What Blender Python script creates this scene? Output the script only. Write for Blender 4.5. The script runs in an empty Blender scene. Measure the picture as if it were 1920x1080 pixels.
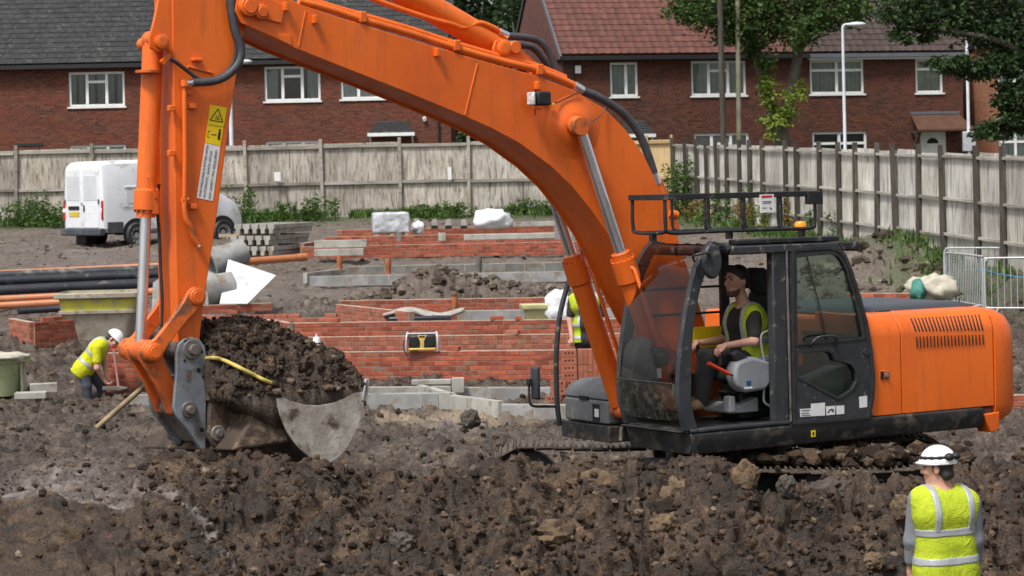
import bpy, bmesh, math, random
import numpy as np
from mathutils import Vector, Matrix, Quaternion

# ------------------------------------------------------------------ camera, sky, sun, exposure
SC = bpy.context.scene
COL = SC.collection
FPX, ROLL, HZ, CAMZ = 4500.0, math.radians(1.2), 195.0, 3.57   # focal length in photo pixels, camera roll, horizon above centre, eye height
cam_data = bpy.data.cameras.new('camera')
cam = bpy.data.objects.new('camera', cam_data)
COL.objects.link(cam)
cam_data.sensor_width = 36.0
cam_data.lens = FPX / 1920.0 * 36.0
cam_data.shift_x = HZ * math.sin(ROLL) / 1920.0
cam_data.shift_y = -HZ * math.cos(ROLL) / 1920.0
cam_data.dof.use_dof = True
cam_data.dof.focus_distance = 21.5
cam_data.dof.aperture_fstop = 6.3
cam_data.clip_start = 0.5
cam_data.clip_end = 6000.0
cam.matrix_world = Matrix.Translation((0, 0, CAMZ)) @ Matrix.Rotation(math.radians(90), 4, 'X') @ Matrix.Rotation(-ROLL, 4, 'Z')
SC.camera = cam

SUN_EL, SUN_AZ = math.radians(58), math.radians(-145)   # azimuth from +Y, clockwise: behind the camera, to its left
world = bpy.data.worlds.new('World')
SC.world = world
world.use_nodes = True
wn = world.node_tree
wn.nodes.clear()
sky = wn.nodes.new('ShaderNodeTexSky')
sky.sky_type = 'NISHITA'
sky.sun_disc = False
sky.sun_elevation = SUN_EL
sky.sun_rotation = SUN_AZ
sky.air_density = 1.0
sky.dust_density = 4.0
hs = wn.nodes.new('ShaderNodeHueSaturation')
hs.inputs['Saturation'].default_value = 0.28     # cloud cover: a nearly grey sky
bgn = wn.nodes.new('ShaderNodeBackground')
bgn.inputs['Strength'].default_value = 0.07
wout = wn.nodes.new('ShaderNodeOutputWorld')
wn.links.new(sky.outputs[0], hs.inputs['Color'])
wn.links.new(hs.outputs[0], bgn.inputs[0])
wn.links.new(bgn.outputs[0], wout.inputs[0])
sun_data = bpy.data.lights.new('sun', 'SUN')
sun_data.energy = 1.5
sun_data.angle = math.radians(10)
sun_data.color = (1.0, 0.965, 0.92)
sun = bpy.data.objects.new('sun', sun_data)
COL.objects.link(sun)
sdir = Vector((math.sin(SUN_AZ) * math.cos(SUN_EL), math.cos(SUN_AZ) * math.cos(SUN_EL), math.sin(SUN_EL)))
sun.rotation_euler = sdir.to_track_quat('Z', 'Y').to_euler()
SC.view_settings.view_transform = 'Standard'
SC.view_settings.look = 'None'
SC.view_settings.gamma = 1.0
SC.view_settings.exposure = 1.25
SC.cycles.max_bounces = 6
SC.cycles.transparent_max_bounces = 12
SC.cycles.use_denoising = True

# ------------------------------------------------------------------ small helpers
RNG = random.Random(7)
NPR = np.random.RandomState(7)
CR, SR = math.cos(ROLL), math.sin(ROLL)

def ray(px, py):
    dx, dy = px - 960.0, py - 540.0
    return Vector(((dx * CR - dy * SR) / FPX, 1.0, -((dx * SR + dy * CR) + HZ) / FPX))

def W(px, py, Y):
    """the point at depth Y seen at a photo pixel"""
    r = ray(px, py)
    return Vector((r.x * Y, Y, CAMZ + r.z * Y))

def WX(px, Y, z):
    """the point at depth Y and height z seen in a photo column"""
    py = 540.0
    for _ in range(4):
        p = W(px, py, Y)
        py -= (z - p.z) * FPX / Y
    p = W(px, py, Y)
    return Vector((p.x, Y, z))

PROF_Y = [-3000, 0, 12, 17, 24, 31, 40, 45, 50, 57, 64, 75, 90, 130, 3000]
PROF_Z = [-0.2, -0.2, -0.2, -0.15, 0.0, 0.42, 0.5, 0.78, 1.15, 1.85, 2.05, 2.62, 2.85, 3.0, 3.0]
def gz(Y):
    return float(np.interp(Y, PROF_Y, PROF_Z))

def tag(o, label=None, cat=None, group=None, kind=None):
    if label: o['label'] = label
    if cat: o['category'] = cat
    if group: o['group'] = group
    if kind or cat: o['kind'] = kind or 'thing'
    return o

def empty(name, loc=(0, 0, 0), rz=0.0, label=None, cat=None, group=None, parent=None):
    o = bpy.data.objects.new(name, None)
    o.empty_display_size = 0.2
    COL.objects.link(o)
    o.location = loc
    o.rotation_euler = (0, 0, rz)
    if parent: o.parent = parent
    return tag(o, label, cat, group)

def link(name, mesh, parent=None, loc=None, rot=None, scale=None):
    o = bpy.data.objects.new(name, mesh)
    COL.objects.link(o)
    if parent: o.parent = parent
    if loc is not None: o.location = loc
    if rot is not None: o.rotation_euler = rot
    if scale is not None: o.scale = scale
    return o

def copy_tree(src, loc, rz, label=None, group=None):
    c = src.copy(); COL.objects.link(c)
    c.location = loc; c.rotation_euler = (0, 0, rz)
    if label: c['label'] = label
    if group: c['group'] = group
    for ch in src.children:
        k = ch.copy(); COL.objects.link(k); k.parent = c
        for g in ch.children:
            d = g.copy(); COL.objects.link(d); d.parent = k
    return c

def spline(pts, n=8, closed=False):
    """Catmull-Rom through the points"""
    P = [Vector(p) for p in pts]
    out = []
    m = len(P)
    segs = m if closed else m - 1
    for i in range(segs):
        if closed:
            p0, p1, p2, p3 = P[(i - 1) % m], P[i], P[(i + 1) % m], P[(i + 2) % m]
        else:
            p0, p1, p2, p3 = P[max(i - 1, 0)], P[i], P[i + 1], P[min(i + 2, m - 1)]
        for k in range(n):
            t = k / n
            out.append(0.5 * ((2 * p1) + (p2 - p0) * t + (2 * p0 - 5 * p1 + 4 * p2 - p3) * t * t + (3 * p1 - p0 - 3 * p2 + p3) * t ** 3))
    if not closed: out.append(P[-1])
    return out

class MB:
    """collects shapes and links them as one mesh"""
    def __init__(s):
        s.v = []; s.f = []
    def add(s, verts, faces):
        b = len(s.v)
        s.v.extend([tuple(v) for v in verts])
        s.f.extend([tuple(b + i for i in f) for f in faces])
        return s
    def box(s, c, size, rot=None):
        hx, hy, hz = size[0] / 2, size[1] / 2, size[2] / 2
        vs = [Vector((x, y, z)) for x in (-hx, hx) for y in (-hy, hy) for z in (-hz, hz)]
        if rot is not None:
            R = rot if isinstance(rot, Matrix) else Matrix.Rotation(rot, 3, 'Z')
            vs = [R @ v for v in vs]
        c = Vector(c)
        return s.add([v + c for v in vs], [(0, 1, 3, 2), (4, 6, 7, 5), (0, 4, 5, 1), (2, 3, 7, 6), (0, 2, 6, 4), (1, 5, 7, 3)])
    def box2(s, a, b):
        return s.box([(a[i] + b[i]) / 2 for i in range(3)], [abs(b[i] - a[i]) for i in range(3)])
    def beam(s, a, b, w, h, up=(0, 0, 1)):
        a, b = Vector(a), Vector(b)
        d = (b - a).normalized()
        u = Vector(up)
        sx = d.cross(u).normalized()
        uz = sx.cross(d).normalized()
        R = Matrix((d, sx, uz)).transposed()
        return s.box((a + b) / 2, ((b - a).length, w, h), R)
    def prism(s, poly, axis, a0, a1):
        """poly: 2-D outline; axis 'y': (u,w)->(u,a,w); 'x': (y,z)->(a,y,z); 'z': (x,y)->(x,y,a)"""
        n = len(poly)
        def mk(p, a):
            return (p[0], a, p[1]) if axis == 'y' else ((a, p[0], p[1]) if axis == 'x' else (p[0], p[1], a))
        vs = [mk(p, a0) for p in poly] + [mk(p, a1) for p in poly]
        fs = [tuple(range(n)), tuple(range(2 * n - 1, n - 1, -1))]
        fs += [(i, i + n, (i + 1) % n + n, (i + 1) % n) for i in range(n)]
        return s.add(vs, fs)
    def loft(s, rings, cap=True, closed=False):
        n = len(rings[0])
        vs = [p for r in rings for p in r]
        fs = []
        m = len(rings)
        for j in range(m if closed else m - 1):
            a, b = j * n, ((j + 1) % m) * n
            for i in range(n):
                k = (i + 1) % n
                fs.append((a + i, a + k, b + k, b + i))
        if cap and not closed:
            fs.append(tuple(range(n - 1, -1, -1)))
            fs.append(tuple(range((m - 1) * n, m * n)))
        return s.add(vs, fs)
    def tube(s, pts, r, seg=10, cap=True, flat=1.0):
        P = [Vector(p) for p in pts]
        rr = r if isinstance(r, (list, tuple)) else [r] * len(P)
        rings = []
        prev = None
        for i, p in enumerate(P):
            d = (P[min(i + 1, len(P) - 1)] - P[max(i - 1, 0)])
            if d.length < 1e-9: d = Vector((0, 0, 1))
            d.normalize()
            if prev is None:
                ref = Vector((0, 0, 1)) if abs(d.z) < 0.9 else Vector((1, 0, 0))
                x = d.cross(ref).normalized()
            else:
                x = (prev - d * prev.dot(d)).normalized()
            prev = x
            y = d.cross(x)
            rings.append([p + x * (math.cos(2 * math.pi * k / seg) * rr[i]) + y * (math.sin(2 * math.pi * k / seg) * rr[i] * flat) for k in range(seg)])
        return s.loft(rings, cap)
    def cyl(s, a, b, r, seg=20, r2=None):
        return s.tube([a, b], [r, r if r2 is None else r2], seg)
    def lathe(s, prof, c=(0, 0, 0), seg=24, M=None):
        """prof: (r,z) from bottom to top, closed at both ends when r is 0"""
        c = Vector(c)
        rings = []
        for r, z in prof:
            ring = []
            for k in range(seg):
                a = 2 * math.pi * k / seg
                v = Vector((r * math.cos(a), r * math.sin(a), z))
                ring.append((M @ v if M is not None else v) + c)
            rings.append(ring)
        return s.loft(rings, True)
    def mesh(s, name, mat=None, smooth=None):
        me = bpy.data.meshes.new(name)
        me.from_pydata(s.v, [], s.f)
        me.validate(clean_customdata=False)
        bm = bmesh.new(); bm.from_mesh(me)
        bmesh.ops.recalc_face_normals(bm, faces=bm.faces)
        bm.to_mesh(me); bm.free()
        if mat is not None: me.materials.append(mat)
        if smooth is not None:
            me.polygons.foreach_set('use_smooth', [True] * len(me.polygons))
            me.set_sharp_from_angle(angle=math.radians(smooth))
        return me
    def build(s, name, mat, parent=None, smooth=35, bevel=0, seg=2, loc=None, rot=None):
        o = link(name, s.mesh(name, mat, smooth), parent, loc, rot)
        if bevel:
            m = o.modifiers.new('bevel', 'BEVEL')
            m.width = bevel; m.segments = seg; m.limit_method = 'ANGLE'; m.angle_limit = math.radians(32)
            m.harden_normals = False
        return o

def np_mesh(name, V, Fq, mat, smooth=True):
    """mesh from numpy arrays (faces all of one size)"""
    me = bpy.data.meshes.new(name)
    V = np.ascontiguousarray(V, dtype=np.float32); Fq = np.ascontiguousarray(Fq, dtype=np.int32)
    k = Fq.shape[1]
    me.vertices.add(len(V)); me.vertices.foreach_set('co', V.ravel())
    me.loops.add(Fq.size); me.loops.foreach_set('vertex_index', Fq.ravel())
    me.polygons.add(len(Fq))
    me.polygons.foreach_set('loop_start', np.arange(0, Fq.size, k, dtype=np.int32))
    me.polygons.foreach_set('loop_total', np.full(len(Fq), k, dtype=np.int32))
    me.polygons.foreach_set('use_smooth', np.full(len(Fq), smooth, dtype=bool))
    me.update(calc_edges=True)
    if mat is not None: me.materials.append(mat)
    return me

# ------------------------------------------------------------------ numpy noise
_perm = np.random.RandomState(3).permutation(256).astype(np.int32)
_perm = np.concatenate([_perm, _perm, _perm])
_gr = np.random.RandomState(5).normal(size=(256, 3)).astype(np.float32)
_gr /= np.linalg.norm(_gr, axis=1)[:, None]
def pnoise(x, y, z=0.0):
    x = np.asarray(x, np.float32); y = np.asarray(y, np.float32); z = np.broadcast_to(np.asarray(z, np.float32), x.shape)
    xi, yi, zi = np.floor(x).astype(np.int32), np.floor(y).astype(np.int32), np.floor(z).astype(np.int32)
    xf, yf, zf = x - xi, y - yi, z - zi
    u, v, w = [t * t * t * (t * (t * 6 - 15) + 10) for t in (xf, yf, zf)]
    xi &= 255; yi &= 255; zi &= 255
    r = np.zeros_like(x)
    for dx in (0, 1):
        for dy in (0, 1):
            for dz in (0, 1):
                g = _gr[_perm[_perm[_perm[xi + dx] + yi + dy] + zi + dz]]
                dot = g[..., 0] * (xf - dx) + g[..., 1] * (yf - dy) + g[..., 2] * (zf - dz)
                r += dot * (u if dx else 1 - u) * (v if dy else 1 - v) * (w if dz else 1 - w)
    return r
def fbm(x, y, z=0.0, octs=4, gain=0.5):
    r = 0; a = 1.0
    for o in range(octs):
        r = r + a * pnoise(x * 2 ** o + 17.3 * o, y * 2 ** o - 9.1 * o, np.asarray(z) * 2 ** o + 3.7 * o)
        a *= gain
    return r

# ------------------------------------------------------------------ materials
def lin(c):
    return tuple(((x / 255.0) / 12.92 if x / 255.0 <= 0.04045 else (((x / 255.0) + 0.055) / 1.055) ** 2.4) for x in c) + (1.0,)
def rgba(c):
    return tuple(c) + (1.0,) if len(c) == 3 else tuple(c)

class NT:
    def __init__(s, name):
        s.m = bpy.data.materials.new(name); s.m.use_nodes = True
        s.t = s.m.node_tree; s.t.nodes.clear()
        s.out = s.n('ShaderNodeOutputMaterial')
        s.b = s.n('ShaderNodeBsdfPrincipled')
        s.t.links.new(s.b.outputs[0], s.out.inputs[0])
    def n(s, typ, **kw):
        nd = s.t.nodes.new(typ)
        for k, v in kw.items(): setattr(nd, k, v)
        return nd
    def l(s, a, b): s.t.links.new(a, b)
    def val(s, nd, **kw):
        for k, v in kw.items(): nd.inputs[k].default_value = v
        return nd
    def noise(s, vec, scale, detail=4, rough=0.55, dist=0.0):
        n = s.n('ShaderNodeTexNoise')
        n.inputs['Scale'].default_value = scale; n.inputs['Detail'].default_value = detail
        n.inputs['Roughness'].default_value = rough; n.inputs['Distortion'].default_value = dist
        if vec is not None: s.l(vec, n.inputs['Vector'])
        return n.outputs['Fac']
    def ramp(s, fac, stops):
        r = s.n('ShaderNodeValToRGB')
        e = r.color_ramp.elements
        while len(e) > 1: e.remove(e[-1])
        e[0].position = stops[0][0]; e[0].color = rgba(stops[0][1])
        for p, c in stops[1:]:
            q = e.new(p); q.color = rgba(c)
        s.l(fac, r.inputs[0])
        return r.outputs[0]
    def mix(s, fac, a, b, mode='MIX'):
        m = s.n('ShaderNodeMix', data_type='RGBA', blend_type=mode)
        for sock, x in ((m.inputs[0], fac), (m.inputs[6], a), (m.inputs[7], b)):
            if isinstance(x, (int, float)): sock.default_value = x
            elif isinstance(x, tuple): sock.default_value = rgba(x)
            else: s.l(x, sock)
        return m.outputs[2]
    def math(s, op, a, b=None, clamp=False):
        m = s.n('ShaderNodeMath', operation=op); m.use_clamp = clamp
        for i, x in enumerate((a, b)):
            if x is None: continue
            if isinstance(x, (int, float)): m.inputs[i].default_value = x
            else: s.l(x, m.inputs[i])
        return m.outputs[0]
    def coords(s, vary=True):
        tc = s.n('ShaderNodeTexCoord')
        if not vary: return tc.outputs['Object']
        oi = s.n('ShaderNodeObjectInfo')
        k = s.math('MULTIPLY', oi.outputs['Random'], 37.0)
        a = s.n('ShaderNodeVectorMath', operation='ADD')
        s.l(tc.outputs['Object'], a.inputs[0]); s.l(k, a.inputs[1])
        return a.outputs[0]
    def bump(s, h, strength=0.4, dist=0.01):
        b = s.n('ShaderNodeBump'); b.inputs['Strength'].default_value = strength; b.inputs['Distance'].default_value = dist
        s.l(h, b.inputs['Height']); s.l(b.outputs[0], s.b.inputs['Normal'])

def mat(name, c1, c2=None, rough=0.6, metal=0.0, scale=3.0, bump=0.0, bscale=40.0, bdist=0.004, dirt=None, dirt_amt=0.5, dscale=5.0, spec=0.4, rvar=0.1, island=0.0, lo=0.35, hi=0.65, coat=0.0):
    t = NT(name)
    vec = t.coords()
    if c2 is None: c2 = tuple(x * 0.85 for x in c1)
    col = t.ramp(t.noise(vec, scale, 5), [(lo, c1), (hi, c2)])
    if island:
        g = t.n('ShaderNodeNewGeometry'); oi = t.n('ShaderNodeObjectInfo')
        r = t.math('FRACT', t.math('ADD', g.outputs['Random Per Island'], oi.outputs['Random']))
        f = t.math('ADD', t.math('MULTIPLY', r, 2 * island), 1.0 - island)
        v = t.n('ShaderNodeVectorMath', operation='SCALE')
        t.l(col, v.inputs[0]); t.l(f, v.inputs['Scale'])
        col = v.outputs[0]
    if dirt is not None:
        dn = t.noise(vec, dscale, 7, 0.65, 0.3)
        f = t.ramp(dn, [(0.62 - 0.3 * dirt_amt, (0, 0, 0)), (0.72 - 0.2 * dirt_amt, (1, 1, 1))])
        col = t.mix(f, col, dirt)
    t.l(col, t.b.inputs['Base Color'])
    rn = t.noise(vec, scale * 2.3, 4)
    t.l(t.math('ADD', t.math('MULTIPLY', rn, rvar * 2), rough - rvar), t.b.inputs['Roughness'])
    t.b.inputs['Metallic'].default_value = metal
    t.b.inputs['Specular IOR Level'].default_value = spec
    if coat:
        t.b.inputs['Coat Weight'].default_value = coat; t.b.inputs['Coat Roughness'].default_value = 0.12
    if bump: t.bump(t.noise(vec, bscale, 5, 0.6), bump, bdist)
    return t.m

def glass(name, tint, gloss=0.03):
    t = NT(name)
    tr = t.n('ShaderNodeBsdfTransparent'); tr.inputs[0].default_value = rgba(tint)
    gl = t.n('ShaderNodeBsdfGlossy'); gl.inputs['Roughness'].default_value = 0.03
    fr = t.n('ShaderNodeFresnel'); fr.inputs[0].default_value = 1.5
    mx = t.n('ShaderNodeMixShader')
    f = t.math('ADD', fr.outputs[0], gloss * 0.4, True)
    t.l(f, mx.inputs[0]); t.l(tr.outputs[0], mx.inputs[1]); t.l(gl.outputs[0], mx.inputs[2])
    t.l(mx.outputs[0], t.out.inputs[0])
    return t.m

M = {}
def orange_paint():
    t = NT('orange_paint'); vec = t.coords()
    col = t.ramp(t.noise(vec, 0.9, 5, 0.6), [(0.3, (0.8, 0.158, 0.014)), (0.52, (0.74, 0.135, 0.012)), (0.72, (0.62, 0.102, 0.01))])
    mp_ = t.n('ShaderNodeMapping'); mp_.inputs['Scale'].default_value = (1, 1, 0.12); t.l(vec, mp_.inputs['Vector'])
    st = t.ramp(t.noise(mp_.outputs[0], 9, 7, 0.7), [(0.5, (0, 0, 0)), (0.76, (0.62, 0.62, 0.62))])       # rain streaks of dust and grease
    col = t.mix(st, col, (0.34, 0.085, 0.03))
    ch = t.ramp(t.noise(vec, 19, 8, 0.78), [(0.665, (0, 0, 0)), (0.69, (1, 1, 1))])                          # chips
    col = t.mix(ch, col, (0.1, 0.05, 0.03))
    t.l(col, t.b.inputs['Base Color'])
    t.l(t.ramp(t.noise(vec, 5, 6, 0.7), [(0.3, (0.26, 0.26, 0.26)), (0.7, (0.52, 0.52, 0.52))]), t.b.inputs['Roughness'])
    t.b.inputs['Specular IOR Level'].default_value = 0.5
    t.bump(t.noise(vec, 7, 4), 0.08, 0.006)
    return t.m
M['orange'] = orange_paint()
M['orange_worn'] = mat('orange_paint_worn', (0.72, 0.15, 0.018), (0.55, 0.105, 0.018), rough=0.5, scale=2.2, bump=0.12, bscale=14, dirt=(0.17, 0.075, 0.04), dirt_amt=0.38, dscale=6, spec=0.4)
M['black_paint'] = mat('black_paint', (0.013, 0.0135, 0.015), (0.021, 0.022, 0.024), rough=0.45, scale=3, bump=0.05, bscale=30, dirt=(0.16, 0.14, 0.115), dirt_amt=0.12, dscale=9)
M['skirt'] = mat('muddy_black_paint', (0.018, 0.0185, 0.02), (0.034, 0.034, 0.034), rough=0.55, scale=4, bump=0.1, bscale=30, dirt=(0.12, 0.098, 0.072), dirt_amt=0.36, dscale=5)
M['frame'] = mat('grey_cab_frame', (0.026, 0.028, 0.032), (0.042, 0.045, 0.051), rough=0.42, scale=4, bump=0.05, bscale=30, dirt=(0.2, 0.18, 0.15), dirt_amt=0.12, dscale=11)
M['rubber'] = mat('black_rubber', (0.02, 0.02, 0.022), (0.035, 0.035, 0.036), rough=0.6, scale=9, bump=0.15, bscale=60)
M['hose'] = mat('hose', (0.045, 0.045, 0.052), (0.07, 0.07, 0.078), rough=0.55, scale=14, bump=0.4, bscale=160)
M['chrome'] = mat('chrome_rod', (0.86, 0.87, 0.9), (0.74, 0.75, 0.79), rough=0.24, metal=0.92, scale=3, rvar=0.06)
M['steel'] = mat('worn_steel', (0.19, 0.175, 0.16), (0.11, 0.095, 0.083), rough=0.55, metal=0.35, scale=4, bump=0.2, bscale=20, dirt=(0.07, 0.05, 0.036), dirt_amt=0.3, dscale=6)
M['hitch'] = mat('hitch_grey_paint', (0.2, 0.23, 0.265), (0.14, 0.145, 0.155), rough=0.5, scale=3.5, bump=0.2, bscale=20, dirt=(0.1, 0.072, 0.05), dirt_amt=0.38, dscale=5)
M['bucket'] = mat('bucket_scraped_steel', (0.42, 0.39, 0.35), (0.24, 0.205, 0.17), rough=0.6, metal=0.1, scale=4.5, bump=0.6, bscale=14, bdist=.016, dirt=(0.06, 0.041, 0.028), dirt_amt=0.36, dscale=5.5)
M['bucket_mud'] = mat('bucket_muddy_back', (0.085, 0.058, 0.04), (0.035, 0.025, 0.018), rough=0.7, scale=3, bump=0.8, bscale=14, bdist=0.02, dirt=(0.22, 0.15, 0.1), dirt_amt=0.34, dscale=6)
M['grey_plastic'] = mat('grey_plastic', (0.27, 0.28, 0.3), (0.22, 0.23, 0.245), rough=0.5, scale=4, dirt=(0.2, 0.17, 0.13), dirt_amt=0.15)
M['toolbox'] = mat('grey_painted_steel_box', (0.16, 0.168, 0.18), (0.115, 0.12, 0.13), rough=0.45, scale=5, bump=0.08, dirt=(0.25, 0.22, 0.18), dirt_amt=0.2, dscale=9)
M['hood'] = mat('dark_grey_hood', (0.055, 0.06, 0.072), (0.042, 0.046, 0.056), rough=0.4, scale=4)
M['seat'] = mat('dark_green_seat_cloth', (0.018, 0.03, 0.032), (0.03, 0.045, 0.047), rough=0.9, scale=30, bump=0.2, bscale=300)
M['amber'] = mat('amber_lens', (0.9, 0.32, 0.01), (0.85, 0.28, 0.008), rough=0.2, spec=0.6)
M['white'] = mat('white_sticker', (0.75, 0.75, 0.74), (0.66, 0.66, 0.65), rough=0.5, scale=12)
M['yellow'] = mat('yellow_sticker', (0.82, 0.6, 0.01), (0.78, 0.55, 0.01), rough=0.4)
M['ink'] = mat('black_ink', (0.015, 0.015, 0.015), rough=0.5)
M['red'] = mat('red_plastic', (0.5, 0.02, 0.015), (0.42, 0.015, 0.012), rough=0.3, spec=0.5)
M['orange_red'] = mat('orange_red_handle', (0.7, 0.06, 0.02), rough=0.4)
M['lamp_glass'] = mat('lamp_lens', (0.72, 0.69, 0.68), (0.4, 0.38, 0.38), rough=0.2, scale=30)
M['track'] = mat('muddy_track_shoe', (0.075, 0.055, 0.042), (0.12, 0.095, 0.075), rough=0.7, scale=9, bump=0.7, bscale=40, bdist=0.01, dirt=(0.35, 0.33, 0.31), dirt_amt=0.1, dscale=14)
M['glass_clear'] = glass('window_glass', (0.9, 0.93, 0.92))
M['glass_screen'] = glass('brown_windscreen_glass', (0.74, 0.71, 0.67), 0.0)
M['glass_green'] = glass('green_tinted_glass', (0.66, 0.8, 0.74), 0.26)
M['glass_roof'] = glass('smoked_red_roof_glass', (0.28, 0.1, 0.09), 0.3)
# ------------------------------------------------------------------ ground
FENCE_A, FENCE_B = WX(1262, 74.5, 2.5), WX(1925, 46.0, 1.7)     # the right-hand fence line
_fd = (FENCE_B - FENCE_A); _fd.z = 0; _fl = _fd.length; _fd.normalize()
def fence_base(Y):
    return np.interp(Y, [30, 46, 74.5], [1.0, 1.62, 2.45])
CREST = [(-400, 912), (0, 912), (130, 922), (250, 932), (300, 893), (340, 870), (450, 876), (600, 883), (700, 896), (800, 912), (860, 912), (900, 909), (940, 902),
         (1000, 897), (1060, 886), (1130, 878), (1200, 888), (1250, 874), (1290, 863), (1340, 876), (1400, 912), (1480, 922), (1560, 926), (1640, 932),
         (1720, 936), (1780, 915), (1850, 895), (1920, 890), (2300, 890)]
YC = 19.6
_cx = [W(a, b, YC).x for a, b in CREST]; _cz = [W(a, b, YC).z for a, b in CREST]
def smax(a, b, k):
    h = np.clip(0.5 + 0.5 * (a - b) / k, 0, 1)
    return b * (1 - h) + a * h + k * h * (1 - h)
def height(X, Y, detail=True):
    X = np.asarray(X, np.float32); Y = np.asarray(Y, np.float32)
    base = np.interp(Y, PROF_Y, PROF_Z).astype(np.float32)
    # bank along the right-hand fence
    d = (X - FENCE_A.x) * (-_fd.y) + (Y - FENCE_A.y) * _fd.x          # distance to the left of the line (towards the site)
    d = np.abs(d)
    wd = np.interp(Y, [44, 49, 56, 62], [0.7, 1.6, 3.0, 3.6]); s = np.clip((wd - d) / (wd * 0.8), 0, 1); s = s * s * (3 - 2 * s)
    s = s * np.clip((Y - 40) / 6, 0, 1)
    base = base + (np.maximum(fence_base(Y), base) - base) * s
    # spoil heap in front of the tracks
    yc = YC + 0.22 * fbm(X * 0.7, X * 0 + 3.1, 0, 3) + 0.12 * pnoise(X * 2.1, X * 0 + 8.0)
    hc = np.interp(X, _cx, _cz) - 0.11
    dy = Y - yc
    heap = hc + 0.16 - np.sqrt((np.where(dy < 0, dy * 0.66, dy * 0.85)) ** 2 + 0.026)
    z = smax(base, heap, 0.12)
    # heaps among the foundations
    def mound(x0, y0, rx, ry, h):
        q = ((X - x0) / rx) ** 2 + ((Y - y0) / ry) ** 2
        return h * np.exp(-q * 1.6)
    for (px, Y0, rx, ry, h) in ((815, 49.0, 0.8, 1.3, 0.42), (850, 49.2, 1.5, 1.2, 0.2), (740, 48.6, 0.8, 1.0, 0.2), (930, 49.0, 1.1, 1.0, 0.2), (1020, 49, 1.2, 1.0, 0.15),
                                (560, 47.5, 1.4, 1.2, 0.25), (1650, 51, 1.3, 1.2, 0.42), (1600, 52, 1.2, 1.2, 0.3), (30, 37.5, 1.0, 1.0, 0.3), (870, 28.5, 0.3, 0.3, 0.16), (60, 44, 1.2, 1.2, 0.15)):
        z = z + mound((px - 960) / FPX * Y0, Y0, rx, ry, h)
    if detail:
        near = np.clip((26 - Y) / 4, 0, 1)
        heapm = np.clip((z - base - 0.08) / 0.2, 0, 1) * near * (1 - 0.6 * np.clip((-2.75 - X) / 0.5, 0, 1))
        mid = np.clip((Y - 20) / 3, 0, 1) * np.clip((52 - Y) / 8, 0, 1)
        far = np.clip((Y - 46) / 8, 0, 1)
        z = z + 0.10 * fbm(X * 0.55, Y * 0.55, 1.0, 3)
        b1 = 0.5 - np.abs(fbm(X * 2.6, Y * 2.6, 2.0, 3))
        b2 = 0.45 - np.abs(fbm(X * 7.5, Y * 7.5, 5.0, 3, 0.6))
        b3 = np.abs(fbm(X * 17, Y * 17, 9.0, 2, 0.6))
        b4 = fbm(X * 30, Y * 30, 4.0, 2, 0.6)
        b0 = 0.42 - np.abs(fbm(X * 1.25 + 4.0, Y * 1.25, 8.0, 2))
        z = z + heapm * (0.2 * (b0 - 0.25) + 0.22 * b1 + 0.09 * b2 - 0.04 * b3 + 0.02 * b4 - 0.01)
        rut = 0.5 - np.abs(fbm(X * 1.1, Y * 3.2, 12.0, 3))
        z = z + mid * (0.24 * rut + 0.13 * b1 + 0.11 * b2 - 0.04 * b3 + 0.012 * b4 - .12) + far * (0.06 * b1 + 0.05 * b2 - .01 * b3)
        clod = np.clip((z - base) / 0.5, 0, 1) * np.clip((Y - 40) / 4, 0, 1) * np.clip((60 - Y) / 4, 0, 1)
        z = z + clod * (0.26 * b1 + 0.2 * b2)
    return z

def seg_dist(X, Y, pts):
    best = np.full(X.shape, 1e9, np.float32)
    for (x0, y0), (x1, y1) in zip(pts[:-1], pts[1:]):
        dx, dy = x1 - x0, y1 - y0
        t = np.clip(((X - x0) * dx + (Y - y0) * dy) / (dx * dx + dy * dy), 0, 1)
        best = np.minimum(best, np.hypot(X - x0 - t * dx, Y - y0 - t * dy))
    return best

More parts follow.
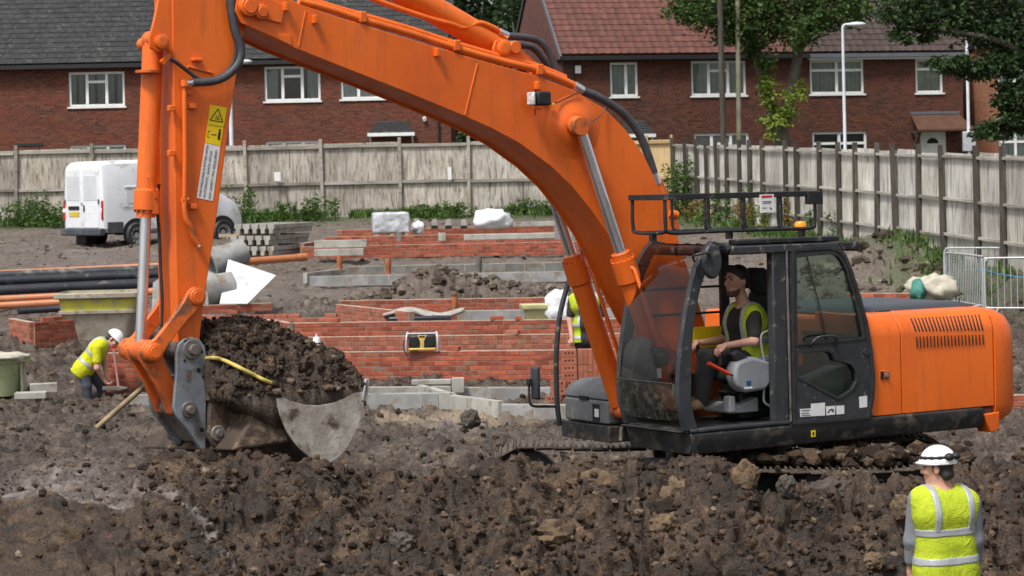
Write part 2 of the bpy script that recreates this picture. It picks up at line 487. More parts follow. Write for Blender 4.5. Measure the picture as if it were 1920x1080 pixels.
def ground_mat():
    t = NT('soil')
    tc = t.n('ShaderNodeTexCoord'); vec = tc.outputs['Object']
    def attr(n):
        a = t.n('ShaderNodeAttribute'); a.attribute_name = n; return a.outputs['Fac']
    n1 = t.noise(vec, 1.6, 6, 0.62); n2 = t.noise(vec, 9.0, 6, 0.65); n3 = t.noise(vec, 44.0, 5, 0.7)
    f = t.math('ADD', t.math('MULTIPLY', n1, 0.3), t.math('ADD', t.math('MULTIPLY', n2, 0.34), t.math('MULTIPLY', n3, 0.36)))
    a = t.ramp(f, [(0.4, (0.0085, 0.0052, 0.0032)), (0.49, (0.034, 0.0205, 0.012)), (0.57, (0.08, 0.049, 0.0285)), (0.66, (0.19, 0.125, 0.076))])
    b = t.ramp(f, [(0.4, (0.015, 0.0098, 0.0068)), (0.49, (0.054, 0.0385, 0.0275)), (0.57, (0.118, 0.09, 0.069)), (0.66, (0.25, 0.205, 0.17))])
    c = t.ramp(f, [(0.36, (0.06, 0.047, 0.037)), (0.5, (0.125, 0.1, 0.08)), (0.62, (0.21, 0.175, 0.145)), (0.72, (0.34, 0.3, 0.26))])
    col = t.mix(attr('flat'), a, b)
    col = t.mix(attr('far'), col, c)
    tv = t.math('ADD', t.math('MULTIPLY', attr('tone'), 0.42), 1.0)
    sc_n = t.n('ShaderNodeVectorMath', operation='SCALE'); t.l(col, sc_n.inputs[0]); t.l(tv, sc_n.inputs['Scale']); col = sc_n.outputs[0]
    col = t.mix(t.math('MULTIPLY', attr('sand'), 0.6), col, (0.36, 0.28, 0.19))
    ch = t.math('MULTIPLY', attr('chalk'), t.ramp(t.noise(vec, 7, 6, 0.7), [(0.38, (0, 0, 0)), (0.6, (1, 1, 1))]))
    col = t.mix(t.math('MULTIPLY', ch, 0.6), col, (0.34, 0.3, 0.28))
    gr = t.math('MULTIPLY', attr('grass'), t.ramp(t.noise(vec, 3, 5, 0.7), [(0.4, (0, 0, 0)), (0.55, (1, 1, 1))]))
    col = t.mix(gr, col, (0.045, 0.075, 0.02))
    t.l(col, t.b.inputs['Base Color'])
    t.l(t.ramp(n2, [(0.4, (0.26, 0.26, 0.26)), (0.6, (0.85, 0.85, 0.85))]), t.b.inputs['Roughness'])
    t.b.inputs['Specular IOR Level'].default_value = 0.45
    t.bump(t.math('ADD', t.math('MULTIPLY', n3, 0.5), n2), 0.9, 0.035)
    return t.m
M['soil'] = ground_mat()

def ground_attrs(me, X, Y, Z):
    n = len(X)
    fl = np.clip((Y - 20.4) / 1.2, 0, 1)
    fl *= 1 - 0.75 * np.exp(-(((X - (-1.3)) / 2.8) ** 2 + ((Y - 49) / 2.0) ** 2) * 1.2)
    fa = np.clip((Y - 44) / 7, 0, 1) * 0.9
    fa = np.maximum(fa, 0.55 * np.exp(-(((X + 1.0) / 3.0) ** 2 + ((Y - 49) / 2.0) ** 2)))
    L = [((px - 960) / FPX * 19.55, 19.55 + o) for px, o in ((-250, .05), (-60, .1), (60, .12), (130, .06), (200, .0), (262, -.05))]
    S = [((px - 960) / FPX * yy, yy) for px, yy in ((258, 19.55), (300, 19.25), (345, 18.95), (390, 18.65), (440, 18.3), (480, 17.9))]
    d = np.minimum(seg_dist(X, Y, L) / 0.11, seg_dist(X, Y, S) / 0.05)
    ch = np.clip(1.3 - d, 0, 1)
    for px, yy, rx, ry in ((90, 27.5, 0.5, 1.2), (150, 26.5, .35, .7), (300, 27, .35, .6), (560, 24, .25, .5), (950, 24.5, .35, .5), (860, 31, .4, .6)):
        q = ((X - (px - 960) / FPX * yy) / rx) ** 2 + ((Y - yy) / ry) ** 2
        ch = np.maximum(ch, 0.85 * np.exp(-q))
    sd = np.clip(1 - np.abs(Y - 31.9) / 0.9, 0, 1) * np.clip((X + 2.0) / .5, 0, 1) * np.clip((1.7 - X) / .5, 0, 1)
    sd = np.clip(sd * 1.6 + 0.7 * fbm(X * 3, Y * 3, 4.0, 3) * (sd > 0), 0, 1)
    d2 = np.abs((X - FENCE_A.x) * (-_fd.y) + (Y - FENCE_A.y) * _fd.x)
    g = np.clip((Y - 71.5) / 1.2, 0, 1)
    g = np.maximum(g, np.clip((1.6 - d2) / 0.8, 0, 1) * np.clip((Y - 44) / 3, 0, 1))
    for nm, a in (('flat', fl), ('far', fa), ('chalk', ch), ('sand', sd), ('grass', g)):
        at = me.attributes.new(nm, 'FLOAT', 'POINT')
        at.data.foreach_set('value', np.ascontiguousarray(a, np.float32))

def build_ground():
    rows = [-2500, -600, -150, -40, -5, 6, 11, 14, 16]
    y = 17.0
    while y < 20.9: rows.append(y); y += 0.019
    while y < 26: rows.append(y); y += 0.038
    while y < 80: rows.append(y); y += 0.0036 * y - 0.05
    rows += [83, 88, 95, 110, 140, 200, 400, 1000, 2800]
    rows = np.array(rows, np.float32)
    tt = np.linspace(-1, 1, 560)
    ext = np.array([1.06, 1.15, 1.35, 1.8, 3, 8, 30, 150])
    tt = np.concatenate([-ext[::-1], tt, ext]).astype(np.float32)
    wid = np.clip(np.abs(rows), 16, 90) * 0.262 + 0.6
    X = tt[None, :] * wid[:, None]; Y = np.repeat(rows[:, None], len(tt), 1)
    Xf, Yf = X.ravel(), Y.ravel()
    Z0 = height(Xf, Yf, False)
    Z = height(Xf, Yf)
    flat = (np.abs(Yf) > 140) | (np.abs(Xf) > 60)
    Z = np.where(flat, np.interp(Yf, PROF_Y, PROF_Z), Z)
    nr, nc = X.shape
    # clods welded into the surface: rough lumps pushed up through the mud
    Zg = Z.reshape(nr, nc); rs = np.random.RandomState(11)
    N1, N2 = 4600, 5200
    cy = np.concatenate([rs.uniform(17.8, 20.7, N1), 21 + 31 * rs.uniform(0, 1, N2) ** 1.3])
    cx = np.concatenate([rs.uniform(-5.4, 5.8, N1), rs.uniform(-.25, .25, N2) * cy[N1:]])
    cr_ = np.concatenate([0.025 + 0.19 * rs.uniform(0, 1, N1) ** 3.6, (0.03 + 0.11 * rs.uniform(0, 1, N2) ** 3.2)])
    ch_ = cr_ * rs.uniform(0.45, 0.95, N1 + N2) * np.where((cx < -3.0) & (cy < 20.8), 0.35, 1.0)
    nz = fbm(Xf * 9, Yf * 9, 7.0, 3, 0.65).reshape(nr, nc); nz2 = (0.4 - np.abs(fbm(Xf * 21, Yf * 21, 3.0, 2))).reshape(nr, nc)
    tone = np.zeros((nr, nc), np.float32); Bz = np.zeros((nr, nc), np.float32)
    for k in range(N1 + N2):
        r0, r1 = np.searchsorted(rows, (cy[k] - cr_[k] * 1.3, cy[k] + cr_[k] * 1.3))
        if r1 - r0 < 2: continue
        wd_ = wid[(r0 + r1) // 2]; c0, c1 = np.searchsorted(tt, ((cx[k] - cr_[k] * 1.4) / wd_, (cx[k] + cr_[k] * 1.4) / wd_))
        if c1 - c0 < 2: continue
        sl = (slice(r0, r1), slice(c0, c1))
        d = np.hypot(X[sl] - cx[k], (Y[sl] - cy[k]) * 1.05) / cr_[k] * (1 + .75 * nz[sl])
        b_ = np.sqrt(np.clip(1 - d * d, 0, 1)) * ch_[k] * (1 + .5 * nz2[sl])
        Bz[sl] = np.maximum(Bz[sl], b_)
        tone[sl] = np.where(d < .9, rs.uniform(-1, 1), tone[sl])
    dl = (Zg + Bz * 0.9).ravel() - Z0
    e = 0.06
    gx = (height(Xf + e, Yf, False) - height(Xf - e, Yf, False)) / (2 * e); gy = (height(Xf, Yf + e, False) - height(Xf, Yf - e, False)) / (2 * e)
    nl = np.sqrt(gx * gx + gy * gy + 1); fade = np.where(flat, 0.0, 1.0)
    Px, Py, Z = Xf - gx / nl * dl * fade, Yf - gy / nl * dl * fade, np.where(flat, np.interp(Yf, PROF_Y, PROF_Z), Z0 + dl / nl)
    i = np.arange(nr * nc).reshape(nr, nc)
    F = np.stack([i[:-1, :-1].ravel(), i[:-1, 1:].ravel(), i[1:, 1:].ravel(), i[1:, :-1].ravel()], 1)
    me = np_mesh('ground', np.stack([Px, Py, Z], 1), F, M['soil'])
    global GP; GP = np.stack([Px, Py, Z], 1)
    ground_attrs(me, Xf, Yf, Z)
    at = me.attributes.new('tone', 'FLOAT', 'POINT'); at.data.foreach_set('value', np.ascontiguousarray(tone.ravel(), np.float32))
    o = link('ground', me)
    tag(o, 'churned brown mud of the building site with a spoil heap across the front', 'ground', kind='structure')
    return o
build_ground()

# loose clods and stones -----------------------------------------------------
def ico(sub):
    bm = bmesh.new(); bmesh.ops.create_icosphere(bm, subdivisions=sub, radius=1.0)
    v = np.array([q.co[:] for q in bm.verts], np.float32); f = np.array([[q.index for q in fc.verts] for fc in bm.faces], np.int32)
    bm.free(); return v, f
ICO1, ICO2, ICO3 = ico(1), ico(2), ico(3)
def lump(base, seed, amp=0.35, freq=1.3, squash=(1, 1, 0.75), rough=0.12, crumb=0.0):
    v = base[0].copy()
    r = 1 + amp * fbm(v[:, 0] * freq + seed * 3.1, v[:, 1] * freq + seed, v[:, 2] * freq - seed, 2) * 1.6 + rough * pnoise(v[:, 0] * 4 + seed, v[:, 1] * 4, v[:, 2] * 4)
    if crumb: r = r + crumb * (0.3 - np.abs(fbm(v[:, 0] * 2.3 - seed, v[:, 1] * 2.3, v[:, 2] * 2.3 + seed * 2, 3, 0.65))) * 1.5
    return v * r[:, None] * np.array(squash, np.float32)
def scatter(name, pts, sizes, base, material, label, kinds=14, sink=0.25, squash=(1, 1, 0.75)):
    shapes = [lump(base, k + 1, 0.4, 1.4, (squash[0] * RNG.uniform(.8, 1.25), squash[1] * RNG.uniform(.75, 1.1), squash[2] * RNG.uniform(.75, 1.15)), 0.2, 0.5) for k in range(kinds)]
    V = []; F = []
    nb = len(base[0])
    ang = NPR.uniform(0, 6.283, len(pts)); tilt = NPR.uniform(-0.5, 0.5, len(pts))
    for i, (p, s) in enumerate(zip(pts, sizes)):
        v = shapes[i % kinds]
        c, sn = math.cos(ang[i]), math.sin(ang[i]); ct, st = math.cos(tilt[i]), math.sin(tilt[i])
        x = v[:, 0] * c - v[:, 1] * sn; y = v[:, 0] * sn + v[:, 1] * c
        y2 = y * ct - v[:, 2] * st; z = y * st + v[:, 2] * ct
        V.append(np.stack([x * s + p[0], y2 * s + p[1], z * s + p[2] + s * (0.5 - sink)], 1)); F.append(base[1] + i * nb)
    me = np_mesh(name, np.concatenate(V), np.concatenate(F), material, False)
    return tag(link(name, me), label, None, kind='stuff')
def clod_mat(name, ramp):
    t = NT(name); tc = t.n('ShaderNodeTexCoord'); vec = tc.outputs['Object']
    g = t.n('ShaderNodeNewGeometry')
    col = t.ramp(g.outputs['Random Per Island'], ramp)
    n2 = t.noise(vec, 14, 6, 0.7)
    col = t.mix(t.ramp(n2, [(0.35, (0, 0, 0)), (0.65, (1, 1, 1))]), t.mix(0.55, col, (0.03, 0.02, 0.014)), col)
    t.l(col, t.b.inputs['Base Color']); t.b.inputs['Roughness'].default_value = 0.85; t.b.inputs['Specular IOR Level'].default_value = 0.25
    t.bump(t.math('ADD', n2, t.noise(vec, 60, 4)), 0.9, 0.02)
    return t.m
M['clod'] = clod_mat('soil_clods', [(0.0, (0.015, 0.0095, 0.006)), (0.4, (0.036, 0.023, 0.0145)), (0.75, (0.075, 0.048, 0.03)), (0.93, (0.15, 0.1, 0.062)), (1.0, (0.26, 0.2, 0.145))])
M['clod_far'] = clod_mat('pale_clods', [(0.0, (0.04, 0.03, 0.023)), (0.4, (0.095, 0.072, 0.053)), (0.8, (0.165, 0.13, 0.098)), (1.0, (0.3, 0.26, 0.21))])
M['rock'] = mat('sandy_rock', (0.17, 0.115, 0.066), (0.085, 0.055, 0.033), rough=0.9, scale=9, bump=0.9, bscale=26, bdist=0.03, dirt=(0.055, 0.038, 0.025), dirt_amt=0.4, dscale=7)
M['rock_grey'] = mat('grey_stone', (0.1, 0.083, 0.07), (0.05, 0.04, 0.033), rough=0.9, scale=9, bump=0.9, bscale=26, bdist=0.03, dirt=(0.06, 0.045, 0.032), dirt_amt=0.35, dscale=7)

def sc_pts(n, x0, x1, y0, y1, keep=None, fan=False):
    Y = NPR.uniform(y0, y1, n)
    X = NPR.uniform(x0, x1, n) * (Y if fan else 1.0)
    if keep is not None:
        k = keep(X, Y); X, Y = X[k], Y[k]
    return np.stack([X, Y, height(X, Y)], 1)
def on_ground(n, y0, y1, xmax):
    k = np.flatnonzero(((GP[:, 0] > -0.157 * GP[:, 1]) | (GP[:, 1] > 20.8) | (np.arange(len(GP)) % 9 == 0)) & (GP[:, 1] > y0) & (GP[:, 1] < y1) & (np.abs(GP[:, 0]) < xmax * np.where(GP[:, 1] > 20.8, GP[:, 1] / 20, 1)))
    return GP[NPR.choice(k, n)] + NPR.normal(size=(n, 3)) * np.array((.012, .012, .004))
p = on_ground(8500, 18.1, 20.4, 5.2)
scatter('soil_clods', p, 0.006 + 0.034 * NPR.uniform(size=len(p)) ** 3.4, ICO1, M['clod'], 'small clods of brown soil all over the spoil heap')
p = sc_pts(260, -5.4, 6.0, 17.9, 20.2, lambda X, Y: (X > -2.9) | (NPR.uniform(size=len(X)) < 0.3))
scatter('soil_lumps', p, 0.035 + 0.095 * NPR.uniform(size=len(p)) ** 3.4, ICO2, M['clod'], 'fist to head sized lumps of soil tumbled over the spoil heap', sink=0.4)
p = on_ground(9000, 21.0, 46, 5.0)
scatter('mud_clods', p, 0.012 + 0.05 * NPR.uniform(size=len(p)) ** 3.4, ICO1, M['clod'], 'loose clods on the mud around the foundations', sink=0.4)
p = sc_pts(1500, -0.25, 0.25, 50, 73, fan=True)
scatter('stones', p, 0.02 + 0.07 * NPR.uniform(size=len(p)) ** 3, ICO1, M['clod_far'], 'pale stones and rubble strewn over the far ground', sink=0.4)
p = sc_pts(900, -4.0, 2.2, 47.4, 50.4)
scatter('spoil_rubble', p, 0.02 + 0.10 * NPR.uniform(size=len(p)) ** 2.6, ICO2, M['clod_far'], 'broken clods on the spoil heap behind the middle foundation', sink=0.3)
p = sc_pts(200, 6.2, 9.2, 48.5, 53)
scatter('bank_rubble', p, 0.04 + 0.12 * NPR.uniform(size=len(p)) ** 2, ICO2, M['clod_far'], 'broken clods at the foot of the right-hand fence bank', sink=0.3)

def rock(px, py, wpx, hpx, Y, material, label, seed, group='large rocks on the spoil heap'):
    s = FPX / Y
    v = lump(ICO3, seed, amp=0.3, freq=1.2, squash=(wpx / s / 2, wpx / s / 2 * 0.9, hpx / s / 2), rough=0.16, crumb=.42)
    me = np_mesh('rock', v, ICO3[1], material, False)
    c = W(px, py, Y)
    return tag(link('rock', me, None, c), label, 'rock', group)
rock(1398, 895, 46, 56, 19.35, M['rock'], 'tan boulder on the heap below the rear of the cab', 3)
rock(1475, 912, 36, 40, 19.3, M['rock_grey'], 'brown stone beside the tan boulder, in front of the dark track gap', 5)
rock(1245, 985, 46, 40, 18.75, M['rock'], 'round sandy boulder in the middle of the heap face', 8)
rock(1283, 1010, 42, 40, 18.65, M['rock'], 'sandy stone just right of the round boulder on the heap face', 11)
rock(752, 1018, 42, 40, 18.6, M['rock_grey'], 'pale pinkish stone low on the heap below the bucket', 14)
rock(1040, 1000, 62, 52, 18.7, M['rock'], 'wide brown clod low in the middle of the heap', 17)
rock(1372, 1050, 26, 36, 18.45, M['rock'], 'upright stone near the bottom edge left of the foreground worker', 20)
rock(1640, 1052, 34, 30, 18.45, M['rock'], 'angular tan stone at the bottom edge near the foreground worker', 23)
rock(1690, 955, 40, 50, 19.0, M['rock'], 'tan clod just left of the foreground worker at shoulder height', 26)
rock(1560, 920, 70, 46, 19.5, M['rock_grey'], 'dark broad clod in front of the rear of the track', 29)
rock(1130, 915, 90, 66, 19.4, M['rock'], 'large brown mound of clay in front of the track idler', 32)
rock(1262, 925, 70, 56, 19.3, M['rock'], 'tan lump of clay in front of the cab corner', 35)
rock(1880, 905, 110, 46, 20.3, M['rock'], 'long low tan slab of clay at the right edge behind the worker', 38)
rock(882, 786, 34, 36, 27.5, M['rock_grey'], 'dark upright clod standing in front of the grey block trench wall', 41, 'large clods on the flat mud')
rock(930, 850, 28, 22, 25.0, M['rock_grey'], 'dark clod on the flat mud left of the toolbox', 44, 'large clods on the flat mud')
rock(1860, 868, 18, 10, 26.0, M['rock_grey'], 'small flat dark stone on the mud right of the foreground worker', 47, 'large clods on the flat mud')

# ------------------------------------------------------------------ fences
def plank_mat(name, c1, c2, c3, stretch=(1, 1, 0.09), scale=9.0):
    t = NT(name)
    vec = t.coords()
    mp_ = t.n('ShaderNodeMapping'); mp_.inputs['Scale'].default_value = stretch; t.l(vec, mp_.inputs['Vector'])
    n = t.noise(mp_.outputs[0], scale, 7, 0.7, 1.6)
    n0 = t.noise(vec, 0.9, 4)
    col = t.ramp(n, [(0.36, c2), (0.5, c1), (0.66, c3)])
    col = t.mix(t.ramp(n0, [(0.4, (0, 0, 0)), (0.7, (0.55, 0.55, 0.55))]), col, c2)
    oi = t.n('ShaderNodeObjectInfo')
    col = t.mix(1.0, col, t.ramp(oi.outputs['Random'], [(0, (0.66, 0.64, 0.6)), (0.5, (0.92, 0.92, 0.92)), (1, (1.1, 1.08, 1.04))]), 'MULTIPLY')
    t.l(col, t.b.inputs['Base Color']); t.b.inputs['Roughness'].default_value = 0.85; t.b.inputs['Specular IOR Level'].default_value = 0.2
    t.bump(n, 0.5, 0.01)
    return t.m
M['ply'] = plank_mat('weathered_plywood', (0.5, 0.46, 0.405), (0.16, 0.138, 0.115), (0.66, 0.62, 0.56), (1, 1, 0.13), 8.0)
M['ply_pale'] = plank_mat('bleached_plywood', (0.62, 0.6, 0.55), (0.22, 0.2, 0.175), (0.75, 0.735, 0.7), (1, 1, 0.1), 8.0)
M['ply_new'] = plank_mat('new_plywood', (0.62, 0.46, 0.25), (0.5, 0.36, 0.19), (0.68, 0.52, 0.3))
M['post'] = plank_mat('weathered_post', (0.21, 0.185, 0.16), (0.11, 0.092, 0.078), (0.27, 0.245, 0.215))
M['rail'] = plank_mat('weathered_rail', (0.36, 0.335, 0.3), (0.2, 0.18, 0.155), (0.46, 0.435, 0.4), (0.09, 1, 1))
M['rail_pale'] = plank_mat('bleached_rail', (0.4, 0.385, 0.35), (0.2, 0.185, 0.165), (0.5, 0.485, 0.455), (0.09, 1, 1))
M['post_dark'] = plank_mat('dark_post', (0.085, 0.074, 0.066), (0.04, 0.034, 0.029), (0.13, 0.116, 0.104))

def fence(label, posts, base, top, sheet_m, post_m, rail_m, post_w, rails, name='plywood_fence', side=-1, rail_h=.1):
    """posts: list of (x, y) along the line; sheets stand behind the posts, rails between"""
    root = tag(empty(name, (posts[0][0], posts[0][1], base(posts[0][1])), 0, label, 'fence'), kind='thing')
    o0 = Vector(root.location)
    for i, (x, y) in enumerate(posts):
        b, tp = base(y), top(i, x, y)
        MB().box((0, 0, (tp - b) / 2), (post_w, post_w, tp - b + 0.3)).build('post', post_m, root, bevel=0.008, loc=Vector((x, y, b)) - o0, rot=(RNG.uniform(-.012, .012), RNG.uniform(-.018, .018), RNG.uniform(-.05, .05)))
        if i == 0: continue
        xp, yp = posts[i - 1]
        d = Vector((x - xp, y - yp, 0)); L = d.length; a = math.atan2(d.y, d.x)
        nrm = Vector((-math.sin(a), math.cos(a), 0)) * side
        mid = Vector(((x + xp) / 2, (y + yp) / 2, 0))
        b2, t2 = base(mid.y), (top(i, x, y) + top(i - 1, xp, yp)) / 2
        slope = math.atan2(top(i, x, y) - top(i - 1, xp, yp), L)
        zoff = RNG.uniform(-0.05, 0.035)
        s = MB().box((0, 0, 0), (L - 0.012, 0.018, t2 - b2 - 0.02)).build('plywood_sheet', sheet_m, root, loc=mid - nrm * (post_w / 2 + 0.03) + Vector((0, 0, (b2 + t2) / 2 + zoff)) - o0)
        s.rotation_euler = (RNG.uniform(-.012, .012), -slope + RNG.uniform(-.012, .012), a + RNG.uniform(-.006, .006))
        for rz in rails:
            r = MB().box((0, 0, 0), (L - post_w, 0.05, rail_h)).build('rail', rail_m, root, bevel=0.006, loc=mid - nrm * (post_w / 2 - 0.035) + Vector((0, 0, t2 - rz + RNG.uniform(-.02, .02))) - o0)
            r.rotation_euler = (0, -slope, a)
    return root
bp = [WX(px, 75.0, 2.6) for px in (-553, -407, -261, -115, 31, 177, 320, 463, 606, 752, 880, 1036, 1168)]
fence('long weathered plywood site fence behind the white van and the far foundations', [(q.x, q.y) for q in bp], lambda y: 2.55, lambda i, x, y: 4.95, M['ply'], M['rail'], M['rail'], 0.10, (0.09, 1.25, 2.3), side=-1)
yp_ = [WX(px, 75.2, 2.6) for px in (1172, 1215, 1262)]
fence('short new yellow plywood hoarding between the two grey fences', [(q.x, q.y) for q in yp_], lambda y: 2.5, lambda i, x, y: 4.86, M['ply_new'], M['ply_new'], M['ply_new'], 0.08, (0.08, 1.2), 'plywood_hoarding', side=-1)
fpx = [1262, 1287, 1307, 1325, 1345, 1362, 1385, 1405, 1429, 1472, 1493, 1535, 1572, 1602, 1642, 1678, 1720, 1766, 1830, 1878, 1945]
fp = []
for px in fpx:
    k = ray(px, 350).x
    t_ = (k * FENCE_A.y - FENCE_A.x) / (_fd.x - k * _fd.y)
    fp.append((FENCE_A.x + _fd.x * t_, FENCE_A.y + _fd.y * t_))
fence('pale bleached plywood fence with dark posts running towards the camera on the right', fp, lambda y: float(fence_base(y)) - 0.1, lambda i, x, y: float(np.interp(y, [40, 46, 74.5], [3.74, 3.93, 4.75])), M['ply_pale'], M['post_dark'], M['rail_pale'], 0.11, (0.1, 1.0, 1.75), side=-1, rail_h=.06)
for px, py, w_, h_, lab in ((520, 331, 12, 17, 'blank white paper notice on the back fence right of the digger arm'), (843, 325, 7, 24, 'narrow white paper strip on the back fence under the boom')):
    c = W(px, py, 74.86); s = 74.86 / FPX
    tag(MB().box((0, 0, 0), (w_ * s, 0.006, h_ * s)).build('paper_notice', M['white'], None, loc=c), lab, 'notice', 'paper notices on the back fence')

# ------------------------------------------------------------------ houses
def brick_mat(name, c1, c2, c3, mortar):
    t = NT(name)
    tc = t.n('ShaderNodeTexCoord')
    sp = t.n('ShaderNodeSeparateXYZ'); t.l(tc.outputs['Object'], sp.inputs[0])
    cb = t.n('ShaderNodeCombineXYZ'); t.l(t.math('ADD', sp.outputs[0], sp.outputs[1]), cb.inputs[0]); t.l(sp.outputs[2], cb.inputs[1])
    br = t.n('ShaderNodeTexBrick')
    t.l(cb.outputs[0], br.inputs['Vector'])
    for k, v in (('Scale', 1.0), ('Mortar Size', 0.012), ('Mortar Smooth', 0.3), ('Bias', 0.0), ('Brick Width', 0.225), ('Row Height', 0.075)):
        br.inputs[k].default_value = v
    br.inputs['Color1'].default_value = rgba(c1); br.inputs['Color2'].default_value = rgba(c2); br.inputs['Mortar'].default_value = rgba(mortar)
    n = t.noise(tc.outputs['Object'], 0.55, 5, 0.6)
    col = t.mix(t.ramp(n, [(0.35, (0, 0, 0)), (0.7, (0.8, 0.8, 0.8))]), br.outputs['Color'], t.mix(0.7, br.outputs['Color'], c3))
    n2 = t.noise(tc.outputs['Object'], 14, 3)
    col = t.mix(1.0, col, t.ramp(n2, [(0.3, (0.68, 0.68, 0.68)), (0.7, (1.22, 1.2, 1.18))]), 'MULTIPLY')
    t.l(col, t.b.inputs['Base Color']); t.b.inputs['Roughness'].default_value = 0.9; t.b.inputs['Specular IOR Level'].default_value = 0.2
    t.bump(t.math('SUBTRACT', 1.0, br.outputs['Fac']), 0.6, 0.008)
    return t.m
M['brick_left'] = brick_mat('house_brick_red', (0.2, 0.056, 0.032), (0.07, 0.025, 0.018), (0.16, 0.055, 0.036), (0.1, 0.068, 0.054))
M['brick_right'] = brick_mat('house_brick_brown', (0.155, 0.05, 0.031), (0.048, 0.02, 0.015), (0.11, 0.042, 0.03), (0.085, 0.06, 0.048))
M['brick_orange'] = brick_mat('house_brick_orange', (0.34, 0.13, 0.06), (0.26, 0.085, 0.045), (0.3, 0.12, 0.07), (0.26, 0.19, 0.14))
M['slate'] = mat('grey_roof_tile', (0.036, 0.036, 0.038), (0.021, 0.021, 0.022), rough=0.85, scale=6, bump=0.3, bscale=40, island=0.22, dirt=(0.12, 0.12, 0.1), dirt_amt=0.1)
M['tile_red'] = mat('red_roof_tile', (0.135, 0.05, 0.038), (0.09, 0.036, 0.029), rough=0.8, scale=3, bump=0.3, bscale=40, island=0.16, dirt=(0.07, 0.035, 0.028), dirt_amt=0.25)
M['tile_brown'] = mat('brown_roof_tile', (0.068, 0.043, 0.038), (0.046, 0.031, 0.028), rough=0.8, scale=3, bump=0.3, bscale=40, island=0.16, dirt=(0.034, 0.026, 0.023), dirt_amt=0.25)
M['upvc'] = mat('white_window_plastic', (0.78, 0.79, 0.78), (0.7, 0.71, 0.7), rough=0.4, scale=4)
M['curtain'] = mat('net_curtain', (0.72, 0.74, 0.72), (0.58, 0.6, 0.58), rough=0.95, scale=3)
M['curtain_green'] = mat('vertical_blind', (0.5, 0.52, 0.42), (0.38, 0.4, 0.33), rough=0.95, scale=3)
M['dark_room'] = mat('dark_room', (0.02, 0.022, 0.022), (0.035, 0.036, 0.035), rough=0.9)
M['fascia'] = mat('black_gutter', (0.02, 0.02, 0.022), rough=0.5)
M['rust_canopy'] = mat('brown_tiled_canopy', (0.1, 0.045, 0.024), (0.07, 0.033, 0.02), rough=0.8, bump=0.3)
M['lead'] = mat('grey_lead', (0.12, 0.13, 0.15), rough=0.6)

def holed_wall(mb, x0, x1, z0, z1, holes, y0, y1):
    """front wall from y0 to y1 with rectangular openings (hx0,hx1,hz0,hz1)"""
    xs = sorted({x0, x1} | {h[0] for h in holes} | {h[1] for h in holes}); zs = sorted({z0, z1} | {h[2] for h in holes} | {h[3] for h in holes})
    for a, b in zip(xs[:-1], xs[1:]):
        for c, d in zip(zs[:-1], zs[1:]):
            if any(h[0] < (a + b) / 2 < h[1] and h[2] < (c + d) / 2 < h[3] for h in holes): continue
            mb.add([(a, y0, c), (b, y0, c), (b, y0, d), (a, y0, d)], [(0, 1, 2, 3)])
    for h in holes:
        a, b, c, d = h
        mb.add([(a, y0, c), (b, y0, c), (b, y0, d), (a, y0, d), (a, y1, c), (b, y1, c), (b, y1, d), (a, y1, d)], [(0, 4, 5, 1), (1, 5, 6, 2), (2, 6, 7, 3), (3, 7, 4, 0)])

def window(root, x0, x1, z0, z1, layout, curtain, y=0.06):
    """layout: list of (x fraction from, to, top-light fraction or 0)"""
    fr = MB(); t = 0.08; fr_parts = []
    def bar(a, b, c, d, dy=0.0, dep=0.07): fr.box2((a, y + dy, c), (b, y + dy + dep, d))
    bar(x0, x1, z0, z0 + t); bar(x0, x1, z1 - t, z1); bar(x0, x0 + t, z0 + t, z1 - t); bar(x1 - t, x1, z0 + t, z1 - t)
    w = x1 - x0
    panes = []
    for k, (fa, fb, tl) in enumerate(layout):
        a, b = x0 + t + fa * (w - 2 * t), x0 + t + fb * (w - 2 * t)
        if k: bar(a - 0.05, a + 0.05, z0 + t, z1 - t, -0.004)
        a2, b2 = a + (0.052 if k else 0), b - (0.052 if k < len(layout) - 1 else 0)
        if tl:
            zt = z1 - t - tl * (z1 - z0)
            bar(a2, b2, zt - 0.045, zt + 0.045, -0.008)
            panes += [(a2, b2, z0 + t, zt - 0.045), (a2, b2, zt + 0.045, z1 - t)]
        else: panes.append((a2, b2, z0 + t, z1 - t))
    f = fr.build('window', M['upvc'], root)
    for (a, b, c, d) in panes:
        link('pane', MB().box2((a - .004, y + 0.03, c - .004), (b + .004, y + 0.036, d + .004)).mesh('pane', M['glass_clear']), f)
    MB().box2((x0 - 0.05, -0.05, z0 - 0.06), (x1 + 0.05, y + 0.02, z0 - 0.003)).build('sill', M['upvc'], f)
    if curtain:
        cm = MB(); n = int(w / 0.05)
        spans = {'draped': [(0.0, 0.24), (0.76, 1.0)], 'part': [(0, .12), (.17, .26), (.36, .45), (.5, .62), (.7, .8), (.86, 1)]}.get(curtain, [(0.0, 1.0)])
        for fa, fb in spans:
            ring = [(x0 + (fa + (fb - fa) * i / n) * w, y + 0.14 + 0.045 * math.sin(i * 1.9 + 0.6 * math.sin(i * .7))) for i in range(n + 1)]
            cm.add([(p[0], p[1], z0) for p in ring] + [(p[0], p[1], z1) for p in ring], [(i, i + 1, i + n + 2, i + n + 1) for i in range(n)])
        cm.build('curtain', M['curtain_green' if curtain == 'blind' else 'curtain'], f, smooth=80)
    MB().box2((x0 - .02, y + 0.3, z0 - .02), (x1 + .02, y + 0.32, z1 + .02)).build('room', M['dark_room'], f)

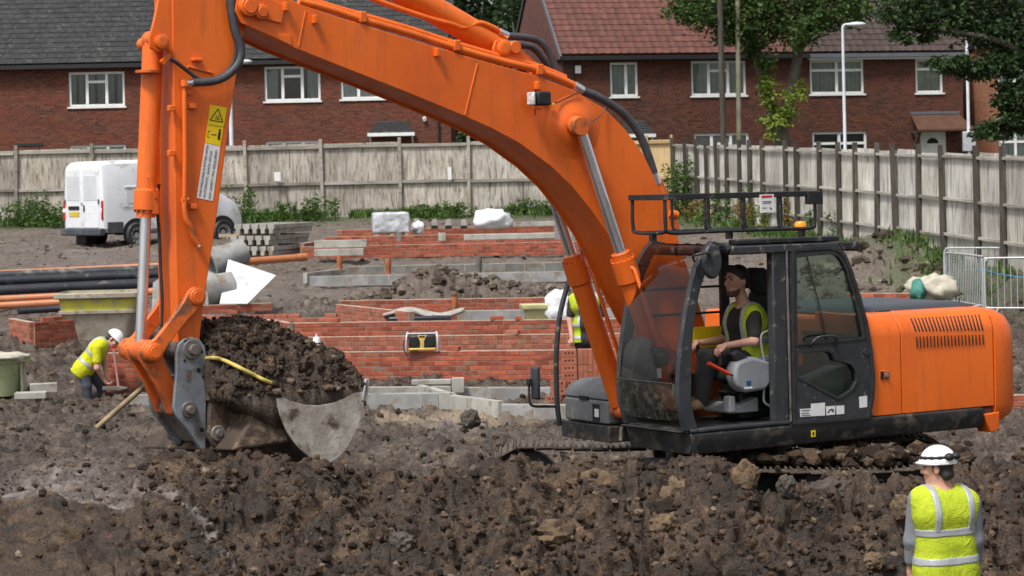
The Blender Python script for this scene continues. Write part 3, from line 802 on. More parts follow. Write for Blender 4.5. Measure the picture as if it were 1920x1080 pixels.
def pieces(root, name, meshes, xf, limit=300, stuff_name=None):
    """xf: list of (matrix, mesh index), nearest or largest first; the first `limit` are objects, the rest one mesh"""
    for m4, k in xf[:limit]:
        o = link(name, meshes[k], root); o.matrix_local = m4
    rest = xf[limit:]
    if rest:
        V = []; F = []; b = 0
        src = [(np.array([v.co[:] for v in me.vertices], np.float32), [tuple(p.vertices) for p in me.polygons]) for me in meshes]
        for m4, k in rest:
            a = np.array(m4); v = src[k][0] @ a[:3, :3].T + a[:3, 3]
            V.extend(map(tuple, v)); F.extend([tuple(b + i for i in f) for f in src[k][1]]); b += len(v)
        me = bpy.data.meshes.new(stuff_name or name + 's'); me.from_pydata(V, [], F); me.materials.append(meshes[0].materials[0])
        tag(link(stuff_name or name + 's', me, root), kind='stuff')

def roof(root, x0, x1, ye, ze, pitch, run, tm, gauge=0.30, tw=0.30, wave=False, first=300):
    """front slope from the eaves line (y=ye, z=ze) up and back over `run`, mirrored behind"""
    up = run * math.tan(pitch)
    r = MB().prism([(ye, ze - 0.10), (ye + run, ze + up - 0.10), (ye + 2 * run, ze - 0.10), (ye + 2 * run, ze - 0.16), (ye, ze - 0.16)], 'x', x0 + .02, x1 - .02).build('roof', tm, root, smooth=10)
    if wave:
        mb = MB(); n = 8
        top = [(i / n * tw, 0.022 * (0.5 + 0.5 * math.cos(2 * math.pi * i / n)) + 0.012) for i in range(n + 1)]
        mb.add([(p[0] - tw / 2, 0, p[1]) for p in top] + [(p[0] - tw / 2, gauge * 1.12, p[1]) for p in top] + [(p[0] - tw / 2, 0, -0.014) for p in top],
               [(i, i + 1, i + n + 2, i + n + 1) for i in range(n)] + [(i + 1, i, i + 2 * n + 2, i + 2 * n + 3) for i in range(n)])
        me = mb.mesh('tile', tm, 60)
    else:
        me = MB().box2((-tw / 2 + 0.003, 0, -0.008), (tw / 2 - 0.003, gauge * 1.1, 0.016)).mesh('tile', tm)
    slope = run / math.cos(pitch)
    rows = int(slope / gauge); cols = int((x1 - x0) / tw)
    xf = []
    for j in range(rows):
        for i in range(cols):
            s = j * gauge
            x = x0 + (i + 0.5 + (0.5 if j % 2 and not wave else 0)) * (x1 - x0) / cols
            if x > x1 - tw * 0.3: continue
            T = Matrix.Translation((x, ye + s * math.cos(pitch), ze + s * math.sin(pitch))) @ Matrix.Rotation(pitch - 0.06, 4, 'X') @ Matrix.Translation((0, 0, 0.012 + RNG.uniform(-.003, .004))) @ Matrix.Rotation(RNG.uniform(-.012, .012), 4, 'Z')
            xf.append((T, 0))
    pieces(r, 'tile', [me], xf, first, 'tiles')
    mb = MB()
    for i in range(int((x1 - x0) / 0.4)):
        mb.cyl((x0 + i * 0.4, ye + run, ze + up + 0.02), (x0 + i * 0.4 + 0.39, ye + run, ze + up + 0.02), 0.11, 10)
    mb.build('ridge', tm, root)
    return r

# left house -----------------------------------------------------------------
LH_Y = 83.0
def lx(px): return WX(px, LH_Y, 6.0).x
lo = Vector((lx(845), LH_Y, 2.85))
hl = empty('brick_house', lo, 0, 'red brick house with dark grey tiled roof behind the digger arm', 'house')
LW = lx(845) - lx(-620)
def lxx(px): return lx(px) - lo.x
zl = 2.85
wins_l = [(lxx(130), lxx(235), 6.55 - zl, 7.75 - zl), (lxx(497), lxx(602), 6.6 - zl, 7.8 - zl), (lxx(640), lxx(742), 6.62 - zl, 7.8 - zl),
          (lxx(130), lxx(235), 3.9 - zl, 5.22 - zl), (lxx(497), lxx(602), 3.9 - zl, 5.22 - zl)]
mb = MB(); holed_wall(mb, -LW, 0, -0.3, 5.28, wins_l, 0, 0.3)
mb.add([(0, 0, -.3), (0, 8, -.3), (0, 8, 5.28), (0, 4, 8.4), (0, 0, 5.28)], [(0, 1, 2, 3, 4)])
mb.add([(-LW, 0, -.3), (-LW, 8, -.3), (-LW, 8, 5.28), (-LW, 4, 8.4), (-LW, 0, 5.28)], [(4, 3, 2, 1, 0)])
mb.add([(-LW, 8, -.3), (0, 8, -.3), (0, 8, 5.28), (-LW, 8, 5.28)], [(0, 1, 2, 3)])
mb.build('wall', M['brick_left'], hl, smooth=None)
L3 = [(0, 0.31, 0), (0.31, 0.69, 0.22), (0.69, 1, 0)]
for k, w_ in enumerate(wins_l): window(hl, *w_, L3, ('part', 'draped', 'net', 'net', 'net')[k])
roof(hl, -LW, 0.12, -0.32, 5.2, math.radians(38), 4.32, M['slate'], 0.31, 0.3)
MB().box2((-LW, -0.36, 5.02), (0.1, -0.27, 5.16)).build('gutter', M['fascia'], hl)
MB().box2((-LW, -0.26, 5.04), (0.06, 0.0, 5.10)).build('soffit', M['fascia'], hl)
MB().cyl((lxx(822), -0.06, -.2), (lxx(822), -0.06, 5.0), 0.035, 10).build('downpipe', M['fascia'], hl)
MB().box2((lxx(665), -0.1, 7.28 - zl), (lxx(680), 0.0, 7.52 - zl)).build('alarm_box', M['upvc'], hl, bevel=0.02)
MB().box2((lxx(28), -0.02, 5.22 - zl), (lxx(80), 0.02, 5.32 - zl)).build('vent', M['fascia'], hl)
def canopy(root, x0, x1, z0, z1, dep, tm, fm):
    mb = MB()
    ins = (x1 - x0) * 0.18
    mb.add([(x0, -dep, z0), (x1, -dep, z0), (x1, 0, z0), (x0, 0, z0), (x0 + ins, -0.12, z1), (x1 - ins, -0.12, z1), (x1 - ins, 0, z1), (x0 + ins, 0, z1)],
           [(0, 1, 5, 4), (1, 2, 6, 5), (3, 0, 4, 7), (4, 5, 6, 7), (3, 2, 1, 0)])
    c = mb.build('canopy', tm, root, smooth=None)
    MB().box2((x0 - .02, -dep - .03, z0 - .12), (x1 + .02, -0.0, z0 - .005)).build('fascia_board', fm, c)
    for k in range(1, 5):
        z = z0 + (z1 - z0) * k / 5; f = k / 5
        MB().box2((x0 + ins * f - .01, -dep + (dep - .12) * f - .03, z - .012), (x1 - ins * f + .01, -dep + (dep - .12) * f + .02, z + .012)).build('tile_course', tm, c)
    for x in (x0 + .06, x1 - .06):
        MB().beam((x, -0.02, z0 - .5), (x, -dep + .08, z0 - .13), .06, .06).build('bracket', fm, c)
canopy(hl, lxx(692), lxx(777), 5.42 - zl, 5.83 - zl, 0.8, M['slate'], M['upvc'])
MB().cyl((lxx(796), -0.02, 5.9 - zl), (lxx(796), -0.14, 5.86 - zl), 0.07, 12).build('wall_light', M['upvc'], hl)

# right-hand pair of houses ----------------------------------------------------
YAW_R = math.radians(12)
ro = WX(1060, 84.0, 2.85); ro.z = 2.85
RD = Vector((math.cos(YAW_R), math.sin(YAW_R), 0))
def rx(px):
    """distance along the right-hand facade seen in a photo column"""
    k = ray(px, 200).x
    return (k * ro.y - ro.x) / (RD.x - k * RD.y)
def rz(px, py):
    t_ = rx(px); return CAMZ + ray(px, py).z * (ro.y + RD.y * t_) - 2.85
XM, XE = rx(1515), rx(1806)
hr = empty('brick_house', ro, YAW_R, 'brown brick house with red tiled roof right of the boom', 'house')
wr = [(rx(1145), rx(1197), rz(1170, 181), rz(1170, 117)), (rx(1297), rx(1400), rz(1350, 179), rz(1350, 114)), (rx(1300), rx(1403), rz(1350, 320), rz(1350, 250)), (rx(1150), rx(1215), rz(1180, 320), rz(1180, 262))]
mb = MB(); holed_wall(mb, 0, XM, -0.3, 5.25, wr, 0, 0.3)
mb.add([(0, 0, -.3), (0, 8, -.3), (0, 8, 5.25), (0, 4, 8.6), (0, 0, 5.25)], [(4, 3, 2, 1, 0)])
mb.add([(0, 8, -.3), (XM, 8, -.3), (XM, 8, 5.25), (0, 8, 5.25)], [(0, 1, 2, 3)])
mb.build('wall', M['brick_right'], hr, smooth=None)
window(hr, *wr[0], [(0, 0.6, 0), (0.6, 1, 0)], 'net'); window(hr, *wr[1], L3, 'net'); window(hr, *wr[2], L3, 'net'); window(hr, *wr[3], [(0, .5, 0), (.5, 1, 0)], 'net')
roof(hr, -0.12, XM, -0.32, 5.2, math.radians(40), 4.32, M['tile_red'], 0.34, 0.3, True)
for s_ in (0,):
    MB().beam((-0.14, -0.36, 5.08), (-0.14, 4.0, 5.08 + 4.36 * math.tan(math.radians(40))), 0.06, 0.16).build('bargeboard', M['lead'], hr)
    MB().beam((-0.14, 8.36, 5.08), (-0.14, 4.0, 5.08 + 4.36 * math.tan(math.radians(40))), 0.06, 0.2).build('bargeboard', M['fascia'], hr)
MB().box2((-.1, -0.36, 5.0), (XM - .01, -0.27, 5.14)).build('gutter', M['fascia'], hr)
MB().cyl((rx(1075), -0.06, -.2), (rx(1075), -0.06, 5.0), 0.035, 10).build('downpipe', M['fascia'], hr)
MB().box2((rx(1079), -0.1, rz(1085, 138)), (rx(1090), 0, rz(1085, 123))).build('alarm_box', M['upvc'], hr, bevel=.02)
canopy(hr, rx(1160), rx(1216), rz(1190, 252), rz(1190, 226), 0.8, M['slate'], M['upvc'])

hb = empty('brick_house', ro + RD * XM, YAW_R, 'dark brick house with brown tiled roof behind the street lamp', 'house')
def bx(px): return rx(px) - XM
wb = [(bx(1520), bx(1621), rz(1570, 176), rz(1570, 112)), (bx(1718), bx(1769), rz(1740, 174), rz(1740, 110)), (bx(1522), bx(1624), rz(1570, 320), rz(1570, 247)), (bx(1724), bx(1774), -0.2, rz(1750, 247))]
mb = MB(); holed_wall(mb, 0, XE - XM, -0.3, 5.25, wb, 0, 0.3)
mb.add([(XE - XM, 0, -.3), (XE - XM, 8, -.3), (XE - XM, 8, 5.25), (XE - XM, 4, 8.6), (XE - XM, 0, 5.25)], [(0, 1, 2, 3, 4)])
mb.add([(0, 8, -.3), (XE - XM, 8, -.3), (XE - XM, 8, 5.25), (0, 8, 5.25)], [(0, 1, 2, 3)])
mb.build('wall', M['brick_right'], hb, smooth=None)
LT = [(0, 0.5, 0.24), (0.5, 1, 0.24)]
window(hb, *wb[0], LT, 'blind'); window(hb, *wb[1], [(0, 1, 0.24)], 'blind'); window(hb, *wb[2], LT, None)
d = wb[3]
dr = MB().box2((d[0] + .05, 0.1, d[2]), (d[1] - .05, 0.16, d[3] - .05)).build('door', M['upvc'], hb)
MB().box2((d[0], .08, d[3] - .05), (d[1], .17, d[3])).box2((d[0], .08, d[2]), (d[0] + .05, .17, d[3] - .05)).box2((d[1] - .05, .08, d[2]), (d[1], .17, d[3] - .05)).build('door_frame', M['upvc'], hb)
cx_ = (d[0] + d[1]) / 2
MB().prism([(cx_ + .22 * math.cos(a), d[3] - .42 + .2 * math.sin(a)) for a in [math.pi * k / 10 for k in range(11)]], 'y', .085, .099).build('door_light', M['dark_room'], dr)
roof(hb, 0, XE - XM + .15, -0.32, 5.2, math.radians(40), 4.32, M['tile_brown'], 0.34, 0.3, True)
MB().box2((.01, -0.36, 5.0), (XE - XM + .1, -0.27, 5.14)).build('gutter', M['lead'], hb)
MB().box2((.01, -0.25, 4.93), (XE - XM + .05, -0.0, 4.99)).build('soffit', M['upvc'], hb)
# porch: a sloping brown tiled hood on brackets
px0, px1 = bx(1702), bx(1806)
zz0, zz1 = rz(1755, 243), rz(1755, 213)
pm = MB(); pm.add([(px0, -0.95, zz0), (px1, -0.95, zz0), (px1 - .2, 0, zz1), (px0 + .1, 0, zz1), (px0, -0.95, zz0 - .07), (px1, -0.95, zz0 - .07), (px1 - .2, 0, zz1 - .07), (px0 + .1, 0, zz1 - .07)],
       [(0, 1, 2, 3), (7, 6, 5, 4), (0, 4, 5, 1), (1, 5, 6, 2), (2, 6, 7, 3), (3, 7, 4, 0)])
pc = pm.build('porch_canopy', M['rust_canopy'], hb, smooth=None)
MB().box2((px0 + .08, -.08, zz1 - .02), (px1 - .18, .0, zz1 + .08)).build('flashing', M['lead'], pc)
for x in (px0 + .12, px1 - .2):
    MB().beam((x, -0.02, zz0 - .9), (x, -.8, zz0 - .1), .09, .09).beam((x, -.02, zz0 - .08), (x, -.9, zz0 - .08), .08, .08).build('bracket', M['post_dark'], pc)
# far right house
ho = ro + RD * (XE + 0.9) + Vector((0, 2.2, 0))
h3 = empty('brick_house', ho, YAW_R, 'orange brick house half hidden by leaves at the right edge', 'house')
w3 = [(0.95, 2.3, 3.75, 5.0), (0.95, 2.3, 1.0, 2.3), (4.0, 5.4, 3.75, 5.0)]
mb = MB(); holed_wall(mb, 0, 9, -0.3, 5.6, w3, 0, 0.3)
mb.add([(0, 0, -.3), (0, 8, -.3), (0, 8, 5.6), (0, 4, 8.9), (0, 0, 5.6)], [(4, 3, 2, 1, 0)])
mb.build('wall', M['brick_orange'], h3, smooth=None)
for w_ in w3: window(h3, *w_, LT, 'net')
roof(h3, -.1, 9, -.32, 5.55, math.radians(40), 4.32, M['slate'], 0.34, 0.3, True, 120)
MB().cyl((-0.35, -0.1, -.2), (-0.35, -0.1, 5.3), 0.06, 10).build('downpipe', M['fascia'], h3)

# ------------------------------------------------------------------ lamp posts and poles
M['galv'] = mat('galvanised_steel', (0.5, 0.52, 0.54), (0.42, 0.44, 0.46), rough=0.45, metal=0.3, scale=8)
M['lamp_white'] = mat('pale_lamp_paint', (0.6, 0.63, 0.67), (0.52, 0.55, 0.6), rough=0.5)
M['timber_green'] = mat('treated_pole', (0.3, 0.29, 0.2), (0.2, 0.19, 0.13), rough=0.9, bump=0.3)
def lamp(px, Y, ytop, head, label, r=0.055):
    b = WX(px, Y, gz(Y) - .1); h = CAMZ + ray(px, ytop).z * Y - b.z
    root = empty('street_lamp', b, 0, label, 'street lamp')
    MB().tube([(0, 0, 0), (0, 0, 1.2), (0, 0, 1.25), (0, 0, h)], [r * 1.35, r * 1.35, r, r * 0.8], 12).build('post', M['lamp_white'], root)
    if head:
        MB().tube(spline([(0, 0, h - .02), (.06, 0, h + .06), (.2, 0, h + .08)], 5), r * .7, 10).build('arm', M['lamp_white'], root)
        s = [(0.12, .03, .02), (.2, .09, .05), (.42, .14, .08), (.62, .12, .07), (.74, .04, .03)]
        MB().loft([[(x, a * math.cos(t_), h + .07 + c * math.sin(t_)) for t_ in [2 * math.pi * k / 12 for k in range(12)]] for x, a, c in s]).build('lamp_head', M['lamp_white'], root, smooth=60)
    return root
lamp(1587, 76.6, 50, True, 'white street lamp with curved head in front of the brown roofed house')
l2 = lamp(1819, 79.0, -60, True, 'tall pale street lamp carrying a small grey box, near the right edge')
MB().box2((-.2, -.1, 1.75), (.22, .1, 2.4)).build('box', M['galv'], l2, bevel=.02)
lamp(437, 80.0, 120, True, 'pale street lamp post just right of the digger arm', r=0.075)
def pole(px0, px1, Y, m, r, label):
    a = WX(px0, Y, gz(Y) - .2); b = W(px1, -60, Y)
    return tag(MB().tube([(0, 0, 0), (b - a) * .5, b - a], [r, r * .94, r * .88], 14).build('telegraph_pole', m, None, loc=a), label, 'pole', 'poles behind the right-hand fence')
pole(1360, 1348, 77.5, M['post_dark'], 0.10, 'dark brown telegraph pole in front of the red roofed house')
pole(1387, 1382, 78.2, M['timber_green'], 0.085, 'pale greenish pole just right of the dark telegraph pole')
# ------------------------------------------------------------------ trees and weeds
def leaf_mat(name, c1, c2, c3):
    t = NT(name)
    g = t.n('ShaderNodeNewGeometry')
    col = t.ramp(g.outputs['Random Per Island'], [(0, c1), (0.5, c2), (1, c3)])
    t.l(col, t.b.inputs['Base Color']); t.b.inputs['Roughness'].default_value = 0.55; t.b.inputs['Specular IOR Level'].default_value = 0.3
    tr = t.n('ShaderNodeBsdfTranslucent'); t.l(col, tr.inputs[0])
    mx = t.n('ShaderNodeMixShader'); mx.inputs[0].default_value = 0.3
    t.l(t.b.outputs[0], mx.inputs[1]); t.l(tr.outputs[0], mx.inputs[2]); t.l(mx.outputs[0], t.out.inputs[0])
    return t.m
M['leaf'] = leaf_mat('green_leaves', (0.03, 0.06, 0.014), (0.05, 0.095, 0.02), (0.09, 0.15, 0.035))
M['leaf_dark'] = leaf_mat('dark_leaves', (0.018, 0.038, 0.012), (0.03, 0.06, 0.018), (0.06, 0.1, 0.03))
M['leaf_lime'] = leaf_mat('lime_leaves', (0.1, 0.16, 0.02), (0.17, 0.24, 0.03), (0.27, 0.33, 0.05))
M['weed'] = leaf_mat('weed_leaves', (0.035, 0.075, 0.015), (0.06, 0.12, 0.022), (0.12, 0.19, 0.04))
M['weed_dry'] = leaf_mat('dry_weed', (0.14, 0.13, 0.03), (0.28, 0.22, 0.05), (0.2, 0.1, 0.05))
M['bark'] = mat('bark', (0.075, 0.062, 0.05), (0.12, 0.105, 0.085), rough=0.9, scale=6, bump=0.8, bscale=24, bdist=0.03)

def leaf_mesh(name, C, size, material, droop=0.3, aspect=0.55, vertical=False):
    n = len(C)
    rs = NPR
    d = rs.normal(size=(n, 3)); d[:, 2] = d[:, 2] * 0.6 - droop
    if vertical:
        d = rs.normal(size=(n, 3)) * 0.35; d[:, 2] = 1.0
    d /= np.linalg.norm(d, axis=1)[:, None]
    r = rs.normal(size=(n, 3)); s = np.cross(d, r); s /= np.linalg.norm(s, axis=1)[:, None] + 1e-9
    nn = np.cross(d, s)
    L = size * rs.uniform(0.6, 1.3, n)[:, None]; Wd = L * aspect * 0.5
    a = C; b = C + d * L * 0.5 + s * Wd + nn * L * 0.08; c = C + d * L; e = C + d * L * 0.5 - s * Wd + nn * L * 0.08
    V = np.stack([a, b, c, e], 1).reshape(-1, 3)
    F = np.arange(4 * n).reshape(n, 4)
    return np_mesh(name, V, F, material, False)

def clump_points(blobs, per, sub=0.22):
    """blobs: (centre, radii); leaves gather in small clumps inside each blob, denser to the outside"""
    out = []
    for (c, r), n in zip(blobs, per):
        k = max(4, n // 38)
        u = NPR.normal(size=(k, 3)); u /= np.linalg.norm(u, axis=1)[:, None]
        q = u * NPR.uniform(0.25, 1.0, k)[:, None] ** 0.45
        cc = np.array(c) + q * np.array(r)
        idx = NPR.randint(0, k, n)
        out.append(cc[idx] + NPR.normal(size=(n, 3)) * sub * min(r) * np.array((1.15, 1.15, 0.75)))
    return np.concatenate(out)

def tree(name, label, base, trunk, limbs, blobs, per, leaf_m, leaf_size, sub=0.22, extra=None, group=None):
    root = empty(name, base, 0, label, 'tree', group)
    b = Vector(base)
    mb = MB(); mb.tube([Vector(p) - b for p, _ in trunk], [r for _, r in trunk], 12)
    tk = mb.build('trunk', M['bark'], root, smooth=60)
    for lb in limbs:
        pts = [Vector(p) - b for p, _ in lb]
        rr = [r for _, r in lb]
        sp = spline(pts, 5); rs = list(np.interp(np.linspace(0, len(rr) - 1, len(sp)), range(len(rr)), rr))
        MB().tube(sp, rs, 9).build('limb', M['bark'], tk, smooth=60)
    C = clump_points(blobs, per, sub) - np.array(b)
    link('crown', leaf_mesh('crown', C, leaf_size, leaf_m), root)
    if extra:
        C2 = clump_points(extra[0], extra[1], 0.3) - np.array(b)
        link('ivy', leaf_mesh('ivy', C2, extra[2], extra[3]), root)
    return root
def B(px, py, rx_, ry_, Y, rd=None):
    s = Y / FPX
    return (tuple(W(px, py, Y)), (rx_ * s, (rd if rd else (rx_ + ry_) / 2) * s, ry_ * s))
TY = 79.5
tb = WX(1466, TY, gz(TY) - .2)
tree('tree', 'forked leafy tree with lime green shoots on its trunk, behind the right-hand fence', tb,
     [(tb, .36), (W(1466, 300, TY), .32), (W(1462, 245, TY), .3), (W(1460, 222, TY), .26)],
     [[(W(1458, 235, TY), .22), (W(1440, 180, TY), .2), (W(1424, 120, TY), .18), (W(1408, 50, TY), .16), (W(1395, -50, TY + .6), .12), (W(1370, -140, TY + 1), .06)],
      [(W(1468, 235, TY), .22), (W(1484, 170, TY), .19), (W(1497, 100, TY), .17), (W(1508, 20, TY), .14), (W(1530, -80, TY - .6), .1), (W(1560, -160, TY), .05)],
      [(W(1500, 80, TY), .1), (W(1545, 30, TY - .5), .07), (W(1600, 0, TY - .8), .03)], [(W(1410, 60, TY), .1), (W(1360, 30, TY - .5), .07), (W(1300, 10, TY - .8), .03)]],
     [B(1320, 10, 75, 42, TY - .8), B(1395, 20, 60, 50, TY - .6), B(1375, 60, 45, 25, TY - 1), B(1460, 25, 55, 55, TY + .3), B(1500, 60, 45, 35, TY - .8), B(1560, 15, 80, 36, TY - .6), B(1610, -10, 60, 40, TY),
      B(1450, -90, 190, 70, TY), B(1300, -60, 70, 50, TY), B(1590, -80, 90, 60, TY), B(1450, -190, 130, 60, TY), B(1425, 95, 26, 30, TY - .4), B(1283, 22, 24, 18, TY - 1)],
     [1900, 1700, 800, 1700, 1000, 1900, 1000, 3000, 800, 1200, 1000, 420, 260], M['leaf'], 0.18, 0.3,
     ([B(1445, 175, 22, 34, TY - .4), B(1482, 195, 24, 36, TY - .4), B(1452, 225, 26, 26, TY - .4), B(1500, 160, 12, 20, TY - .3), B(1440, 130, 10, 26, TY - .3)], [330, 330, 200, 80, 80], 0.17, M['leaf_lime']))
R_Y = 64.0
rb = WX(2030, R_Y, gz(R_Y))
tree('tree', 'dark oak boughs hanging in from the right edge over the fence', rb,
     [(rb, .4), (rb + Vector((0, 0, 3)), .34), (rb + Vector((-.1, 0, 6)), .28), (rb + Vector((0, 0, 9)), .15)],
     [[(rb + Vector((0, 0, 3.2)), .2), (W(1950, 130, R_Y), .14), (W(1880, 80, R_Y - .5), .09), (W(1790, 60, R_Y - .6), .05), (W(1700, 50, R_Y - .6), .02)],
      [(rb + Vector((0, 0, 2.0)), .16), (W(1960, 220, R_Y), .1), (W(1900, 215, R_Y - .5), .06), (W(1850, 235, R_Y - .6), .02)],
      [(rb + Vector((0, 0, 4.2)), .2), (W(1930, 20, R_Y), .14), (W(1820, -20, R_Y), .08), (W(1720, -10, R_Y), .03)],
      [(W(1930, 125, R_Y - .2), .08), (W(1850, 115, R_Y - .5), .05), (W(1780, 128, R_Y - .6), .015)]],
     [B(1700, 20, 52, 32, R_Y - .5), B(1690, 68, 20, 16, R_Y - .6), B(1770, 30, 50, 36, R_Y - .4), B(1850, 30, 70, 50, R_Y), B(1910, 70, 50, 50, R_Y), B(1780, 118, 34, 18, R_Y - .7), B(1830, 128, 34, 18, R_Y - .6), B(1880, 120, 40, 30, R_Y - .4),
      B(1905, 180, 36, 32, R_Y - .4), B(1875, 195, 18, 14, R_Y - .5), B(1900, 232, 34, 22, R_Y - .4), B(1850, 245, 26, 16, R_Y - .6), B(1800, -60, 150, 50, R_Y), B(1980, 0, 60, 120, R_Y), B(1980, 180, 50, 90, R_Y), B(1735, 60, 22, 18, R_Y - .5), B(2040, -100, 140, 90, R_Y)],
     [1300, 260, 1400, 2300, 1700, 700, 700, 1100, 1100, 280, 900, 460, 2000, 1600, 1400, 300, 1500], M['leaf_dark'], 0.16, 0.28)
for k, (px, Y, h, lab) in enumerate(((872, 112, 300, 'dark woodland tree filling the gap right of the grey roof'), (935, 120, 320, 'dark woodland tree in the middle of the gap between the houses'), (995, 110, 300, 'dark woodland tree against the gable of the red roofed house'))):
    b_ = WX(px, Y, gz(Y) - .3)
    tree('tree', lab, b_, [(b_, .4), (W(px + 4, 150, Y), .3), (W(px - 4, 20, Y), .2), (W(px, -120, Y), .1)],
         [[(W(px, 160, Y), .15), (W(px + 24, 60, Y - 1), .08), (W(px + 34, 10, Y - 1), .03)], [(W(px, 190, Y), .15), (W(px - 24, 100, Y - 1), .08), (W(px - 34, 40, Y - 1), .03)]],
         [B(px, 30, 46, 60, Y), B(px - 20, 120, 40, 60, Y), B(px + 20, 190, 44, 60, Y), B(px, 260, 55, 60, Y), B(px, -80, 60, 70, Y), B(px, -180, 60, 60, Y), B(px, 330, 60, 40, Y)],
         [1300, 1200, 1200, 1100, 1100, 800, 500], M['leaf_dark'], 0.34, 0.3, group='woodland between the houses')

def weed(px, py, Y, h, w, n, material, label, size=0.14, group='weeds along the fences', name='weed_clump'):
    b_ = W(px, py, Y)
    b_.z = float(height(np.array([b_.x]), np.array([b_.y]))[0]) - .03
    root = empty(name, b_, 0, label, 'weeds', group)
    stems = MB(); k = max(4, n // 40); C = []
    for i in range(k):
        x, y = RNG.gauss(0, w * .38), RNG.gauss(0, .2); hh = h * RNG.uniform(.5, 1.05)
        lx_, ly = RNG.gauss(0, .1), RNG.gauss(0, .08)
        stems.tube([(x, y, 0), (x + lx_ * .4, y + ly * .4, hh * .5), (x + lx_, y + ly, hh)], [.009, .007, .003], 5)
        m = n // k
        t_ = NPR.uniform(0.1, 1.0, m)
        C.append(np.stack([x + lx_ * t_ + NPR.normal(size=m) * .06, y + ly * t_ + NPR.normal(size=m) * .06, hh * t_], 1))
    stems.build('stems', material, root)
    link('leaves', leaf_mesh('leaves', np.concatenate(C), size, material, -0.2, 0.4), root)
    return root
weed(30, 430, 73.6, 1.0, 1.3, 700, M['weed'], 'thick green weeds at the left edge against the back fence')
weed(78, 432, 73.4, 1.15, 1.0, 600, M['weed'], 'tall weeds just left of the white van')
weed(100, 438, 72.6, .8, .8, 420, M['weed'], 'low weeds touching the rear of the white van')
weed(455, 400, 73.8, 1.15, .55, 420, M['weed'], 'tall nettle clump right of the van bonnet by the back fence')
weed(500, 412, 73.4, .45, 1.1, 360, M['weed'], 'low green weeds right of the tall nettles')
weed(560, 415, 73.6, .75, 1.1, 520, M['weed'], 'dark scrubby weeds by the back fence left of the wrapped pallet')
weed(600, 412, 73.8, .8, .6, 300, M['weed'], 'upright weeds at the fence post left of the wrapped pallet')
weed(800, 410, 73.9, .5, .9, 380, M['weed'], 'bushy weeds right of the wrapped pallet')
weed(850, 408, 73.9, .55, .9, 420, M['weed'], 'bushy weeds left of the white bag')
weed(985, 410, 73.9, .5, .9, 420, M['weed'], 'bushy weeds right of the white bag')
weed(1030, 408, 73.9, .45, .8, 320, M['weed'], 'weeds by the back fence behind the grey block stack')
weed(1276, 420, 72.0, 1.75, .55, 900, M['weed'], 'tall green bush at the far corner of the right-hand fence', .16)
weed(1320, 425, 69.5, .9, .8, 420, M['weed_dry'], 'yellowing weeds seen through the front of the roof cage')
weed(1355, 430, 67.5, 1.1, .7, 420, M['weed'], 'green weeds seen through the middle of the roof cage')
weed(1400, 435, 65.5, 1.0, .7, 420, M['weed_dry'], 'rusty brown weeds behind the notice on the roof cage')
weed(1445, 440, 64.0, 1.25, .6, 420, M['weed'], 'tall thin weeds behind the rear bars of the roof cage')
weed(1480, 440, 62.0, 1.0, .7, 380, M['weed_dry'], 'reddish dry weeds behind the amber beacon')
weed(1545, 440, 60.0, .8, .6, 360, M['weed'], 'green weeds just right of the roof cage')
weed(1582, 460, 58.3, .8, .5, 300, M['weed'], 'weeds at the fence foot right of the cab roof')
weed(1625, 500, 56.6, .35, .9, 300, M['weed'], 'low grass at the fence foot above the engine cover')
weed(1690, 515, 54.5, .3, 1.0, 300, M['weed'], 'low grass at the fence foot above the white sack')
weed(1735, 512, 53.2, .4, .6, 260, M['weed'], 'low grass at the fence foot beside the steel barriers')
# grass strip at the foot of the back fence
n = 5200
X = NPR.uniform(-16.5, 4.2, n); Y = 74.9 - np.abs(NPR.normal(size=n)) * 0.9
C = np.stack([X, Y, height(X, Y)], 1)
k = fbm(X * .5, Y * .5, 3.0, 2) > -0.12
tag(link('grass', leaf_mesh('grass', C[k], 0.28, M['weed'], 0, 0.16, True)), 'rough grass along the foot of the back fence', None, kind='stuff')
n = 2600
t_ = NPR.uniform(0, 1, n); off = np.abs(NPR.normal(size=n)) * .55 + .15
X = FENCE_A.x + (FENCE_B.x - FENCE_A.x) * t_ + _fd.y * off; Y = FENCE_A.y + (FENCE_B.y - FENCE_A.y) * t_ - _fd.x * off
k = (fbm(X * .6, Y * .6, 6.0, 2) > -0.1)
C = np.stack([X, Y, height(X, Y)], 1)[k]
tag(link('grass', leaf_mesh('grass', C, 0.26, M['weed'], 0, 0.16, True)), 'thin grass along the foot of the right-hand fence', None, kind='stuff')
# ------------------------------------------------------------------ excavator
TH = math.radians(32)
EX0 = Vector((2.089, 23.5, 0.0))
EU = Vector((-math.cos(TH), -math.sin(TH), 0)); EV = Vector((math.sin(TH), -math.cos(TH), 0))
ex = empty('excavator', EX0, math.pi + TH, 'orange tracked excavator with black cab, loaded bucket raised at the left', 'excavator')
def mp(px, py, v):
    """machine coordinates (forward u, height w) of a photo pixel on the plane v = const"""
    r = ray(px, py); o = Vector((0, 0, CAMZ)) - EX0
    t_ = (v - o.dot(EV)) / r.dot(EV)
    p_ = o + r * t_
    return (p_.dot(EU), p_.z)
def mp3(px, py, v):
    u, w = mp(px, py, v); return Vector((u, v, w))
def mpu(px, py, u):
    """machine coordinates (v, w) on the plane u = const"""
    r = ray(px, py); o = Vector((0, 0, CAMZ)) - EX0
    t_ = (u - o.dot(EU)) / r.dot(EU)
    p_ = o + r * t_
    return (p_.dot(EV), p_.z)
def poly(pts, v): return [mp(a, b, v) for a, b in pts]
def smooth_poly(pts, v, n=5):
    return [(q.x, q.z) for q in spline([(mp(a, b, v)[0], 0, mp(a, b, v)[1]) for a, b in pts], n, True)]
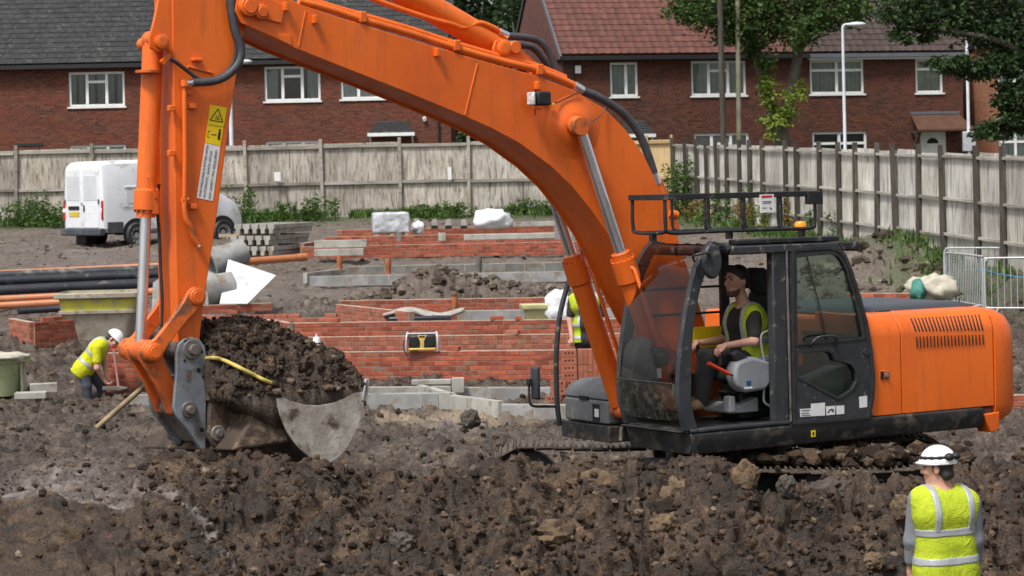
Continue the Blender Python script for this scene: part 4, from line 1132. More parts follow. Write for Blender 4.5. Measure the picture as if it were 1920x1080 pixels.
def inset(P, d):
    n = len(P); area = sum(P[i][0] * P[(i + 1) % n][1] - P[(i + 1) % n][0] * P[i][1] for i in range(n)); s = 1 if area > 0 else -1
    out = []
    for i in range(n):
        a, b, c = Vector(P[i - 1]), Vector(P[i]), Vector(P[(i + 1) % n])
        e1 = (b - a); e2 = (c - b)
        if e1.length < 1e-6 or e2.length < 1e-6: out.append(tuple(b)); continue
        e1.normalize(); e2.normalize()
        nn = (Vector((-e1.y, e1.x)) + Vector((-e2.y, e2.x))) * s
        if nn.length < 1e-6: out.append(tuple(b)); continue
        nn.normalize()
        k = max(0.4, abs(nn.dot(Vector((-e1.y, e1.x)))))
        out.append(tuple(b + nn * d / k))
    return out

# boom -----------------------------------------------------------------------
BV = 0.30
bt = [(441, 20), (446, -8), (470, -32), (520, -16), (563, 8), (640, 34), (745, 66), (847, 97), (930, 121), (1003, 141), (1073, 168), (1133, 203), (1173, 243), (1207, 290), (1237, 353), (1262, 420), (1282, 480), (1303, 545), (1322, 610), (1318, 652), (1290, 672),
      (1258, 655), (1225, 608), (1192, 545), (1165, 488), (1140, 440), (1110, 396), (1073, 350), (1033, 312), (973, 268), (920, 240), (873, 219), (760, 172), (640, 125), (547, 88), (500, 66), (452, 43)]
BP = poly(bt, BV)
mb = MB(); mb.prism(BP, 'y', BV - 0.025, BV); mb.prism(BP, 'y', -BV, -BV + 0.025); mb.prism(inset(BP, 0.022), 'y', -BV + 0.024, BV - 0.024)
boom = mb.build('boom', M['orange'], ex, smooth=25, bevel=0.006)
# weld seam, reinforcement at the nose, brackets
def strip(p0, p1, v, w, th, m, parent, name): return MB().beam(mp3(*p0, v), mp3(*p1, v), th, w, (0, 1, 0)).build(name, m, parent)
MB().tube([mp3(895, 119, BV + .002), mp3(872, 215, BV + .002)], 0.007, 6).build('weld_seam', M['orange'], boom)
MB().tube([mp3(573, 20, BV + .002), mp3(560, 86, BV + .002)], 0.007, 6).build('weld_seam', M['orange'], boom)
MB().prism(poly([(447, 10), (452, -8), (478, -14), (515, 0), (535, 12), (528, 44), (505, 38), (470, 30), (452, 24)], BV + .022), 'y', BV, BV + 0.022).build('nose_plate', M['orange'], boom, bevel=.006)
MB().prism(poly([(452, 42), (470, 46), (520, 66), (545, 64), (548, 86), (500, 64)], BV + .012), 'y', BV, BV + 0.012).build('nose_gusset', M['orange'], boom, bevel=.004)
for (px, py, r) in ((463, 13, .085), (486, 23, .065)):
    c = mp3(px, py, BV)
    MB().cyl(c, c + Vector((0, .07, 0)), r, 24).build('pin', M['orange'], boom, bevel=.008)
    MB().cyl(c + Vector((0, .07, 0)), c + Vector((0, .085, 0)), r * .72, 24).build('pin_cap', M['orange'], boom, bevel=.006)
for (px, py) in ((819, 98), (1007, 160), (535, 12), (590, 36)):
    MB().box(mp3(px, py, BV + .03), (.035, .06, .075)).build('bracket', M['orange'], boom, bevel=.005)
# pressed dome and boss where the boom cylinders meet the boom
cb = mp3(1075, 238, BV)
MB().lathe([(0.0, 0.055), (0.12, 0.055), (0.15, 0.048), (0.19, 0.022), (0.25, 0.007), (0.30, 0.0)], cb, 36, Matrix.Rotation(math.radians(-90), 3, 'X')).build('pressed_boss', M['orange'], boom, smooth=70)
CYV = 0.43
MB().cyl(mp3(1075, 234, BV), mp3(1084, 236, CYV + .06), .088, 28).build('boss', M['orange_worn'], boom, bevel=.01)
pc_ = mp3(1087, 237, CYV + .09)
MB().lathe([(0.068, -.03), (.09, -.03), (.09, .03), (.068, .03)], pc_, 28, Matrix.Rotation(math.radians(-90), 3, 'X')).build('pin_collar', M['orange_worn'], boom, bevel=.006)
MB().cyl(pc_ + Vector((0, -.05, 0)), pc_ + Vector((0, .015, 0)), .06, 24).build('pin', M['orange'], boom, bevel=.008)
MB().tube(spline([mp3(1110, 228, CYV + .06), mp3(1128, 215, BV + .05), mp3(1136, 200, BV + .02)], 6), .006, 6).build('grease_line', M['hose'], boom)
# work light
wl = MB().box(mp3(1015, 185, BV + .12), (.15, .12, .13)).build('work_light', M['black_paint'], ex, bevel=.02)
lu, lw = mp(1008, 185, BV + .12)
MB().box((lu + .07, BV + .12, lw), (.03, .115, .12)).build('lens', M['lamp_glass'], wl, bevel=.012)
MB().tube([mp3(1003, 215, BV + .03), mp3(1003, 203, BV + .09), mp3(1016, 205, BV + .12)], .01, 6).build('bracket', M['orange'], wl)
MB().tube(spline([mp3(1026, 195, BV + .08), mp3(1045, 192, BV + .03), mp3(1062, 184, BV + .02), mp3(1088, 172, BV + .02)], 6), .006, 6).build('cable', M['rubber'], wl)
MB().box(mp3(1034, 196, BV + .04), (.05, .04, .03)).build('connector', M['yellow'], wl, bevel=.006)
# pipes running along the top of the boom
def pipe(pts, v, r, m, parent, name='hydraulic_pipe', n=6, seg=10): return MB().tube(spline([mp3(a, b, v) for a, b in pts], n), r, seg).build(name, m, parent, smooth=60)
pipe([(560, 2), (620, 18), (675, 36), (760, 60), (847, 88), (930, 112), (1003, 130), (1050, 148), (1076, 160)], BV - .03, .035, M['orange'], ex)
pipe([(560, -6), (640, 18), (760, 52), (847, 80), (930, 104), (1003, 123), (1060, 146)], BV - .13, .03, M['orange'], ex)
for (px, py) in ((672, 33), (848, 86), (1003, 131)):
    MB().box(mp3(px, py, BV - .08), (.07, .2, .1)).build('pipe_clamp', M['orange'], boom, bevel=.01)
pipe([(1076, 160), (1092, 170)], BV - .03, .042, M['chrome'], ex, 'hose_ferrule', 2)
pipe([(1092, 170), (1125, 184), (1165, 210), (1195, 245), (1215, 290), (1226, 325)], BV - .03, .04, M['hose'], ex, 'hose')
pipe([(1226, 325), (1232, 345)], BV - .03, .042, M['chrome'], ex, 'hose_ferrule', 2)
pipe([(1232, 345), (1246, 375), (1264, 430)], BV - .03, .036, M['orange'], ex)
pipe([(1236, 340), (1256, 385), (1272, 440)], BV - .14, .03, M['orange'], ex)
MB().cyl(mp3(1252, 400, BV - .02), mp3(1268, 404, BV - .02), .045, 12).build('pipe_clamp', M['orange'], boom)
# arm cylinder along the top of the boom (goes out of the picture)
def cylinder(a, b, rb, rr, split, name, mats=None, gland=0.16, smooth=40):
    """hydraulic cylinder: barrel from a, rod towards b; split = fraction where the rod starts"""
    a, b = Vector(a), Vector(b); d = (b - a).normalized(); m_ = a + (b - a) * split
    root = MB().tube([a, a + d * .06, a + d * .061, m_ - d * gland], [rb * .8, rb * .8, rb, rb], 28).build(name, M['orange'], ex, smooth=smooth)
    MB().tube([m_ - d * gland, m_ - d * gland * .93, m_ - d * .062, m_ - d * .06], [rb, rb * 1.2, rb * 1.2, rb * 1.12], 28).build('gland', M['orange'], root, smooth=smooth)
    MB().tube([m_ - d * .06, m_], [rb * .93, rb * .93], 28).build('end_cap', M['orange'], root, smooth=smooth)
    q = d.orthogonal().normalized(); q2 = d.cross(q)
    for k in range(12):
        an = 2 * math.pi * k / 12; c = m_ - d * .058 + (q * math.cos(an) + q2 * math.sin(an)) * rb * 1.07
        MB().cyl(c, c + d * .018, rb * .1, 6).build('bolt', M['orange_worn'], root)
    MB().tube([m_ - d * .1, b], [rr, rr], 24).build('rod', M['chrome'], root, smooth=60)
    return root, d, m_
ac, ad, am = cylinder(mp3(940, 92, 0.0), mp3(480, -175, 0.0), .125, .07, .93, 'arm_cylinder')
el = mp3(944, 91, 0)
for s in (-1, 1):
    MB().prism(poly([(925, 92), (930, 76), (946, 72), (962, 84), (1030, 140), (985, 132), (930, 112)], s * .19), 'y', s * .17 - .015, s * .17 + .015).build('cylinder_bracket', M['orange'], boom, bevel=.006)
MB().cyl(el + Vector((0, -.22, 0)), el + Vector((0, .22, 0)), .06, 24).build('pin', M['orange'], boom, bevel=.008)
MB().lathe([(0.03, 0), (.075, 0), (.075, .02), (.06, .03), (.03, .03)], mp3(945, 90, .19), 24, Matrix.Rotation(math.radians(-90), 3, 'X')).build('pin_cap', M['orange'], boom)
pipe([(565, -62), (700, -2), (800, 33), (850, 46), (865, 52), (880, 50), (900, 43), (925, 52), (938, 60)], .1, .026, M['orange'], ac, 'hydraulic_pipe')
pipe([(936, 59), (952, 67)], .1, .034, M['chrome'], ac, 'hose_ferrule', 2)
pipe([(952, 67), (985, 70), (1012, 78), (1030, 100), (1042, 128)], .1, .034, M['hose'], ac, 'hose')
pipe([(940, 80), (975, 84), (1000, 90), (1020, 112), (1036, 134)], -.05, .034, M['hose'], ac, 'hose')
MB().box(mp3(868, 44, .06), (.09, .1, .12)).build('pipe_clamp', M['orange'], ac, bevel=.01)
MB().box(mp3(922, 68, .0), (.09, .12, .1)).build('port_block', M['orange'], ac, bevel=.01)

# boom cylinders ---------------------------------------------------------------
for s in (1, -1):
    v = CYV * s
    if s == 1: a, b, g_ = mp3(1253, 752, v), mp3(1087, 237, v), .545
    else: a, b, g_ = mp3(1166, 768, v), mp3(1002, 262, v), .578
    c_, d_, m_ = cylinder(a, b, .098, .052, g_, 'boom_cylinder', gland=.3)
    off = Vector((-.0, .115, 0)) if s == 1 else Vector((-.06, .1, .03))
    MB().tube([m_ - d_ * .12 + off * .6, m_ - d_ * .16 + off * 1.25, a + d_ * .45 + off * 1.25, a + d_ * .38 + off * .8], .02, 8).build('hydraulic_pipe', M['orange'], c_, smooth=50)
    MB().cyl(b + Vector((0, -.09, 0)), b + Vector((0, .05, 0)), .085, 24).build('rod_eye', M['orange_worn'], c_, bevel=.01)
    MB().cyl(a + Vector((0, -.1, 0)), a + Vector((0, .1, 0)), .09, 24).build('barrel_eye', M['orange_worn'], c_, bevel=.01)

# arm --------------------------------------------------------------------------
AV = 0.19
at_ = [(322, -130), (324, 60), (327, 250), (330, 480), (333, 600), (338, 668), (372, 668), (376, 620), (383, 560), (397, 470), (413, 360), (433, 207), (443, 143), (452, 80), (470, 20), (482, -30), (470, -90), (420, -150), (360, -190)]
AP = poly(at_, AV)
mb = MB(); mb.prism(AP, 'y', AV - .02, AV); mb.prism(AP, 'y', -AV, -AV + .02); mb.prism(inset(AP, .02), 'y', -AV + .019, AV - .019)
arm = mb.build('arm', M['orange'], ex, smooth=25, bevel=.006)
for s in (-1, 1):   # ears that carry the bucket cylinder
    v = .155 * s
    MB().prism(poly([(333, -140), (312, -100), (302, -20), (290, 40), (281, 72), (284, 90), (298, 98), (314, 92), (330, 110)], AV * s), 'y', v - .018, v + .018).build('cylinder_ear', M['orange'], arm, bevel=.008)
c = mp3(302, 78, AV)
MB().cyl(c - Vector((0, .4, 0)), c + Vector((0, .03, 0)), .055, 24).build('pin', M['orange'], arm, bevel=.008)
MB().lathe([(.028, 0), (.062, 0), (.062, .012), (.04, .02), (.028, .02)], c + Vector((0, .025, 0)), 24, Matrix.Rotation(math.radians(-90), 3, 'X')).build('pin_cap', M['orange'], arm)
for (px, py, sx, sz) in ((369, 112, .09, .025), (360, 199, .07, .045), (362, 387, .06, .045)):
    MB().box(mp3(px, py, AV + .02), (sx, .05, sz)).build('bracket', M['orange'], arm, bevel=.006)
for py in (203, 287):
    MB().box(mp3(321, py, AV + .02), (.06, .05, .05)).build('bracket', M['orange'], arm, bevel=.006)
MB().box(mp3(352, 172, AV + .02), (.05, .045, .05)).build('bracket', M['orange'], arm, bevel=.006)
pipe([(346, 155), (346, 172), (347, 290), (346, 370)], AV + .04, .022, M['orange'], arm)
pipe([(342, 374), (346, 376), (346, 392), (350, 412), (358, 428), (364, 446), (372, 460)], AV + .04, .024, M['orange_worn'], arm)
MB().cyl(mp3(369, 456, AV + .04), mp3(374, 463, AV + .05), .018, 10).build('coupling', M['chrome'], arm)
MB().tube([mp3(352, 374, AV + .03), mp3(342, 374, AV + .03)], .03, 8).build('pipe_clamp', M['orange'], arm)
pipe([(436, -30), (434, 10), (441, 55), (452, 92), (447, 118), (430, 138), (408, 150), (385, 154), (360, 155)], AV + .07, .036, M['hose'], arm, 'hose')
pipe([(428, -30), (428, 10), (434, 50), (443, 85), (440, 112), (424, 135), (404, 147), (388, 151), (372, 148), (350, 132), (332, 118), (318, 110)], AV + .06, .017, M['rubber'], arm, 'hose')
pipe([(392, 155), (350, 156)], AV + .07, .028, M['chrome'], arm, 'hose_ferrule', 2)
MB().cyl(mp3(346, 150, AV + .05), mp3(346, 162, AV + .05), .032, 10).build('pipe_elbow', M['orange'], arm)
pipe([(398, 137), (352, 125)], AV + .006, .012, M['orange'], arm, 'weld_seam', 2)
strip((303, 118), (318, 102), .17, .05, .04, M['orange'], arm, 'hose_guard')
pipe([(298, 345), (294, 380), (297, 420), (299, 450), (301, 500), (304, 560), (303, 610), (300, 640)], 0.02, .014, M['rubber'], arm, 'hose')
# stickers on the arm
def on_plane(px, py, v): return mp3(px, py, v)
sv = AV + .0035
st = MB(); st.prism(poly([(394, 196), (426, 202), (413, 274), (385, 267)], sv), 'y', AV + .0005, sv)
stk = st.build('warning_sticker', M['yellow'], arm, smooth=None)
st = MB(); st.prism(poly([(385, 268), (413, 275), (399, 377), (369, 371)], sv), 'y', AV + .0005, sv)
wst = st.build('white_sticker', M['white'], arm, smooth=None)
def ink(parent, quads, v, name='print'):
    m_ = MB()
    for q in quads:
        m_.prism(poly(q, v + .0025), 'y', v + .0008, v + .0025)
    return m_.build(name, M['ink'], parent, smooth=None)
def stroke(a, b, w):
    d = Vector((b[0] - a[0], b[1] - a[1])); n_ = Vector((-d.y, d.x)).normalized() * w / 2
    return [(a[0] + n_.x, a[1] + n_.y), (b[0] + n_.x, b[1] + n_.y), (b[0] - n_.x, b[1] - n_.y), (a[0] - n_.x, a[1] - n_.y)]
ink(stk, [stroke((409, 204), (394, 225), 1.6), stroke((394, 225), (418, 229), 1.6), stroke((418, 229), (409, 204), 1.6), stroke((405, 216), (409, 224), 1), stroke((411, 216), (408, 224), 1), stroke((402, 222), (413, 224), 1),
          stroke((391, 233.5), (420, 238), .5), stroke((396, 252), (406, 253), 1.4), stroke((412, 247), (410, 262), 4.2), stroke((412.5, 242), (412, 246), 3.2), stroke((391, 245), (389, 257), .7), stroke((391, 245), (395, 245.6), .7), stroke((389, 257), (393, 257.6), .7)], sv)
def text_on(parent, body, p0, p1, hpx, v, m):
    """lettering from pixel p0 towards p1 on the plane v, drawn as flat mesh"""
    cu = bpy.data.curves.new('text', 'FONT'); cu.body = body; cu.align_x = 'LEFT'; cu.extrude = 0.0004
    ob = bpy.data.objects.new('lettering_curve', cu); COL.objects.link(ob)
    dg = bpy.context.evaluated_depsgraph_get(); dg.update()
    me = bpy.data.meshes.new_from_object(ob.evaluated_get(dg)); bpy.data.objects.remove(ob)
    co = np.array([q.co[:] for q in me.vertices], np.float32)
    wd = co[:, 0].max(); a, b = mp3(*p0, v), mp3(*p1, v)
    X = (b - a); L = X.length; X.normalize(); N = Vector((0, 1, 0)); Yv = N.cross(X)
    sx = L / wd; sy = hpx / 228.0 / 0.72
    for q, cc in zip(me.vertices, co):
        q.co = a + X * float(cc[0] * sx) + Yv * float(cc[1] * sy) + N * float(.0022 + cc[2])
    me.materials.clear(); me.materials.append(m)
    return link('lettering', me, parent)
for k, (tx, p0, p1) in enumerate((('THIS MACHINE IS FITTED WITH', (376.5, 369), (391.5, 272)), ('AUTOMATIC QUICK HITCH', (384.5, 371), (398, 284)), ('NO SAFETY PIN REQUIRED', (394.5, 373), (408, 282)))):
    text_on(wst, tx, p0, p1, 5.0, sv, M['ink'])

# bucket cylinder ------------------------------------------------------------
bc, bd, bm_ = cylinder(mp3(287, 74, 0), mp3(263, 655, 0), .088, .047, .575, 'bucket_cylinder', gland=.24)
MB().cyl(mp3(287, 74, 0) - Vector((0, .09, 0)), mp3(287, 74, 0) + Vector((0, .09, 0)), .075, 20).build('barrel_eye', M['orange_worn'], bc, bevel=.01)
MB().tube([mp3(278, 137, .07), mp3(278, 132, .07)], .11, 24).build('clamp_band', M['orange_worn'], bc)
MB().beam(mp3(278, 330, .095), mp3(291, 372, .1), .02, .05, (0, 1, 0)).build('rod_guard', M['orange'], bc, bevel=.004)
MB().box(mp3(290, 378, .08), (.06, .05, .22)).build('port_block', M['orange'], bc, bevel=.01)
# bucket linkage -------------------------------------------------------------
pA, pB = mp3(363, 556, AV), mp3(283, 659, AV)
for s in (-1, 1):
    v = (AV + .045) * s
    A_, B_ = Vector((pA.x, v, pA.z)), Vector((pB.x, v, pB.z))
    d_ = (B_ - A_).normalized(); n_ = Vector((-d_.z, 0, d_.x))
    pr = []
    for k in range(9):
        an = math.pi * k / 8; pr.append(A_ - d_ * .085 * math.sin(an) + n_ * .085 * math.cos(an))
    pr.append(A_ + d_ * .2 - n_ * .06)
    pr.append(B_ - d_ * .1 - n_ * .06)
    for k in range(9):
        an = math.pi * k / 8; pr.append(B_ + d_ * .085 * math.sin(an) - n_ * .085 * math.cos(an))
    pr.append(B_ - d_ * .1 + n_ * .06); pr.append(A_ + d_ * .2 + n_ * .06)
    lk = MB().prism([(q.x, q.z) for q in pr], 'y', v - .03, v + .03).build('tipping_link', M['orange_worn'], ex, bevel=.008)
    if s == 1:
        for Q in (A_, B_):
            MB().cyl(Q, Q + Vector((0, .055, 0)), .072, 24).build('pin', M['orange'], lk, bevel=.008)
            MB().cyl(Q + Vector((0, .055, 0)), Q + Vector((0, .065, 0)), .052, 24).build('pin_cap', M['orange'], lk, bevel=.004)
MB().cyl(Vector((pB.x, -AV - .12, pB.z)), Vector((pB.x, AV + .02, pB.z)), .095, 28).build('link_tube', M['orange_worn'], ex, bevel=.012)
hl_u = mp(330, 765, .1)
H_ = Vector((hl_u[0], 0, hl_u[1])); B0 = Vector((pB.x, 0, pB.z))
dl = (H_ - B0).normalized(); nl = Vector((-dl.z, 0, dl.x))
pr = [B0 - dl * .08 + nl * .06, B0 + nl * .1, B0 + (H_ - B0) * .5 + nl * .075, H_ + nl * .095, H_ + dl * .08, H_ - nl * .095, B0 + (H_ - B0) * .5 - nl * .075, B0 - nl * .1, B0 - dl * .08 - nl * .06]
for s in (-1, 1):
    MB().prism([(q.x, q.z) for q in pr], 'y', s * .12 - .035, s * .12 + .035).build('bucket_link', M['orange_worn'], ex, bevel=.01)
MB().cyl((H_.x, -.2, H_.z), (H_.x, .2, H_.z), .07, 20).build('link_pin', M['steel'], ex, bevel=.01)
# quick hitch ------------------------------------------------------------------
HV = .27
hp = [(331, 662), (335, 645), (346, 635), (360, 632), (374, 636), (384, 648), (388, 668), (388, 720), (387, 790), (386, 842), (376, 842), (350, 803), (331, 780), (326, 762), (328, 735), (331, 700)]
hit = MB().prism(poly(hp, HV), 'y', HV - .045, HV).build('quick_hitch', M['hitch'], ex, smooth=25, bevel=.008)
HP2 = poly(hp, HV)
MB().prism(HP2, 'y', -HV, -HV + .045).build('side_plate', M['hitch'], hit, smooth=25, bevel=.008)
MB().prism(inset(poly([(334, 700), (386, 700), (386, 838), (376, 838), (350, 800), (331, 775)], HV), .03), 'y', -HV + .044, HV - .044).build('cross_body', M['steel'], hit, bevel=.008)
for (px, py, r, l_) in ((360, 655, .085, .05), (354, 768, .07, .05)):
    c = mp3(px, py, HV)
    MB().cyl(c - Vector((0, 2 * HV + .05, 0)), c + Vector((0, .015, 0)), r, 28).build('pin', M['steel'], hit, bevel=.008)
    MB().cyl(c, c + Vector((0, l_ + .02, 0)), r * .55, 8).build('pin_bolt', M['steel'], hit, bevel=.006)
for (px, py, r) in ((372, 694, .02), (381, 706, .012), (378, 660, .014), (348, 640, .014), (346, 676, .012), (378, 806, .02)):
    c = mp3(px, py, HV); MB().cyl(c - Vector((0, .004, 0)), c + Vector((0, .004, 0)), r, 12).build('bolt', M['ink'], hit)
MB().prism(poly([(350, 693), (358, 693), (357, 716), (349, 715)], HV + .003), 'y', HV, HV + .003).build('rating_plate', M['yellow'] if False else M['steel'], hit, smooth=None)

# bucket -------------------------------------------------------------------------
KV = 0.78                       # near side of the bucket
KW = 1.95                       # bucket width
outer = [(520, 737), (523, 762), (531, 790), (544, 818), (562, 842), (585, 860), (608, 868), (628, 862), (648, 843), (665, 815), (679, 782), (688, 748), (693, 716)]
OP = [Vector((mp(a, b, KV)[0], mp(a, b, KV)[1])) for a, b in outer]
OPs = [(q.x, q.z) for q in spline([(q.x, 0, q.y) for q in OP], 4)]
cen = Vector((sum(q[0] for q in OPs) / len(OPs), max(q[1] for q in OPs)))
IPs = [tuple(Vector(q) + (cen - Vector(q)).normalized() * .03) for q in OPs]
sh = MB(); n = len(OPs)
rings = [[(q[0], v, q[1]) for q in OPs + IPs[::-1]] for v in (KV - KW, KV)]
sh.loft(rings)
bucket = sh.build('bucket', M['bucket_mud'], ex, smooth=50)
for v in (KV, KV - KW):
    dip = [(a_ + (b_ - a_) * f_, OPs[-1][1] + (OPs[0][1] - OPs[-1][1]) * f_ - .15 * math.sin(math.pi * f_) ** .8) for f_ in (.12, .25, .4, .55, .7, .85) for a_, b_ in ((OPs[-1][0], OPs[0][0]),)]
    MB().prism(OPs + dip, 'y', v - .012, v + .012).build('side_plate', M['bucket'], bucket, smooth=None, bevel=.004)
tip = OPs[-1]; t2 = Vector(OPs[-5])
dv = (Vector(tip) - t2).normalized()
MB().beam((tip[0] - dv.x * .17, KV - KW / 2, tip[1] - dv.y * .17), (tip[0] + dv.x * .03, KV - KW / 2, tip[1] + dv.y * .03), KW + .04, .03, (0, 0, 1) if abs(dv.y) < .8 else (1, 0, 0)).build('cutting_edge', M['bucket'], bucket, bevel=.004)
sc_ = [mp3(690, 712, KV + .014), mp3(683, 752, KV + .014)]
MB().beam(sc_[0], sc_[1], .02, .035, (0, 1, 0)).build('side_cutter', M['chrome'], bucket, bevel=.004)
top0 = Vector(OPs[0])
MB().box((top0.x - .02, KV - KW / 2, top0.y + .0), (.09, KW + .02, .07)).build('top_beam', M['bucket_mud'], bucket, bevel=.02)
for v in (-.36, .36):
    MB().prism(poly([(392, 706), (398, 692), (408, 688), (420, 693), (430, 706), (436, 735), (470, 760), (500, 800), (470, 842), (420, 842), (398, 828), (391, 806), (393, 770), (396, 735)], .36), 'y', v - .03, v + .03).build('ear', M['bucket_mud'], bucket, smooth=30, bevel=.012)
for (px, py) in ((413, 714), (408, 806)):
    c = mp3(px, py, .36)
    MB().cyl(c - Vector((0, .9, 0)), c + Vector((0, .05, 0)), .07, 24).build('ear_pin', M['steel'], bucket, bevel=.01)
    MB().cyl(c, c + Vector((0, .075, 0)), .035, 8).build('pin_bolt', M['steel'], bucket, bevel=.006)
# top plate from ears to the shell
be = Vector(mp(400, 838, .36)); bs = Vector(OPs[14])
MB().prism([tuple(be), (bs.x, bs.y), tuple(Vector(OPs[2]) + Vector((.02, 0))), tuple(Vector(mp(440, 770, .36)))], 'y', KV - KW + .03, KV - .03).build('back_box', M['bucket_mud'], bucket, smooth=30, bevel=.03)

pv_ = Vector((OPs[24][0], KV, OPs[24][1]))
bucket.matrix_local = Matrix.Translation(pv_) @ Matrix.Rotation(math.radians(4.2), 4, 'X') @ Matrix.Translation(-pv_)
# soil heaped in the bucket
sp = [(352, 640), (380, 616), (420, 611), (455, 610), (487, 608), (515, 622), (545, 636), (575, 650), (610, 672), (650, 690), (690, 708)]
us = [mp(a, b, -.1) for a, b in sp]; us.sort()
ux = [q[0] for q in us]; uw = [q[1] for q in us]
nu, nv = 150, 150
U, Vv = np.meshgrid(np.linspace(tip[0] + .02, max(ux) + .02, nu), np.linspace(KV - KW + .03, KV - .03, nv), indexing='ij')
zt = np.interp(U, ux, uw)
rim = np.interp(U, sorted([tip[0], OPs[0][0], max(ux)]), [tip[1] - .02, OPs[0][1] - .02, OPs[0][1] + .0])
vc = (Vv - (KV - KW / 2)) / (KW / 2)
prof_ = np.clip(1 - np.abs(vc + .05) ** 3.2, 0, 1)
ends = np.clip((max(ux) + .02 - U) / .06, 0, 1) ** .6
Zs = rim + (np.maximum(zt, rim) - rim) * prof_ * ends
q1 = .5 - np.abs(fbm(U * 4 + 3, Vv * 4, 1.0, 3)); q2 = .5 - np.abs(fbm(U * 12, Vv * 12, 5.0, 3))
Zs = Zs + (0.2 * (q1 - .32) + .12 * (q2 - .3) + .03 * fbm(U * 26, Vv * 26, 2.0, 2)) * np.clip(prof_ * ends * 3, 0.25, 1)
i = np.arange(nu * nv).reshape(nu, nv)
Zb = rim + (np.maximum(zt, rim) - rim) * prof_ * ends
g0, g1 = np.gradient(Zb, U[:, 0], Vv[0]); g0 = np.clip(g0, -1.6, 1.6); g1 = np.clip(g1, -1.6, 1.6); gl_n = np.sqrt(g0 ** 2 + g1 ** 2 + 1); dz = (Zs - Zb) * 1.1
Vt = np.stack([(U - g0 / gl_n * dz).ravel(), (Vv - g1 / gl_n * dz).ravel(), (Zb + dz / gl_n).ravel()], 1)
base_v = Vt.copy(); base_v[:, 2] = np.minimum(base_v[:, 2] - .05, np.interp(U.ravel(), sorted([tip[0], OPs[0][0], max(ux)]), [tip[1] - .2, OPs[0][1] - .3, OPs[0][1] - .06]))
Fq = np.stack([i[:-1, :-1].ravel(), i[:-1, 1:].ravel(), i[1:, 1:].ravel(), i[1:, :-1].ravel()], 1)
ring = np.concatenate([i[:, 0], i[-1, 1:], i[-2::-1, -1], i[0, -2:0:-1]])
nV = nu * nv
side = np.stack([ring, np.roll(ring, -1), np.roll(ring, -1) + nV, ring + nV], 1)
ld = np_mesh('soil_load', np.concatenate([Vt, base_v]), np.concatenate([Fq, Fq[:, ::-1] + nV, side]), M['soil'])
ldo = link('soil_load', ld); ldo.location = EX0; ldo.rotation_euler = (0, 0, math.pi + TH)
tag(ldo, 'heap of dark brown soil filling the excavator bucket', 'soil')
k_ = NPR.randint(0, nV, 3000)
MX = Matrix.Translation(EX0) @ Matrix.Rotation(math.pi + TH, 4, 'Z')
pw = np.array([MX @ Vector(Vt[j].tolist()) for j in k_])
scatter('bucket_clods', pw, 0.007 + .035 * NPR.uniform(size=3000) ** 3.2, ICO1, M['clod'], 'loose clods on the soil in the bucket', sink=.45)

# upper structure -----------------------------------------------------------------
SVN = 1.35
def mw(px, py, v=SVN): return mp(px, py, v)[1]
def mu(px, py, v=SVN): return mp(px, py, v)[0]
u_f, u_r = mu(1300, 830), mu(1893, 790) - .2
w_b, w_s = mw(1300, 855), mw(1300, 813)      # bottom and top of the black side skirt
w_pb = w_s + .005
w_top = mw(1640, 592)
# skirt (side frame): chamfered section
def skirt(v_out, v_in):
    return MB().prism([(v_out, w_s), (v_out, w_b + .12), (v_out - .05 * (1 if v_out > 0 else -1), w_b), (v_in, w_b), (v_in, w_s)], 'x', mu(1846, 792), u_f)
upper = MB().box2((u_f - .02, .34, w_b + .02), (u_r + .35, 1.28, w_s - .01)).box2((.55, -1.28, w_b + .03), (u_r + .36, .339, w_s - .012)).build('upper_frame', M['skirt'], ex, bevel=.01)
skirt(SVN, 1.2).build('side_skirt', M['skirt'], upper, bevel=.02)
MB().box2((mu(1846, 792), -SVN, w_b + .03), (.5, -1.2, w_s - .005)).build('side_skirt', M['skirt'], upper, bevel=.02)
fr_u = mu(1165, 800, .35)
MB().prism([(u_f - .002, w_s), (u_f + .03, w_s), (u_f - .02, w_b), (u_f - .07, w_b)], 'y', .33, SVN - .002).build('front_skirt', M['skirt'], upper, bevel=.01)
MB().box(mp3(1525, 813, SVN + .002), (.05, .004, .06)).build('yellow_label', M['yellow'], upper, smooth=None)
MB().box(mp3(1525, 813, SVN + .004), (.02, .004, .03)).build('yellow_label_print', M['ink'], upper, smooth=None)
# engine housing with rounded shoulder
def shoulder(u0, u1, vo, name, m, parent, w0=w_pb, wt=w_top, rad=.16, lean=.03):
    sec = [(vo, w0), (vo, wt - rad * 1.3)]
    for k in range(1, 9):
        a = math.pi / 2 * k / 8; sec.append((vo - lean - rad * (1 - math.cos(a)) * 1.0 + lean * (1 - k / 8), wt - rad * 1.3 + rad * 1.3 * math.sin(a)))
    sec += [(.55, wt + .015), (.55, w0)]
    return MB().prism(sec, 'x', u0, u1).build(name, m, parent, smooth=40, bevel=.006)
uc = mu(1640, 700)
u1_, u2_ = mu(1695, 720), mu(1868, 690)
VP = SVN - .03
shoulder(u1_ + .008, uc + .06, VP, 'side_door', M['orange'], ex)
pan = shoulder(u2_ + .008, u1_ - .004, VP, 'side_door', M['orange'], ex)
bodyc = MB().box2((u2_ - .1, -1.3, w_pb), (uc + .04, .6, w_top - .02)).build('engine_housing', M['orange'], ex, bevel=.05, seg=4)
